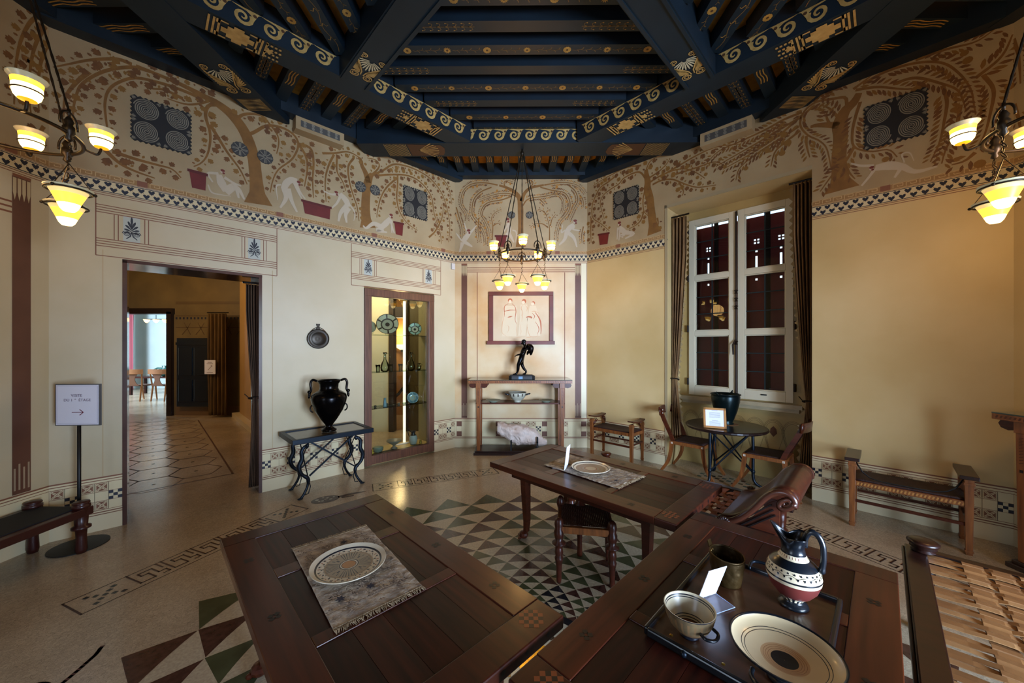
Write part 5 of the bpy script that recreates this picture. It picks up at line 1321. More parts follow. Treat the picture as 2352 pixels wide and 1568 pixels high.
def dining_table(name, label, loc, rotz, fields=((.116, .5), (.58, 1.04), (1.10, 1.46)), legx=(.5, .56), edge_hole=True):
    t = thing(name, label, 'table', loc, rotz, None)
    L, Wd, H, T = 1.58, .84, .6, .045
    x = lambda u: u-.8 if u < 1.5 else u-.8
    y0, y1 = -Wd/2, Wd/2; e = .135; z0 = H-T
    for (a, b) in ((y0, y0+e), (y1-e, y1)):
        m = MB(); m.box(x(fields[0][0]), x(fields[-1][1]), a, b, z0, H); m.build('side_rail', WOODR, t, bevel=.003)
    m = MB(); m.box(-.8, x(fields[0][0]), y0, y1, z0, H); m.build('end_board', WOOD, t, bevel=.004)
    m = MB(); m.box(x(fields[-1][1]), L/2, y0, y1, z0-.004, H); m.build('end_board', WOOD, t, bevel=.006)
    for i in range(len(fields)-1):
        m = MB(); m.box(x(fields[i][1]), x(fields[i+1][0]), y0+e, y1-e, z0, H); m.build('cross_rail', WOODR, t, bevel=.003)
    random.seed(int(abs(loc[0])*100))
    pms = [WOODD, mat('wood_dark_panel_b', '#43170b', .42, c2='#200905', scale=5, grain=(.5, 9, 9), coat=.06, spec=.3), mat('wood_dark_panel_c', '#300f07', .4, c2='#160604', scale=6, grain=(.5, 9, 9), coat=.06, spec=.3)]
    for (a, b) in fields:
        n = 5; w = (y1-y0-2*e)/n
        for k in range(n):
            m = MB(); m.box(x(a)+.001, x(b)-.001, y0+e+k*w+.0008, y0+e+(k+1)*w-.0008, z0+.01, H-.004); m.build('panel_board', pms[(k*2+int(a*10)) % 3], t)
    # chequered inlay on the wide end board, small crosses on the side rails, dark pegs on the end
    m = MB(); s = .0125
    def sq(cx, cy, i, j, mi): 
        px_ = cx+(i-j)*s; py_ = cy+(i+j)*s
        m.add([(px_-s, py_, H+.0006), (px_, py_-s, H+.0006), (px_+s, py_, H+.0006), (px_, py_+s, H+.0006)], [(0, 1, 2, 3)], mi)
    for cy in (y0+.10, y1-.10):
        for i in range(-2, 3):
            for j in range(-2, 3):
                if abs(i)+abs(j) < 4: sq(L/2-.075, cy, i, j, (i+j) % 2)
    for cx in (x(.34), x(.84), x(1.28)):
        for cy in (y0+.07, y1-.07):
            for (i, j) in ((1, 0), (-1, 0), (0, 1), (0, -1)): sq(cx, cy, i*.8, j*.8, 0)
    m.build('inlay', [BLACKW, mat('inlay_orange', '#7a3a1a', .4)], t, kind='stuff')
    for k in range(7):
        yy = y0+.09+k*.11; m = MB(); m.add([(L/2+.0008, yy-.011, H-.022), (L/2+.0008, yy, H-.010), (L/2+.0008, yy+.011, H-.022), (L/2+.0008, yy, H-.034)], [(0, 1, 2, 3)]); m.build('peg', BLACKW, t)
    m = MB(); m.box(-L/2+.16, L/2-.2, y0+.10, y0+.125, z0-.07, z0); m.build('apron', WOOD, t); m = MB(); m.box(-L/2+.16, L/2-.2, y1-.125, y1-.10, z0-.07, z0); m.build('apron', WOOD, t)
    for sx, lx in ((-1, legx[0]), (1, legx[1])):
        for sy in (-1, 1): leg_paw(WOODR if sx < 0 else WOOD, t, sx*lx, sy*.285, z0, sx, sy)
    return t
tabA = dining_table('dining_table', 'dark panelled dining table in the left foreground with a placemat', (-.671, 1.630, 0), -R45)
tabC = dining_table('dining_table', 'brown dining table in the middle of the room with stool beneath', (.648, 2.921, 0), -R45)
tabB = dining_table('dining_table', 'dark dining table in the right foreground carrying the tray', (.835, 1.367, 0), -3*R45)
m = MB(); m.lathe([(.018, 0), (.022, .02), (.018, .1), (.026, .30), (.03, .38), (.045, .39), (.045, .40), (.028, .41), (.034, .55), (.036, .556)], 16); o = m.build('turned_leg', WOODR, tabC, smooth=True); o.location = (-.03, -.18, 0)

# ---- caned stool
st = thing('caned_stool', 'small dark stool with caned seat and turned legs under the table', 'stool', (.50, 2.625, 0), math.radians(-9))
lp = [(.013, 0), (.017, .015), (.020, .12), (.026, .155), (.030, .17), (.022, .185), (.03, .21), (.024, .24), (.020, .262), (.046, .268), (.046, .276), (.022, .285), (.032, .32), (.034, .35), (.026, .37), (.032, .40), (.026, .43), (.012, .445)]
for (sx, sy) in ((-1, -1), (1, -1), (-1, 1), (1, 1)):
    m = MB(); m.lathe(lp if sy < 0 else [(.013, 0), (.018, .1), (.020, .36), (.030, .40), (.03, .42), (.022, .445), (.008, .46)], 16); o = m.build('leg', WOODC if False else WOOD, st, smooth=True); o.location = (sx*.175, sy*.165, 0)
for (a, b) in (((-.16, -.165), (.16, -.165)), ((-.16, .165), (.16, .165)), ((-.175, -.15), (-.175, .15)), ((.175, -.15), (.175, .15))):
    m = MB(); m.beam((a[0], a[1], .365), (b[0], b[1], .365), .03, .045); m.build('seat_rail', WOODC, st, bevel=.004)
m = MB()
for i in range(27):
    x = -.165+i*.0127; m.box(x, x+.006, -.165, .165, .395, .3975)
    y = -.165+i*.0127; m.box(-.165, .165, y, y+.006, .3955, .398)
for i in range(40):
    t = -.30+i*.0155
    a = max(-.16, t-.16); 
    x0_, y0_ = max(-.16, t-.16), max(-.16, t-.16); 
    p = (max(-.16, t-.16), t-max(-.16, t-.16)); q = (min(.16, t+.16), t-min(.16, t+.16))
    if q[0]-p[0] > .02: m.beam((p[0], p[1], .398), (q[0], q[1], .398), .004, .0015)
m.build('cane_weave', CANE, st, kind='stuff')
for s in (-1, 1):
    m = MB()
    for i in range(22): m.lathe([(.004, 0), (.0045, .002), (.004, .034)], 5, 0, (s*.16-.0+0, -.155+i*.0148, .365))
    m.build('cane_wrapping', CANE, st, kind='stuff')

# ---- couches with woven straps
def weave(t, x0, x1, y0, y1, z, mats, cw=.0315, cp=.0355, gap=3, lw=.072, lpitch=.092, ystart=.12):
    nl = int((y1-y0-ystart)/lpitch)
    ly = [y0+ystart+k*lpitch for k in range(nl)]
    n = 0; x = x0+.02; gi = 0
    while x < x1-.02:
        if gi % (gap+1) == gap: x += cp*.6; gi += 1; continue
        grp = gi//(gap+1)*3+gi % (gap+1)
        m = MB(); N = nl*3+3; vs = []
        xs = []
        pts = [(y0, z-.004)]
        pts.append((y0+ystart*.5, z-.002))
        for k, yy in enumerate(ly):
            up = ((n//1)+k) % 2
            h = z+(.005 if up else -.005)
            pts += [(yy+.01, h), (yy+lw-.01, h)]
        pts.append((y1, z-.003))
        j = random.uniform(-.004, .004)
        m.add([(x+j+cw*e, a[0], a[1]) for a in pts for e in (0, 1)], [(2*i, 2*i+1, 2*i+3, 2*i+2) for i in range(len(pts)-1)])
        m.build('cross_strap', mats[n % len(mats)], t, solid=.003); x += cp; n += 1; gi += 1
    for k, yy in enumerate(ly):
        m = MB(); x = x0; i = 0; pts = [(x0, z)]
        x = x0+.02; gi = 0; n2 = 0
        while x < x1-.02:
            if gi % (gap+1) == gap: x += cp*.6; gi += 1; continue
            up = (n2+k) % 2; pts += [(x+.003, z+(-.005 if up else .007)), (x+cw-.003, z+(-.005 if up else .007))]; x += cp; gi += 1; n2 += 1
        pts.append((x1, z)); 
        m.add([(a[0], yy+lw*e, a[1]) for a in pts for e in (0, 1)], [(2*i, 2*i+2, 2*i+3, 2*i+1) for i in range(len(pts)-1)])
        m.build('long_strap', mats[k % len(mats)], t, solid=.003)
turned = lambda H, r: [(r*.6, 0), (r*.8, H*.04), (r*.55, H*.1), (r*.7, H*.3), (r*1.1, H*.4), (r*1.3, H*.42), (r*.8, H*.46), (r*1.0, H*.6), (r*1.25, H*.62), (r*.8, H*.66), (r, H*.8), (r, H)]
bedD = thing('couch', 'dark wooden couch with a tan woven leather strap seat at lower right', 'couch', (2.29, 2.17, 0), math.radians(-135))
# local x runs towards the viewer, local y to the right
LB, WB_ = 1.75, .82
m = MB(); m.box(0, LB, 0, .085, .385, .45); m.box(0, LB, -.012, .0, .40, .435); m.build('side_rail', WOODK, bedD, bevel=.006)
m = MB(); m.box(0, LB, WB_-.085, WB_, .385, .45); m.build('side_rail', WOODK, bedD, bevel=.006)
m = MB(); m.box(0, .055, .085, WB_-.085, .385, .45); m.build('end_rail', WOODK, bedD, bevel=.006)
m = MB(); m.box(LB-.06, LB, .085, WB_-.085, .385, .45); m.build('end_rail', WOODK, bedD, bevel=.006)
for (x, y) in ((.07, .075), (.07, WB_-.075), (LB-.07, .05), (LB-.07, WB_-.05)):
    m = MB(); m.lathe(turned(.385, .042), 18, 0, (x, y, 0)); m.build('leg', WOODK, bedD, smooth=True)
for (x, y) in ((.062, .07), (.062, WB_-.07)):
    m = MB(); m.lathe([(.04, 0), (.05, .008), (.036, .016), (.055, .026), (.05, .034), (.064, .046), (.066, .056), (.05, .066), (.001, .07)], 28, 0, (x, y, .45)); m.build('finial', WOODK, bedD, smooth=True)
random.seed(21)
weave(bedD, .055, LB-.06, .085, WB_-.085, .447, [LEATHER, mat('strap_tan_b', '#9c6d40', .5, c2='#805632', scale=6), mat('strap_tan_c', '#b08455', .5, c2='#946a42', scale=6)])
bedC = thing('couch', 'reddish wooden couch with curled headboard and brown strap seat', 'couch', (0, 0, 0), -R45)
def bc_(xm, sm): return ((xm)*rt2, sm*rt2)    # world (X-Y, X+Y) -> local x, y  (rotz -45)
lx0 = -2.95*rt2; lx1 = -1.06*rt2; ly0 = 3.84*rt2; ly1 = 4.86*rt2
bedC.location = (0, 0, 0)
cx_, cy_ = (lx0+lx1)/2, (ly0+ly1)/2
bedC.location = (cx_*rt2+cy_*rt2, -cx_*rt2+cy_*rt2, 0)
hx_, hy_ = (lx1-lx0)/2, (ly1-ly0)/2
for (a, b) in ((-hy_, -hy_+.06), (hy_-.06, hy_)):
    m = MB(); m.box(-hx_, hx_+.28, a, b, .37, .44); m.build('side_rail', WOODK, bedC, bevel=.005)
m = MB(); m.box(-hx_, -hx_+.06, -hy_+.06, hy_-.06, .37, .44); m.build('end_rail', WOODK, bedC)
m = MB(); m.box(hx_-.01, hx_+.03, -hy_+.06, hy_-.06, .37, .44); m.build('end_rail', WOODK, bedC)
random.seed(5); weave(bedC, -hx_+.06, hx_-.01, -hy_+.06, hy_-.06, .436, [LEATHERD, mat('strap_brown_b', '#6a381c', .45), mat('strap_brown_c', '#864d2a', .45)], lw=.06, lpitch=.082, ystart=.05)
m = MB(); m.lathe([(.03, 0), (.045, .01), (.03, .02), (.05, .035), (.055, .05), (.04, .06), (.001, .064)], 22, 0, (-hx_+.05, hy_-.05, .44)); m.build('finial', WOODR, bedC, smooth=True)
for (x, y) in ((-hx_+.06, -hy_+.05), (-hx_+.06, hy_-.05), (hx_+.20, -hy_+.05), (hx_+.20, hy_-.05)):
    m = MB(); m.lathe(turned(.37, .04), 16, 0, (x, y, 0)); m.build('leg', WOODR, bedC, smooth=True)
prof = spline([(-.05, .425), (.03, .445), (.10, .495), (.17, .575), (.235, .665), (.29, .71), (.345, .715), (.375, .685), (.375, .645)], 5)
hb = MB(); hb.grid(lambda a, b: ((lambda p: (hx_+p[0], -hy_+.02+(2*hy_-.04)*a, p[1]))(prof[min(int(b*(len(prof)-1)+.5), len(prof)-1)])), 6, len(prof)-1)
hb.build('headboard', WOOD, bedC, smooth=True, solid=.03)
for s in (-1, 1):
    y = s*(hy_-.012); m = MB()
    m.tube([(hx_+p[0], y, p[1]) for p in prof], .021, 8)
    m.tube([(hx_+.335+.045*(1-.8*k/24)*math.cos(.42*k+.2), y+s*.005, .655+.045*(1-.8*k/24)*math.sin(-.42*k+.4)) for k in range(25)], [.018*(1-.5*k/24) for k in range(25)], 7)
    m.build('scroll', mat('wood_headboard_edge', '#3d1d12', .3, coat=.4), bedC, smooth=True)
    m = MB(); m.prism([(hx_+.02, .40), (hx_+.30, .40), (hx_+.30, .66), (hx_+.24, .62), (hx_+.15, .50), (hx_+.06, .44)], s*(hy_-.035), s*(hy_-.055), lambda a, b, h: (a, h, b)); m.build('side_panel', WOODR, bedC)
    for k in range(3): 
        m = MB(); m.beam((hx_+.03+k*.035, s*(hy_-.03), .41), (hx_+.26+k*.01, s*(hy_-.03), .62-k*.03), .008, .008); m.build('fluting', BLACKW, bedC)
    m = MB()
    for k in range(7):
        a = PI*.15+k*.28; m.tube([(hx_+.0, s*(hy_+.0), .425), (hx_+.05*math.cos(a), s*(hy_+.012), .425+.05*math.sin(a))], [.004, .010], 6)
    m.build('shell_carving', WOODK, bedC, smooth=True)

# ---- bench at the left edge
bl = thing('bench', 'low dark bench with round corner posts at the left edge', 'bench', (-3.56, 2.10, 0), 0)
# runs along Y: y -.75 .. .75
m = MB(); m.box(-.17, .17, -.75, .74, .335, .352); m.build('seat', mat('seat_black_weave', '#17171a', .7, c2='#0f0f12', scale=40), bl)
for s in (-1, 1):
    m = MB(); m.box(s*.20-.03, s*.20+.03, -.78, .78, .285, .345); m.build('side_rail', mat('bench_dark_red', '#35110c', .4, coat=.2), bl, bevel=.004)
m = MB(); m.box(-.2, .2, .70, .76, .285, .345); m.build('end_rail', mat('bench_dark_red', '', .4), bl)
for (x, y) in ((-.19, .73), (.19, .73), (-.19, -.73), (.19, -.73)):
    m = MB(); top = abs(y) > .5
    pr = [(.028, 0), (.034, .03), (.03, .13), (.033, .18), (.055, .19), (.055, .205), (.036, .215), (.04, .28), (.042, .345)]
    if top: pr += [(.052, .352), (.052, .372), (.04, .376), (.05, .385), (.045, .397), (.001, .40)]
    m.lathe(pr, 18, 0, (x, y, 0)); m.build('leg', mat('bench_dark_red', '', .4), bl, smooth=True)

# ---- bench on the right with posts, arm stool at the back
def seat_bench(name, label, cat, loc, rotz, L, D_, zs, zt, post=.045, arms='cap'):
    t = thing(name, label, cat, loc, rotz)
    for sx in (-1, 1):
        for sy in (-1, 1):
            x, y = sx*(L/2), sy*(D_/2)
            m = MB(); m.beam((x, y, 0), (x, y, zt-.03), post*.8, post*.8, (0, 1, 0), post*1.1, post*1.1)
            m.box(x-post*.65, x+post*.65, y-post*.65, y+post*.65, zt-.075, zt-.055); m.box(x-post*.5, x+post*.5, y-post*.5, y+post*.5, .02, .035)
            m.build('leg', WOODC, t, bevel=.002)
            if name == 'armed_stool':
                m = MB()
                for k in range(4): m.tube([(x-sx*.015, y, zs+.02), (x-sx*(.02+.01*k), y-sy*.02*k, zs+.06+.01*k), (x-sx*.005, y-sy*.03*k, zt-.03)], [.012, .008, .005], 6)
                m.build('bracket', WOODR, t, smooth=True)
        m = MB()
        if arms == 'cap': m.box(sx*L/2-.05, sx*L/2+.05, -D_/2-.035, D_/2+.035, zt-.03, zt)
        else: m.grid(lambda a, b: (sx*L/2+(a-.5)*.075, -D_/2-.04+b*(D_+.08), zt-.012+.03*(2*b-1)**2*.8), 2, 8)
        m.build('arm_rest', WOODR if arms != 'cap' else WOODK, t, bevel=.004 if arms == 'cap' else 0, solid=.018 if arms != 'cap' else 0)
    for sy in (-1, 1):
        m = MB(); m.box(-L/2, L/2, sy*D_/2-.014, sy*D_/2+.014, zs-.055, zs-.012); m.build('seat_rail', WOODC, t, bevel=.002)
        m = MB(); m.box(-L/2, L/2, sy*D_/2-.01, sy*D_/2+.01, zs*.52, zs*.52+.022); m.build('stretcher', WOODR, t)
    for sx in (-1, 1):
        m = MB(); m.box(sx*L/2-.012, sx*L/2+.012, -D_/2, D_/2, zs-.055, zs-.012); m.build('seat_rail', WOODC, t)
        m = MB(); m.box(sx*L/2-.009, sx*L/2+.009, -D_/2, D_/2, zs*.58, zs*.58+.02); m.build('stretcher', WOODR, t)
    m = MB(); m.grid(lambda a, b: ((a-.5)*(L-.02), (b-.5)*(D_-.01), zs-.004-.018*math.sin(PI*a)*math.sin(PI*b)), 12, 8); m.build('woven_seat', WEAVE, t, smooth=True, solid=.014)
    if arms == 'cap':
        m = MB(); n = int(L/.022)
        for i in range(n):
            x = -L/2+.03+i*.022; m.add([(x, -D_/2-.0145, zs-.045), (x+.011, -D_/2-.0145, zs-.045), (x+.018, -D_/2-.0145, zs-.022), (x+.007, -D_/2-.0145, zs-.022)], [(0, 1, 2, 3)])
        m.build('inlay_pattern', mat('inlay_light', '#a8763c', .4), t)
        m = MB(); P = [(-L/2+.02+(L-.04)*k/14, -D_/2+.03-.02*math.sin(PI*k/14), zs+.012+.14*((2*k/14-1)**6)) for k in range(15)]; m.tube(P, .006, 6); m.build('barrier_cord', BLKP, t, smooth=True)
    return t
seat_bench('bench', 'honey brown bench with square posts and dark woven seat along the right wall', 'bench', (3.385, 3.20, 0), -R45, .66, .34, .42, .61)
seat_bench('armed_stool', 'brown stool with raised side arms and dark woven seat near the back corner', 'stool', (1.475, 5.29, 0), -R45, .62, .33, .44, .58, arms='curved')

# ---- klismos chairs
def klismos(label, loc, rotz):   # front towards +x, seat .42
    t = thing('klismos_chair', label, 'chair', loc, rotz, 'curved leg chairs at the round table')
    h = .195
    for sy in (-1, 1):
        m = MB(); P = spline([(.17, sy*h, .405), (.185, sy*h, .27), (.215, sy*(h+.005), .14), (.30, sy*(h+.01), .0)], 5); N = len(P)
        for i in range(N-1): w1 = .046-.020*i/N; w2 = .046-.020*(i+1)/N; m.beam(P[i], P[i+1], .03, w1, (1, 0, 0), .03, w2)
        m.build('front_leg', WOODC, t)
        m = MB(); P = spline([(-.19, sy*h, .405), (-.205, sy*h, .27), (-.24, sy*(h+.005), .14), (-.33, sy*(h+.01), 0)], 5)
        for i in range(N-1): w1 = .046-.020*i/N; w2 = .046-.020*(i+1)/N; m.beam(P[i], P[i+1], .03, w1, (1, 0, 0), .03, w2)
        m.build('rear_leg', WOODC, t)
        m = MB(); P = spline([(-.17, sy*h, .40), (-.21, sy*h, .50), (-.27, sy*(h-.005), .62), (-.325, sy*(h-.01), .74), (-.34, sy*(h-.01), .80)], 5)
        for i in range(len(P)-1): m.beam(P[i], P[i+1], .026, .045, (1, 0, 0))
        m.build('back_post', WOODR, t)
        m = MB(); m.box(-.20, .185, sy*h-.015, sy*h+.015, .375, .415); m.build('seat_rail', WOODC, t, bevel=.002)
        m = MB()
        for x in (.172, -.185):
            for a in (-1, 1):
                for b in (-1, 1): m.box(x+a*.006-.0045, x+a*.006+.0045, sy*(h+.0155)-.0008, sy*(h+.0155)+.0008, .392+b*.006-.0045, .392+b*.006+.0045)
        m.build('white_inlay', mat('inlay_ivory', '#d8d2c4', .4), t)
    for x in (-.195, .18): m = MB(); m.box(x-.012, x+.012, -h, h, .375, .413); m.build('seat_rail', WOODC, t)
    m = MB(); m.grid(lambda a, b: (-.185+a*.36, (b-.5)*.37, .418-.02*math.sin(PI*a)*math.sin(PI*b)), 8, 8); m.build('woven_seat', WEAVE, t, smooth=True, solid=.012)
    m = MB(); m.grid(lambda a, b: (-.345-.055*math.cos((a-.5)*PI)-.012*b+.02, (a-.5)*.46, .72+.10*b), 12, 2); m.build('back_rail', WOODR, t, smooth=True, solid=.018)
    m = MB(); 
    for sy in (-1, 1):
        for z in (.75, .79): m.sphere((-.305, sy*.2, z), .006, 6)
    m.build('studs', mat('inlay_ivory', '', .4), t)
    return t
k1 = klismos('curved leg chair left of the round table, by the curtain', (2.26, 4.65, 0), -R45)
dup(k1, (2.83, 4.13, 0), 3*R45, 'curved leg chair right of the round table, back to the dark curtain')
# ---- round table
rt_ = thing('round_table', 'round dark table on three curved iron legs in front of the window', 'table', (2.51, 4.38, 0), 0)
m = MB(); m.lathe([(.30, .632), (.42, .635), (.43, .645), (.43, .660), (.42, .668), (.001, .670)], 48); m.build('table_top', mat('round_top_dark', '#231311', .3, c2='#180d0c', scale=3, coat=.3), rt_, smooth=False)
for k in range(3):
    a = math.radians(205+120*k); ca, sa = math.cos(a), math.sin(a)
    m = MB(); P = spline([(.27*ca, .27*sa, .635), (.275*ca, .275*sa, .4), (.275*ca, .275*sa, .12), (.30*ca, .30*sa, .04), (.36*ca, .36*sa, 0.008)], 5); m.tube(P, [.016]*(len(P)-4)+[.015, .014, .013, .012], 8); m.build('leg', IRON, rt_, smooth=True)
    b = math.radians(205+120*(k+1)); cb2, sb = math.cos(b), math.sin(b)
    m = MB(); m.tube([(.265*ca, .265*sa, .62), (.27*cb2, .27*sb, .16)], .009, 6); m.build('brace', IRON, rt_)
    m = MB(); m.tube([(.265*cb2, .265*sb, .62), (.27*ca, .27*sa, .16)], .009, 6); m.build('brace', IRON, rt_)
    m = MB(); m.sphere((.275*ca, .275*sa, .17), .022, 8, 0, (1, 1, 1.4)); m.build('knuckle', IRON, rt_, smooth=True)
px_ = (2.55, 4.45)
bk = thing('cauldron', 'tall dark green bronze cauldron standing on the round table', 'pot', (px_[0], px_[1], .6705))
m = MB(); m.lathe([(.085, 0), (.09, .012), (.075, .025), (.09, .06), (.125, .16), (.15, .27), (.155, .33), (.150, .345), (.163, .352), (.163, .362), (.15, .365), (.143, .33), (.13, .22), (.09, .08), (.001, .06)], 40, top=False); m.build('body', mat('cauldron_green', '#101c1e', .3, .7, c2='#16292a', scale=4), bk, smooth=True)
m = MB()
for a in (3.6, .6): m.tube([(.16*math.cos(a), .16*math.sin(a), .355), (.17*math.cos(a), .17*math.sin(a), .39), (.165*math.cos(a+.12), .165*math.sin(a+.12), .355)], .008, 6)
m.build('lug', mat('cauldron_green', '', .3), bk)
m = MB(); m.lathe([(.11, 0), (.11, .003), (.10, .004)], 24); o = m.build('cork_mat', mat('cork', '#7d5c38', .8), bk); o.location = (.02, -.02, -.0005)
def face_cam(x, y): return math.atan2(-x, y)*-1
fr = thing('framed_notice', 'light wood framed notice leaning on the round table', 'picture frame', (2.285, 4.195, .671), math.radians(-22))
T = Matrix.Rotation(math.radians(-14), 4, 'X')
W2, H2 = .115, .23
m = MB(T)
for q in ((-W2, -W2+.022, 0, H2), (W2-.022, W2, 0, H2), (-W2, W2, 0, .024), (-W2, W2, H2-.024, H2)): m.box(q[0], q[1], -.008, .008, q[2], q[3])
m.build('frame', mat('frame_light_wood', '#b07a3c', .4, c2='#9a662c', scale=8), fr)
m = MB(T); m.box(-W2+.02, W2-.02, -.002, .004, .02, H2-.02); m.build('paper', PAPER, fr)
m = MB(T)
for i in range(14):
    if i in (1, 7, 8): continue
    w = .03 if i in (0, 9) else .055; m.box(-w, w, -.0032, -.0024, .035+(13-i)*.0125, .0375+(13-i)*.0125)
m.build('text_lines', mat('print_grey', '#55505c', .6), fr, kind='stuff')
m = MB(); m.tube([(0, .055, .17), (0, .12, .004)], .005, 5); m.build('strut', mat('frame_light_wood', '', .4), fr)

# ---- bronze side table with marble top, black amphora
bt = thing('side_table', 'bronze table with horse head legs and brown marble top by the left wall', 'side table', (-2.135, 4.175, 0), R45)
m = MB(); m.box(-.375, .375, -.225, .225, .615, .642); m.build('marble_top', MARBLE, bt)
for q in ((-.42, .42, -.27, -.225), (-.42, .42, .225, .27), (-.42, -.375, -.225, .225), (.375, .42, -.225, .225)):
    m = MB(); m.box(q[0], q[1], q[2], q[3], .60, .65); m.build('rim', IRON, bt, bevel=.003)
for sx in (-1, 1):
    for sy in (-1, 1):
        x, y = sx*.26, sy*.165; m = MB()
        P = spline([(x+sx*.02, y, .54), (x+sx*.05, y, .50), (x+sx*.045, y, .42), (x+sx*.075, y, .34), (x+sx*.05, y, .26), (x-sx*.01, y, .20), (x-sx*.005, y, .12), (x+sx*.03, y+sy*.01, .05), (x+sx*.06, y+sy*.012, .012)], 5)
        n = len(P); m.tube(P, [.013+.010*math.sin(PI*min(1, i/(n-1)*1.6))+(.006 if i > n*.55 and i < n*.68 else 0) for i in range(n)], 9)
        m.sphere((x+sx*.065, y+sy*.012, .010), .018, 8, 0, (1.6, 1, .55)); m.build('leg', IRON, bt, smooth=True)
        m = MB(); m.sphere((x+sx*.0, y, .545), .022, 9, 0, (1, .7, 1.2)); m.tube([(x, y, .55), (x+sx*.035, y, .535), (x+sx*.055, y, .515)], [.018, .014, .010], 8); m.tube([(x-sx*.01, y, .56), (x-sx*.005, y, .585)], [.008, .002], 5); m.build('horse_head', IRON, bt, smooth=True)
        m = MB(); m.tube([(x-sx*.015, y, .20), (x-sx*.035, y, .11), (x-sx*.015, y, .04), (x+sx*.02, y, .035)], .005, 6); m.build('spur', IRON, bt)
        m = MB(); m.tube([(x-sx*.01, y, .62), (x-sx*.01, y, .54)], .011, 6); m.build('upright', IRON, bt)
for sy in (-1, 1):
    for s in (-1, 1):
        m = MB(); m.beam((-s*.23, sy*.165, .585), (s*.235, sy*.165, .225), .014, .018, (0, 1, 0)); m.build('cross_bar', IRON, bt)
for sx in (-1, 1):
    for s in (-1, 1): m = MB(); m.tube([(sx*.25, -s*.165, .58), (sx*.25, s*.165, .22)], .006, 6); m.build('thin_brace', IRON, bt)
am = thing('amphora', 'large glossy black amphora with looped handles', 'vase', (-2.10, 4.14, .651), math.radians(25))
m = MB(); m.lathe([(.075, 0), (.08, .012), (.06, .03), (.034, .05), (.04, .07), (.09, .14), (.145, .23), (.178, .32), (.187, .37), (.178, .41), (.14, .44), (.108, .455), (.095, .48), (.10, .53), (.125, .565), (.13, .575), (.118, .572), (.088, .52), (.08, .46), (.001, .45)], 48, top=False); m.build('body', BRONZE, am, smooth=True)
for s in (-1, 1):
    m = MB(); P = spline([(s*.12, 0, .565), (s*.165, 0, .578), (s*.185, 0, .54), (s*.18, 0, .47), (s*.195, 0, .43), (s*.198, 0, .39)], 5); m.tube(P, .013, 8); m.sphere((s*.198, 0, .445), .02, 8); m.sphere((s*.20, 0, .40), .018, 8, 0, (.7, 1, 1.6)); m.build('handle', BRONZE, am, smooth=True)
    m = MB(); m.tube([(s*(.158+.03*math.sin(t)), 0, .26-.04*math.cos(t)) for t in [PI*i/10 for i in range(11)]], .008, 6); m.build('small_handle', BRONZE, am, smooth=True)

# ---- console table at the back wall and its twin at the right wall
def console(label, loc, rotz, group='inlaid console tables'):
    t = thing('console_table', label, 'console table', loc, rotz, group)
    Wc, Dc = .765, .21
    m = MB(); m.box(-Wc, Wc, -Dc, Dc, 1.06, 1.102); m.build('table_top', WOODC, t, bevel=.002)
    m = MB(); m.box(-Wc, Wc, -Dc, Dc, 1.1025, 1.112); m.build('glass_plate', mat('console_glass_dark', '#2b3b38', .08, coat=.5), t)
    m = MB()
    for i in range(60):
        x = -Wc+.02+i*.025
        if i % 15 < 12: m.add([(x, -Dc-.0006, 1.072), (x+.012, -Dc-.0006, 1.072), (x+.020, -Dc-.0006, 1.092), (x+.008, -Dc-.0006, 1.092)], [(0, 1, 2, 3)])
    m.build('inlay_band', mat('inlay_dark_brown', '#4a2412', .4), t)
    for sx in (-1, 1):
        for sy in (-1, 1):
            x, y = sx*.62, sy*.155; m = MB(); m.beam((x, y, .06), (x, y, .98), .042, .05, (1, 0, 0), .062, .062); m.build('leg', WOODC, t, bevel=.002)
            m = MB(); m.box(x-.038, x+.038, y-.036, y+.036, .98, 1.06); m.build('capital_block', WOODC, t, bevel=.002)
            m = MB()
            for s in (-1, 1):
                m.prism([(x+s*.038, .995), (x+s*.085, .985), (x+s*.125, 1.0), (x+s*.14, 1.03), (x+s*.125, 1.058), (x+s*.038, 1.058)][::s], y-.012, y+.012, lambda a, b, h: (a, h, b))
            m.build('scroll_bracket', WOODR, t)
            if sy < 0:
                m = MB(); m.box(x-.008, x+.008, y-.033, y-.024, .70, .72); m.build('peg', BLACKW, t)
                m = MB()
                for k in range(9): m.add([(x-.012, y-.0322, .76+k*.022), (x+.012, y-.0322, .77+k*.022), (x+.012, y-.0322, .775+k*.022), (x-.012, y-.0322, .765+k*.022)], [(0, 1, 2, 3)])
                m.build('inlay_band', mat('inlay_dark_brown', '', .4), t)
    m = MB(); m.box(-.66, .66, -.15, .15, .745, .767); m.build('shelf', WOODR, t, bevel=.003)
    m = MB(); m.box(-.69, .69, -.21, .19, 0, .035); m.box(-.67, .67, -.19, .17, .035, .06); m.build('plinth', WOODK, t, bevel=.003)
    return t
cns = console('inlaid wooden console table with shelf standing against the back wall', (.085, 5.60, 0), 0)
dup(cns, (3.80, 2.02, 0), -2*R45, 'inlaid console table at the right edge, cut by the photo frame')
def two_handled(name, label, cat, loc, R0_, H0, mt, rotz=0.):
    t = thing(name, label, cat, loc, rotz); return t
bw = thing('two_handled_bowl', 'cream painted bowl with two dark handles on the console shelf', 'bowl', (.045, 5.53, .7675))
m = MB(); m.lathe([(.05, 0), (.052, .01), (.045, .015), (.09, .05), (.125, .095), (.135, .135), (.132, .145), (.138, .15), (.13, .148), (.12, .11), (.08, .05), (.001, .03)], 48, f=lambda i, k: 1 if i in (6,) or (i == 4 and k % 4 == 0) else 0, top=False); m.build('body', [mat('bowl_slip_blue_cream', '#a8a594', .35, c2='#959484', scale=5, coat=.2), DK], bw, smooth=True)
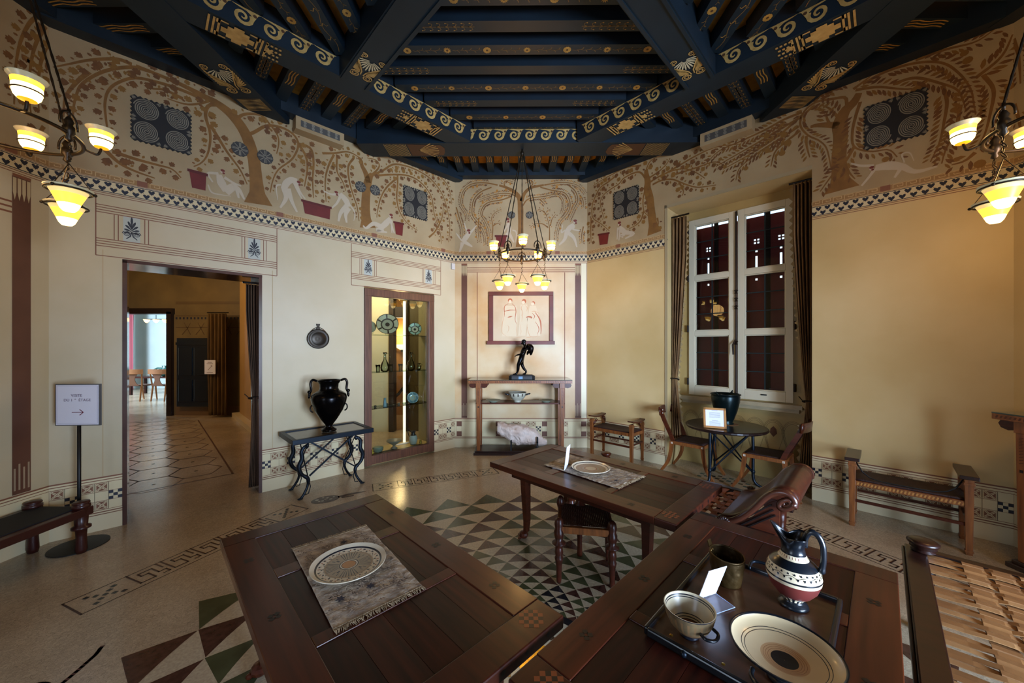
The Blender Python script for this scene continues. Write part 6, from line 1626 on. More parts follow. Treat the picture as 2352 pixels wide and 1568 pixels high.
for s in (-1, 1):
    m = MB(); m.tube([(s*.125, -.03, .11), (s*.18, -.025, .125), (s*.19, 0, .128), (s*.18, .025, .125), (s*.125, .03, .11)], .009, 6); m.build('handle', GLAZEB, bw, smooth=True)
for x, l in ((-.32, 'left'), (.475, 'right')):
    t = thing('small_plate', 'small pale green dish at the %s end of the console shelf' % l, 'plate', (x, 5.52, .7675)); m = MB()
    m.lathe([(.05, 0), (.055, .008), (.10, .026), (.115, .032), (.112, .035), (.06, .016), (.001, .014)], 32, f=lambda i, k: 1 if i == 3 else 0, top=False); m.build('dish', [mat('dish_pale_green', '#8f9a86', .35, coat=.2), DK], t, smooth=True)
# marble fragment on iron rests
mf = thing('marble_fragment', 'rough white marble torso fragment lying on iron rests', 'sculpture', (.12, 5.55, .061))
random.seed(4)
from mathutils import noise
m = MB()
sec = [(-.375, .10, .11, .37), (-.34, .13, .12, .36), (-.26, .15, .13, .34), (-.18, .17, .15, .30), (-.06, .16, .17, .28), (.06, .15, .165, .255), (.16, .13, .14, .23), (.25, .09, .10, .205), (.32, .05, .06, .17), (.37, .035, .03, .155)]
n = 28; vs = []; fs = []
pts = []
for i in range(37):
    f = i/36*(len(sec)-1); k = min(int(f), len(sec)-2); tt = f-k; s = [sec[k][q]+(sec[k+1][q]-sec[k][q])*tt for q in range(4)]
    for j in range(n):
        a = 2*PI*j/n; ry, rz = s[1]*.8, s[2]*.85
        p = Vector((s[0], ry*math.copysign(abs(math.cos(a))**.8, math.cos(a)), s[3]-.06+rz*math.copysign(abs(math.sin(a))**.8, math.sin(a))))
        d = noise.noise(p*9)*.028+noise.noise(p*24)*.014+abs(noise.noise(p*5))*.02; c = Vector((s[0], 0, s[3]-.06)); v = p-c
        vs.append(p+v.normalized()*d if v.length > 1e-3 else p)
fs = [(i*n+j, i*n+(j+1) % n, (i+1)*n+(j+1) % n, (i+1)*n+j) for i in range(36) for j in range(n)]+[tuple(range(n)), tuple(36*n+j for j in reversed(range(n)))]
m.add(vs, fs); m.build('stone', mat('marble_rough', '#dcd2cb', .6, c2='#b09a8c', scale=7, detail=8, bump=.8, bscale=26), mf)
m = MB()
for x in (-.17, .22): 
    m.box(x-.012, x+.012, -.13, -.10, 0, .24 if x < 0 else .20); m.box(x-.012, x+.012, -.13, .13, .12, .135); m.box(x-.012, x+.012, .1, .13, 0, .13)
m.box(-.17, .22, -.012, .012, .105, .12)
m.build('iron_rests', BLKP, mf)
# bronze statuette
sx_ = (1198-1182)/842*5.53
bs = thing('bronze_statuette', 'dark bronze statuette of a walking youth carrying a bundle', 'statue', (sx_, 5.53, 1.1125))
m = MB(); m.prism([(-.19, -.07), (-.15, -.10), (.15, -.10), (.20, -.06), (.19, .08), (-.18, .09)], 0, .055); m.prism([(-.17, -.06), (.17, -.07), (.16, .07), (-.15, .08)], .055, .068); m.build('base', BLKP, bs, bevel=.004)
m = MB(); m.box(-.045, .015, -.102, -.10, .008, .048); m.build('label_plate', mat('label_blue_grey', '#5f7f9a', .4), bs)
def skin_obj(name, V, E_, Rr, mt, parent, root=0, sub=2):
    me = bpy.data.meshes.new(name); me.from_pydata(V, E_, []); me.materials.append(mt); o = bpy.data.objects.new(name, me); COL.objects.link(o); o.parent = parent
    md = o.modifiers.new('skin', 'SKIN'); sv = me.skin_vertices[0].data
    for i, r in enumerate(Rr): sv[i].radius = (r, r) if not isinstance(r, tuple) else r
    sv[root].use_root = True; md.use_smooth_shade = True
    s_ = o.modifiers.new('sub', 'SUBSURF'); s_.levels = sub; s_.render_levels = sub; return o
K = 5.53/842
def J(x, y, d): return ((x-1198)*K, d, (864-y)*K+.066)
V = [J(1197, 827, 0), J(1200, 817, 0), J(1204.5, 808, 0), J(1206, 801, 0), J(1206, 797, -.0), J(1202.5, 791, -.0), J(1201.5, 786.5, 0),
     J(1195.5, 831, -.035), J(1190.5, 841, -.04), J(1190, 851, -.035), J(1188.5, 858, -.03), J(1185, 862.3, -.035), J(1177.5, 863.3, -.04),
     J(1198.5, 832, .035), J(1199, 841, .04), J(1204, 851, .035), J(1209.5, 856.5, .03), J(1206.5, 862.3, .03), J(1200.5, 863.2, .03),
     J(1205.5, 803.5, -.06), J(1203, 811.5, -.09), J(1195, 817, -.085), J(1188.5, 818.5, -.075), J(1185.5, 820, -.07),
     J(1209, 802.5, .055), J(1216, 806, .07), J(1221, 800, .05)]
E_ = [(0, 1), (1, 2), (2, 3), (3, 4), (4, 5), (5, 6), (0, 7), (7, 8), (8, 9), (9, 10), (10, 11), (11, 12), (0, 13), (13, 14), (14, 15), (15, 16), (16, 17), (17, 18), (3, 19), (19, 20), (20, 21), (21, 22), (22, 23), (3, 24), (24, 25), (25, 26)]
Rr = [.045, .042, .05, .038, .02, .036, .03, .04, .027, .025, .016, .016, .011, .04, .027, .024, .016, .016, .011, .027, .018, .015, .012, .012, .026, .018, .014]
skin_obj('figure', V, E_, Rr, BRONZE, bs)
V = [J(1209, 797, .01), J(1216, 797, .02), J(1223, 803, .02), J(1223, 810, .02), J(1220, 815, .015), J(1219, 820, .01), J(1213, 812, .02), J(1211, 819, .02)]
skin_obj('bundle', V, [(0, 1), (1, 2), (2, 3), (3, 4), (4, 5), (3, 6), (6, 7)], [.030, .042, .05, .052, .026, .010, .026, .010], BRONZE, bs)
m = MB(); c = J(1203.5, 787.5, 0); m.sphere(c, .034, 12, 0, (1.05, 1, .9))
m.build('hair', mat('bronze_hair', '#0a0b0e', .45, .6), bs, smooth=True)
m = MB(); c = J(1197.8, 792.5, 0); m.sphere(c, .009, 6); 
for k in range(3): m.tube([J(1186, 819.5, -.07+.006*k), J(1183.5, 820.5+k*.8, -.066+.008*k), J(1182.5, 823, -.066+.008*k)], .0045, 5)
m.build('nose_and_fingers', BRONZE, bs, smooth=True)
# relief in a red-brown frame
rf = thing('framed_relief', 'pale relief of three draped women in a red-brown frame', 'relief', (0, 5.835, 1.634))
def ru(x): return WB.a.x+WB.px(x, 730).x
def rz(y): return WB.px(1200, y).y-1.634
FRM = mat('frame_red_brown', '#6b2c1e', .45, c2='#52201a', scale=5)
for (a, b, c, d) in ((1123, 1270.5, 670, 679), (1123, 1133, 679, 783), (1261.5, 1270.5, 679, 783)):
    m = MB(); m.box(ru(a), ru(b), -.035, 0, rz(d), rz(c)); m.build('frame_bar', FRM, rf, bevel=.003)
m = MB(); m.box(ru(1119), ru(1273.5), -.06, 0, rz(791), rz(783)); m.build('ledge', FRM, rf, bevel=.003)
m = MB(); m.box(ru(1133), ru(1261.5), -.012, 0, rz(783), rz(679)); m.build('relief_ground', mat('relief_pale', '#c4b090', .5, c2='#b89c78', scale=3), rf)
class FR:
    a = Vector((0, 0)); d = Vector((1, 0)); n = Vector((0, -1))
    def P(s, u, z, o=0.): return (u, -.012-o, z)
    def px(s, x, y): return Vector((ru(x), rz(y)))
D = Deco(FR()); cr = crop(1110, 660, 7.128)
def stroke(pts, w, mi=0): D.ribw(spline([D.w.px(*p) for p in cr(*pts)], 5), [w*.4, w, w*.3], .001, mi)
for (x, y, r, mi) in ((440, 215, 38, 0), (668, 225, 36, 0), (820, 255, 28, 0)):
    c = D.w.px(*cr((x, y))[0]); D.disc(c, r/7.128*.0068, .001, mi)
for (x, y) in ((440, 232), (655, 245), (808, 270)): c = D.w.px(*cr((x, y))[0]); D.disc(c, .026, .0016, 3)
for p, w in (([(410, 265), (350, 310), (345, 400), (350, 480)], .012), ([(470, 265), (520, 320), (535, 400), (520, 520), (545, 600)], .012), ([(350, 390), (400, 380), (440, 370), (530, 370)], .016), ([(345, 400), (330, 500), (310, 620), (310, 740), (380, 800)], .008), ([(400, 490), (440, 480), (480, 470)], .018),
             ([(640, 290), (620, 340), (640, 400), (625, 470)], .010), ([(690, 290), (720, 340), (700, 400)], .008), ([(650, 410), (640, 480), (630, 560)], .008), ([(700, 490), (740, 480), (790, 490), (780, 510)], .024), ([(790, 400), (840, 390), (920, 430)], .010), ([(850, 410), (900, 480), (935, 560), (945, 680), (940, 760)], .022),
             ([(800, 420), (840, 470), (820, 520)], .012), ([(850, 560), (900, 640), (910, 700), (880, 770)], .012), ([(720, 640), (740, 730), (770, 800), (850, 810), (900, 780)], .008), ([(700, 820), (780, 818)], .008), ([(530, 825), (620, 820)], .006), ([(400, 620), (420, 660), (400, 740)], .008), ([(540, 560), (540, 700), (560, 780)], .005), ([(600, 600), (620, 720), (600, 790)], .005), ([(720, 600), (715, 740)], .006)):
    stroke(p, w, 1 if w < .012 else 0)
# low raised bodies
for q in ([(340, 300), (540, 300), (560, 560), (540, 800), (310, 800), (310, 560)], [(610, 280), (720, 280), (730, 480), (690, 790), (570, 790), (600, 500)], [(760, 300), (860, 300), (930, 560), (930, 790), (710, 800), (720, 520)]):
    P = [D.w.px(*p) for p in cr(*q)]; D.prism([tuple(p) for p in P], 0, .0008, lambda a, b, h: (a, -.012-h, b), 2)
D.build('relief_figures', [mat('relief_rust', '#a5552e', .5), mat('relief_faint', '#c08f66', .5), mat('relief_body', '#c8b595', .5), mat('relief_face', '#d0bd9f', .5)], rf)
# hanging bronze patera
c = WL.px(730, 778); pt_ = thing('bronze_patera', 'round dark bronze pan with short handle hanging on the left wall', 'pan', WL.P(c.x, c.y, .001), 0)
ang = math.atan2(WL.n.y, WL.n.x); T = Matrix.Rotation(ang, 4, 'Z') @ Matrix.Rotation(PI/2, 4, 'Y')
m = MB(T); m.lathe([(.12, .0), (.125, .02), (.117, .026), (.10, .020), (.075, .022), (.07, .026), (.03, .020), (.001, .024)], 36, sx=.95); m.build('pan', mat('patera_bronze', '#2b2620', .4, .6, c2='#3a332a', scale=6), pt_, smooth=True)
m = MB(T); m.prism([(-.115, -.022), (-.125, -.022), (-.145, -.012), (-.18, -.022), (-.18, .022), (-.145, .012), (-.125, .022), (-.115, .022)], .0, .018); m.build('handle', mat('patera_bronze', '', .4), pt_)
m = MB(T); m.tube([(-.145, 0, .02), (-.12, -.05, .02), (-.085, -.085, .02)], .003, 5); m.tube([(-.145, 0, .02), (-.12, .05, .02), (-.085, .085, .02)], .003, 5); m.build('wire', mat('patera_bronze', '', .4), pt_)
# sensor
c = WL.px(1040, 613); sn = thing('motion_sensor', 'small white sensor box high in the back left corner', 'sensor', WL.P(WL.L-.05, c.y-.045, .001), R45)
m = MB(); m.box(-.03, .03, -.035, 0, 0, .095); m.box(-.02, .02, -.04, -.035, .02, .05); m.build('case', mat('sensor_white', '#c9c5c0', .4), sn, bevel=.004)
# sign stand
ss = thing('sign_stand', 'white notice board on a black pole with round base', 'sign', (-3.50, 2.905+.02, 0), math.radians(4))
m = MB(); m.lathe([(.17, 0), (.17, .006), (.02, .012), (.018, .03)], 40); m.build('base', BLKP, ss)
m = MB(); m.tube([(0, 0, .012), (0, 0, .985)], .0115, 10); m.build('pole', BLKP, ss, smooth=True)
m = MB(); m.box(-.166, .166, -.012, .004, .968, 1.302); m.build('frame', mat('sign_silver_edge', '#6d7078', .3, .6), ss)
m = MB(); m.box(-.158, .158, -.0135, -.012, .976, 1.294); m.build('sheet', PAPER, ss)
def text(s, loc, size, mt, parent, name='lettering', rot=(PI/2, 0, 0), align='CENTER', ext=.0004, spacing=1.):
    cu = bpy.data.curves.new(name, 'FONT'); cu.body = s; cu.size = size; cu.align_x = align; cu.extrude = ext; cu.space_character = spacing
    tmp = bpy.data.objects.new(name, cu); COL.objects.link(tmp); dg = bpy.context.evaluated_depsgraph_get(); me = bpy.data.meshes.new_from_object(tmp.evaluated_get(dg)); bpy.data.objects.remove(tmp)
    me.materials.clear(); me.materials.append(mt); o = bpy.data.objects.new(name, me); COL.objects.link(o); o.location = loc; o.rotation_euler = rot; o.parent = parent; return o
TXT = mat('sign_text_grey_purple', '#6a5a70', .6)
text('VISITE', (-.005, -.0142, 1.200), .030, TXT, ss, spacing=1.05); text('DU 1     ÉTAGE', (0, -.0142, 1.163), .030, TXT, ss, spacing=1.02); text('ER', (-.0145, -.0142, 1.176), .011, TXT, ss)
m = MB(); m.beam((-.04, -.0142, 1.075), (.042, -.0142, 1.075), .001, .005); m.beam((.018, -.0142, 1.098), (.046, -.0142, 1.075), .001, .005); m.beam((.018, -.0142, 1.052), (.046, -.0142, 1.075), .001, .005); m.build('arrow', mat('sign_arrow_red', '#6b1e35', .5), ss)
m = MB()
for q in ((-.152, .152, .984, .9855), (-.152, .152, 1.285, 1.2865), (-.152, -.1505, .984, 1.2865), (.1505, .152, .984, 1.2865)): m.box(q[0], q[1], -.0142, -.0135, q[2], q[3])
m.build('printed_border', mat('sign_border', '#8f8fa8', .5), ss)
# ================================================================== THINGS ON THE TABLES
ZTb = .601
def to(p, a): return math.atan2(p[1]-a[1], p[0]-a[0])
CLOTH = mat('placemat_brocade', '#b8a892', .8, c2='#86786a', scale=22, detail=8, bump=.7, bscale=45, contrast=1.6)
FRNG = mat('fringe_thread', '#a08a6c', .8, c2='#7c684c', scale=40)
def placemat(label, P, seed):   # P corners A(far left) B(far right) C(near right) D(near left); fringe on A-B and C-D
    A_, B_, C_, D_ = [Vector(p) for p in P]; cen = (A_+B_+C_+D_)/4
    t = thing('placemat', label, 'placemat', (cen.x, cen.y, ZTb))
    random.seed(seed)
    def fn(a, b):
        q = (A_.lerp(B_, a)).lerp(D_.lerp(C_, a), b)-cen
        h = .003+.0035*noise.noise(Vector((q.x*30+seed, q.y*30, 0)))+.004*max(0, noise.noise(Vector((q.x*9, q.y*9+seed, 1))))
        return (q.x, q.y, max(.0012, h))
    m = MB(); m.grid(fn, 60, 60); m.build('cloth', CLOTH, t, smooth=True, solid=.002)
    # embroidered motifs
    m = MB()
    def leaf(c, ang, L, mi, w=.22):
        d = Vector((math.cos(ang), math.sin(ang))); q = Vector((-d.y, d.x)); pts = [c, c+d*L*.4+q*w*L, c+d*L, c+d*L*.4-q*w*L]
        m.add([(p.x-cen.x, p.y-cen.y, .0095) for p in pts], [(0, 1, 2, 3)], mi)
    for i in range(9):
        c = A_.lerp(B_, random.uniform(.12, .88)).lerp(D_.lerp(C_, random.uniform(.12, .88)), random.uniform(.1, .9))
        s = .8
        for k in range(6): leaf(c, k*1.05+i, .028*s, 0)
    for i in range(420):
        a, b = random.uniform(.06, .94), random.uniform(.05, .95); c = A_.lerp(B_, a).lerp(D_.lerp(C_, a), b); an = random.uniform(0, 6.28)
        for q in range(3): leaf(c+Vector((math.cos(an+q), math.sin(an+q)))*.006*q, an+q*.8, random.uniform(.009, .018), 1 if i % 3 else 2, .16)
    for k in range(5):
        f = .12+.19*k; p = A_.lerp(D_, f); q = B_.lerp(C_, f); d = (q-p).normalized()*.0; n = Vector((-(q-p).y, (q-p).x)).normalized()*.0012
        m.add([(v.x-cen.x, v.y-cen.y, .0095) for v in (p-n, q-n, q+n, p+n)], [(0, 1, 2, 3)], 2)
    m.build('embroidery', [mat('embroidery_dark_blue', '#2e2e3a', .8), mat('embroidery_pale', '#b5a593', .8), mat('embroidery_shade', '#5d4f49', .8)], t, kind='stuff')
    m = MB()
    for (p, q, out) in ((A_, B_, (A_-D_).normalized()), (D_, C_, (D_-A_).normalized())):
        n = 90
        for i in range(n):
            f = i/(n-1); b = p.lerp(q, f)-cen; L = random.uniform(.018, .032); sk = random.uniform(-.010, .010)
            d = Vector((-out.y, out.x)); e = b+out*L+d*sk
            m.tube([(b.x, b.y, .004), ((b+out*L*.5+d*sk*.2).x, (b+out*L*.5+d*sk*.2).y, .006), (e.x, e.y, .0015)], [.0016, .0018, .0008], 4, caps=False)
    m.build('fringe', FRNG, t, kind='stuff')
    m = MB(); random.seed(seed)
    for (p, q, out) in ((A_, B_, (A_-D_).normalized()), (D_, C_, (D_-A_).normalized())):
        a = p-cen; b = q-cen; m = MB(); m.tube([(a.x, a.y, .004), (b.x, b.y, .004)], .003, 6); m.build('hem', FRNG, t)
    return t
placemat('grey-brown embroidered placemat with fringe under the plate at lower left', [(-1.088, 1.791), (-.82, 2.034), (-.384, 1.524), (-.639, 1.287)], 3)
placemat('embroidered placemat with fringe on the middle table', [(.261, 3.083), (.525, 3.37), (.986, 2.838), (.716, 2.592)], 8)
PW = mat('plate_white_slip', '#cfc3ac', .3, c2='#c2b49a', scale=8, coat=.4); PK = mat('plate_blue_black', '#1a1c26', .3, coat=.3); PB = mat('plate_brown_line', '#8a6a48', .35, coat=.3); PG = mat('plate_grey_beige', '#8f8069', .35, coat=.3)
def dinner_plate(name, label, x, y, r, kind):
    t = thing(name, label, 'plate', (x, y, ZTb+.0125), 0)
    N = 144; rs = [.001, .18, .20, .23, .26, .28, .34, .44, .54, .60, .62, .65, .68, .72, .75, .78, .80, .83, .86, .88, .92, .95, .985, 1.0]
    def z(q): return .004+.001*q+(.014*((q-.78)/.22)**1.3 if q > .78 else 0)
    prof = [(q*r, z(q)) for q in rs]
    def f(i, k):
        q = (rs[i]+rs[i+1])/2
        if kind == 'A':
            if q < .18: return 4
            if q < .20: return 1
            if q < .26: return 0 if q < .23 else 1
            if q < .28: return 3
            if q < .60:
                s = k % 36
                if s < 20: return 1 if (k % 3 == 0) else 3
                return 1 if (q > .34 and q < .44 and s in (27, 28, 29)) or (q > .44 and q < .54 and s in (25, 31)) else 3
            if q < .65: return 2 if q < .62 else 3
            if q < .68: return 1 if k % 6 == 3 else 0
            if q < .72: return 1 if k % 9 in (0, 1) else 0
            if q < .75: return 2 if k % 4 == 0 else 0
            if q < .80: return 1 if k % 9 in (4, 5) else (5 if k % 9 == 8 else 0)
            if q < .83: return 0
            if q < .88: return 1
            if q < .92: return 0
            if q < .95: return 1 if q < .93 else 0
            return 0
        if kind == 'C':
            if q < .28: return 4
            if q < .34: return 5
            if q < .44: return 3
            if q < .54: return 5 if k % 2 else 3
            if q < .60: return 3
            if q < .78: return 3 if (k+i) % 4 else 5
            if q < .88: return 0
            if q < .92: return 1
            return 0
    m = MB(); m.lathe(prof, N, f=f, top=False); m.lathe([(r*1.0, z(1)), (r*1.008, z(1)-.003), (r*.97, z(.97)-.004), (r*.75, -.0), (r*.55, -.004), (.001, -.004)], 64)
    m.build('dish', [PW, PK, PB, PG, mat('plate_centre_'+kind, '#a8774a' if kind == 'A' else '#b7a384', .35), mat('plate_rust', '#8f4f34', .35)], t, smooth=True)
    return t
dinner_plate('painted_plate', 'large painted plate with black dotted border and orange centre at lower left', -.748, 1.652, .158, 'A')
dinner_plate('painted_plate', 'cream plate with brown rings on the middle table', .615, 2.965, .152, 'C')
def card_holder(label, x, y, rz, h, lean, base=.10, w=.10):
    t = thing('card_holder', label, 'sign', (x, y, ZTb+.004), rz)
    T = Matrix.Rotation(lean, 4, 'X'); m = MB(T); m.box(-w/2, w/2, -.0012, .0012, 0, h); m.build('card', mat('card_white', '#e4e6f4', .45), t)
    m = MB(); m.box(-w/2, w/2, 0, base, 0, .0025); m.build('clear_foot', mat('acrylic_clear', '#c8ccd8', .15, alpha=.12), t)
    return t
card_holder('white card in a clear stand seen edge-on on the middle table', .42, 3.00, math.radians(66), .19, .12)
# tray on table B (local frame of the table: x towards the viewer)
tr = thing('tray', 'dark wooden serving tray with black raised rim and wire handles', 'tray', (0, 0, 0), 0)
tc_ = [Vector((.925, 1.735)), Vector((1.255, 1.43)), Vector((.79, .965)), Vector((.455, 1.27))]
cen = sum(tc_, Vector((0, 0)))/4; tr.location = (cen.x, cen.y, ZTb); L1 = (tc_[0]-tc_[3]).length/2; L2 = (tc_[1]-tc_[0]).length/2; tr.rotation_euler = (0, 0, math.atan2(tc_[0].y-tc_[3].y, tc_[0].x-tc_[3].x))
m = MB(); m.box(-L1, L1, -L2, L2, 0, .012); m.build('tray_base', mat('tray_brown', '#4b2c1c', .3, c2='#38200f', scale=4, grain=(8, .8, 8), coat=.35), tr)
for q in ((-L1-.008, L1+.008, -L2-.012, -L2+.004), (-L1-.008, L1+.008, L2-.004, L2+.012), (-L1-.012, -L1+.006, -L2, L2), (L1-.006, L1+.012, -L2, L2)):
    m = MB(); m.box(q[0], q[1], q[2], q[3], 0, .028); m.build('rim', mat('tray_rim_black', '#0f1013', .3, coat=.3), tr, bevel=.005)
m = MB(); m.tube(spline([(L1-.01, .07, .022), (L1+.045, .065, .032), (L1+.055, 0, .036), (L1+.045, -.065, .032), (L1-.01, -.07, .022)], 6), .0065, 8); m.build('wire_handle', IRON, tr, smooth=True)
for k in range(3):
    m = MB(); m.sphere((-L1+.04, -.16+k*.16, .0125), .006, 8, 0, (1, 1, .3)); m.build('rivet', mat('brass_gold', '', .3), tr)
m = MB(); m.sphere((-L1-.012, .1, .014), .011, 10); m.build('knob', IRON, tr, smooth=True)
ZV = ZTb+.0125
# trefoil jug
jg = thing('trefoil_jug', 'black, cream and red painted jug with tall looped black handle', 'jug', (1.066, 1.410, ZV), 0)
jg.scale = (.81, .81, 1)
jp = [(.056, 0), (.060, .004), (.056, .012), (.044, .018), (.037, .025), (.046, .036), (.068, .050), (.092, .076), (.1055, .108), (.108, .120), (.1075, .126), (.1065, .129), (.104, .138), (.101, .149), (.0965, .158), (.094, .161), (.085, .170), (.071, .179), (.060, .185), (.055, .191), (.051, .199), (.0495, .202), (.0475, .206)]
N = 120
def jf(i, k):
    if i < 4: return 1
    if i < 6: return 0 if k % 8 < 4 else 1
    if i < 8: return 2
    if i == 8: return 0
    if i == 9: return 1
    if i < 14: return 0
    if i == 14: return 1 if k % 120 >= 0 and False else 0
    if i < 18: return 1
    if i == 18: return 0
    if i == 19: return 2 if k % 4 == 0 else 0
    if i == 20: return 0
    return 1
# reorder colours: tongues ring is near the neck, zigzag flames near the foot
m = MB(); m.lathe(jp, N, f=jf, top=False); m.build('body', [mat('jug_cream_slip', '#d2c2a0', .35, coat=.3), GLAZEB, CLAYR], jg, smooth=True)
m = MB()
for k in range(26):
    a = 2*PI*k/26
    for (zc, s, off) in ((.153, 1, 0), (.139, -1, .5)):
        aa = a+off*2*PI/26; r = .0995 if zc > .15 else .1045
        pts = [(0, .0055*s), (.0045, .001), (.003, -.005*s), (0, -.0035*s), (-.003, -.005*s), (-.0045, .001)]
        m.add([(((r+.0008)*math.cos(aa+p/r)), ((r+.0008)*math.sin(aa+p/r)), zc+q) for p, q in pts], [tuple(range(6))], 0)
m.tube([(.1030*math.cos(a), .1030*math.sin(a), .1455+.003*math.sin(a*13)) for a in [2*PI*i/160 for i in range(160)]], .0007, 4, closed=True)
m.build('ivy_pattern', [GLAZEB], jg, kind='stuff')
# trefoil neck and mouth
dirn = math.radians(142)
def mouth(a, b):
    th = 2*PI*a; ph = th-dirn; z = .203+.064*b
    base = .0475-.006*math.sin(PI*min(1, b*1.4))+.0*b
    tre = 1+b*b*(.34*math.cos(3*ph)*.8+.30*math.exp(-(((ph+PI) % (2*PI)-PI)/.35)**2))
    r = (base+.010*b*b)*tre
    zz = z+b*b*(.030*math.exp(-(((ph+PI) % (2*PI)-PI)/.5)**2)+.006*math.cos(3*ph))
    return (r*math.cos(th), r*math.sin(th), zz)
m = MB(); m.grid(mouth, 60, 12); m.build('neck', GLAZEB, jg, smooth=True, solid=.004)
hd = dirn+PI+.0; ch, sh_ = math.cos(hd-.1), math.sin(hd-.1)
P = spline([(.044*ch, .044*sh_, .235), (.046*ch, .046*sh_, .270), (.062*ch, .062*sh_, .295), (.088*ch, .088*sh_, .291), (.106*ch, .106*sh_, .262), (.110*ch, .110*sh_, .22), (.106*ch, .106*sh_, .178), (.100*ch, .100*sh_, .155)], 6)
m = MB(); m.tube(P, [.010]*(len(P)-6)+[.011, .012, .0125, .0125, .011, .008], 10, flat=1.25); m.build('handle', GLAZEB, jg, smooth=True)
# bronze beaker
cp = thing('bronze_beaker', 'brown bronze beaker with relief and rivets on the tray', 'cup', (.893, 1.548, ZV), 0)
m = MB()
def cup(a, b):
    th = 2*PI*a; r = .050+.015*b**1.3+.003*math.sin(PI*b); r += (.003*noise.noise(Vector((math.cos(th)*4, math.sin(th)*4, b*5))) if .1 < b < .75 else 0); return (r*math.cos(th), r*math.sin(th), (.118*b)+(.006*math.cos(th-2.2) if b > .95 else 0))
m.grid(cup, 64, 24); m.add([(.048*math.cos(2*PI*i/32), .048*math.sin(2*PI*i/32), .002) for i in range(32)], [tuple(range(32))]); m.build('body', BRASS, cp, smooth=True, solid=.003)
m = MB()
for k in range(3): a = math.radians(70+k*14)+.9; m.sphere((.062*math.cos(a), .062*math.sin(a), .108), .0055, 8)
m.build('rivets', mat('bronze_light', '#6b5530', .3, .8), cp, smooth=True)
m = MB(); m.beam((.064*math.cos(2.2), .064*math.sin(2.2), .11), (.075*math.cos(2.2), .075*math.sin(2.2), .145), .025, .004); m.build('lug', BRASS, cp)
# small deep bowl
b1 = thing('painted_bowl', 'deep cream bowl with blue-black lines and two small dark handles', 'bowl', (.600, 1.262, ZV), 0)
op = [(.030, 0), (.032, .006), (.026, .012), (.045, .022), (.064, .042), (.074, .062), (.079, .082), (.081, .094), (.0815, .097)]
ip = [(.079, .097), (.077, .090), (.0755, .086), (.0745, .083), (.0735, .080), (.072, .077), (.066, .060), (.058, .046), (.052, .038), (.050, .036), (.046, .032), (.044, .030), (.040, .027), (.038, .026), (.030, .022), (.001, .018)]
m = MB(); m.lathe(op, 72, f=lambda i, k: 1 if i in (0, 1) or i == 7 else (2 if i == 3 or (i in (4, 5) and k % 3 == 0) else 0), top=False); m.lathe(ip, 72, f=lambda i, k: 1 if i in (1, 3, 8, 10, 12) else (3 if i > 12 else 4), top=False)
m.add([(r*math.cos(2*PI*k/72), r*math.sin(2*PI*k/72), .097) for r in (.0815, .079) for k in range(72)], [(k, (k+1) % 72, 72+(k+1) % 72, 72+k) for k in range(72)], 4)
m.build('body', [mat('bowl_outer_tan', '#86704f', .4, c2='#5f4e38', scale=30), PK, PB, mat('bowl_inner_brown', '#7a4a30', .4), mat('bowl_inner_slip', '#c9bb9c', .35, coat=.3)], b1, smooth=True)
for a0 in (math.radians(110), math.radians(292)):
    m = MB(); P = [(.069, -.028, .060), (.090, -.026, .056), (.100, 0, .052), (.090, .026, .056), (.069, .028, .060)]
    m.T = Matrix.Rotation(a0, 4, 'Z'); m.tube(spline(P, 5), .0052, 8); m.build('handle', GLAZEB, b1, smooth=True)
# large footed dish
b2 = thing('footed_dish', 'large shallow cream dish on a foot with black centre and black rim', 'dish', (.803, 1.096, ZV), 0)
R2, HZ2 = .143, .098
op = [(.045, 0), (.048, .006), (.040, .014), (.024, .022), (.022, .032), (.05, .046), (.09, .062), (.125, .080), (R2-.002, HZ2-.006), (R2, HZ2)]
ip = [(R2, HZ2), (R2-.005, HZ2), (R2-.007, HZ2-.003), (R2-.009, HZ2-.006), (.126, .0815), (.110, .0735), (.108, .0727), (.102, .0702), (.100, .0694), (.06, .060), (.0535, .0588), (.0525, .0586), (.0475, .0578), (.0465, .0576), (.0415, .057), (.0405, .0568), (.034, .0562), (.001, .055)]
m = MB(); m.lathe(op, 96, f=lambda i, k: 1 if i in (0, 1, 2, 3, 8) else (1 if i == 7 and k % 16 == 0 else 0), top=False)
m.lathe(ip, 96, f=lambda i, k: 1 if i in (0, 1, 5, 7, 16) else (2 if i in (10, 12, 14) else (4 if i > 8 else 3)), top=False)
m.build('body', [mat('dish_outer_tan', '#a08760', .4), GLAZEB, mat('dish_brown_ring', '#7d4c30', .4), mat('dish_inner_slip', '#cdb994', .32, c2='#c2a97f', scale=4, coat=.35), mat('dish_inner_tan', '#b9956c', .35, c2='#a9855e', scale=5, coat=.3)], b2, smooth=True)
for a0 in (math.radians(58), math.radians(218)):
    m = MB(T=Matrix.Rotation(a0, 4, 'Z')); m.tube(spline([(.120, -.042, .066), (.142, -.038, .062), (.168, -.016, .068), (.168, .016, .068), (.142, .038, .062), (.120, .042, .066)], 5), .0062, 8); m.build('handle', GLAZEB, b2, smooth=True)
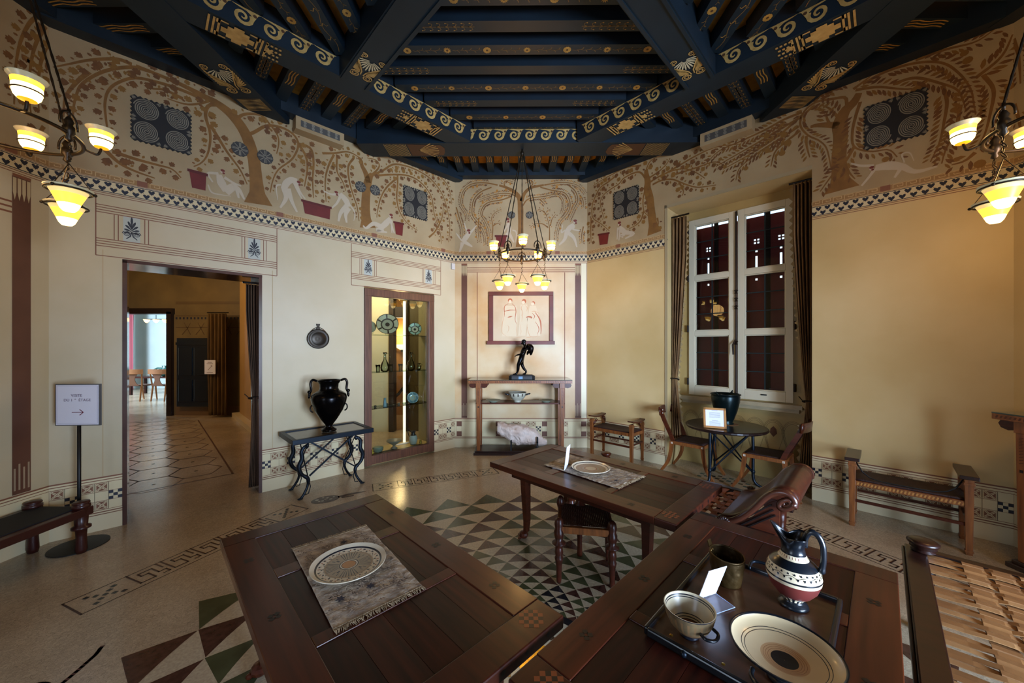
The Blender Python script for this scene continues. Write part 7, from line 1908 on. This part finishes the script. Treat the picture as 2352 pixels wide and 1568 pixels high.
# card in clear stand on the tray
ch2 = thing('card_holder', 'leaning white card in a clear acrylic stand on the tray', 'sign', (0, 0, 0), 0)
a_ = Vector((.715, 1.435)); b_ = Vector((.80, 1.468)); c2_ = (a_+b_)/2; ch2.location = (c2_.x, c2_.y, ZV+.001); rzc = math.atan2(b_.y-a_.y, b_.x-a_.x); ch2.rotation_euler = (0, 0, rzc)
T = Matrix.Rotation(math.radians(20), 4, 'X'); m = MB(T); m.box(-.047, .047, -.001, .001, .004, .148); m.build('card', mat('card_white', '', .45), ch2)
m = MB(); m.box(-.047, .047, -.085, -.002, 0, .003)
m.build('clear_foot', mat('acrylic_clear', '#c8ccd8', .15, alpha=.12), ch2)
m = MB(); m.tube([(-.047, -.085, .003), (.047, -.085, .003), (.047, -.002, .003)], .0012, 5); m.build('foot_edge', mat('acrylic_edge', '#9fb0c8', .2), ch2)

# ================================================================== CHANDELIERS
IRONC = mat('chandelier_iron', '#2c2318', .4, .6)
G1 = mat('glass_bright', '#ffd98a', .4, emit=5.5); G2 = mat('glass_yellow', '#ffb93c', .4, emit=2.2); G3 = mat('glass_rim_cream', '#b9b08e', .3, emit=.18, coat=.4)
G4 = mat('glass_deep_amber', '#e89a18', .4, emit=1.4)
def chandelier(label, loc, rot, ztop):
    t = thing('chandelier', label, 'chandelier', loc, rot, 'iron chandeliers with five cups and five hanging shades')
    R = .31; h = ztop-loc[2]
    m = MB(); m.tube([(R*math.cos(a), R*math.sin(a), 0) for a in [2*PI*i/60 for i in range(60)]], .010, 8, closed=True); m.build('ring', IRONC, t, smooth=True)
    for k in range(5):
        a = math.radians(72*k); c, s = math.cos(a), math.sin(a)
        m = MB(); m.tube(spline([(R*c, R*s, .0), (.36*c, .36*s, -.012), (.375*c, .375*s, .012), (.38*c, .38*s, .045)], 4), .007, 6)
        m.tube([(.38*c+.052*math.cos(q), .38*s+.052*math.sin(q), .075) for q in [2*PI*i/18 for i in range(18)]], .0035, 5, closed=True)
        m.build('arm', IRONC, t, smooth=True)
        m = MB(); m.lathe([(.012, .03), (.032, .036), (.044, .052), (.050, .075), (.050, .10), (.053, .125), (.066, .142), (.068, .146), (.062, .146), (.048, .12)], 24, 0, (.38*c, .38*s, 0), f=lambda i, k: 1 if i < 1 else (0 if i < 4 else (3 if i == 4 else 2)), top=False)
        m.build('glass_cup', [G1, G4, G3, G2], t, smooth=True)
        a2 = a+math.radians(36); c, s = math.cos(a2), math.sin(a2)
        m = MB(); m.lathe([(.001, -.05), (.018, -.035), (.012, -.015), (.026, .0), (.026, .03), (.016, .045), (.022, .06), (.010, .085), (.001, .095)], 12, 0, (R*c, R*s, 0)); m.build('knop', IRONC, t, smooth=True)
        m = MB(); m.tube([(R*c+.055*math.cos(q)*(-s), R*s+.055*math.cos(q)*c, .05+.065*math.sin(q)) for q in [PI*i/12-.2 for i in range(15)]], .006, 6); m.tube([(R*c, R*s, .09), (R*c, R*s, .13)], .008, 6); m.build('loop', IRONC, t, smooth=True)
        m = MB(); n = 30
        P = [Vector((R*c, R*s, .12)).lerp(Vector((.012*c, .012*s, h-.06)), i/n) for i in range(n+1)]
        m.tube(P, [.0045+.0022*(i % 2) for i in range(n+1)], 6); m.build('rod', IRONC, t)
        m = MB()
        for q in range(4): m.tube([(R*c+.010*math.cos(w), R*s+(.010*math.sin(w) if q % 2 else .004), -.065-.028*q+(.015*math.sin(w))) for w in [2*PI*i/8 for i in range(8)]], .0028, 4, closed=True)
        m.build('chain', IRONC, t)
        zr_ = -.315; rr = .088; ox, oy = R*c, R*s
        for w in range(3):
            m = MB(); wa = a2+2*PI*w/3+.5; m.tube([(ox, oy, -.165), (ox+rr*1.06*math.cos(wa), oy+rr*1.06*math.sin(wa), zr_)], .0022, 5); m.build('wire', IRONC, t)
        m = MB(); m.tube([(ox+rr*math.cos(q), oy+rr*math.sin(q), zr_) for q in [2*PI*i/24 for i in range(24)]], .0045, 6, closed=True)
        for w in range(3): wa = a2+2*PI*w/3+.5; m.sphere((ox+rr*1.08*math.cos(wa), oy+rr*1.08*math.sin(wa), zr_), .009, 6)
        m.build('rim_ring', IRONC, t, smooth=True)
        m = MB(); m.lathe([(.001, zr_-.115), (.022, zr_-.112), (.033, zr_-.098), (.043, zr_-.072), (.054, zr_-.045), (.064, zr_-.022), (.074, zr_-.002), (.090, zr_+.008), (.093, zr_+.014), (.080, zr_+.012), (.066, zr_-.006)], 28, 0, (ox, oy, 0), f=lambda i, k: 0 if i < 3 else (1 if i < 5 else (3 if i < 6 else 2)), top=False)
        m.build('glass_shade', [G1, G2, G3, mat('glass_pale_amber', '#f2cf85', .35, emit=.8)], t, smooth=True)
    m = MB(); m.tube([(0, 0, h-.08), (0, 0, h)], .012, 8); m.sphere((0, 0, h-.06), .026, 10, 0, (1, 1, 1.3)); m.build('hook', IRONC, t, smooth=True)
    m = MB(); m.tube([(0, -R, .0), (0, -R, -.0)], .004, 5)
    return t
chandelier('iron chandelier with glass lamps hanging in front of the back wall', (.10, 4.73, 2.775), math.radians(-90), 4.15)
chandelier('iron chandelier with lit glass lamps cut by the left photo edge', (-2.73, 1.90, 2.765), math.radians(-20), 4.15)
chandelier('iron chandelier with lit glass lamps cut by the right photo edge', (2.90, 1.90, 2.765), math.radians(60), 4.15)
pt('chandelier_light', (.10, 4.73, 2.62), 26, WARM, .16)
pt('chandelier_light', (-2.745, 1.91, 2.62), 7, WARM, .16)
pt('chandelier_light', (2.94, 1.87, 2.62), 28, WARM, .16)
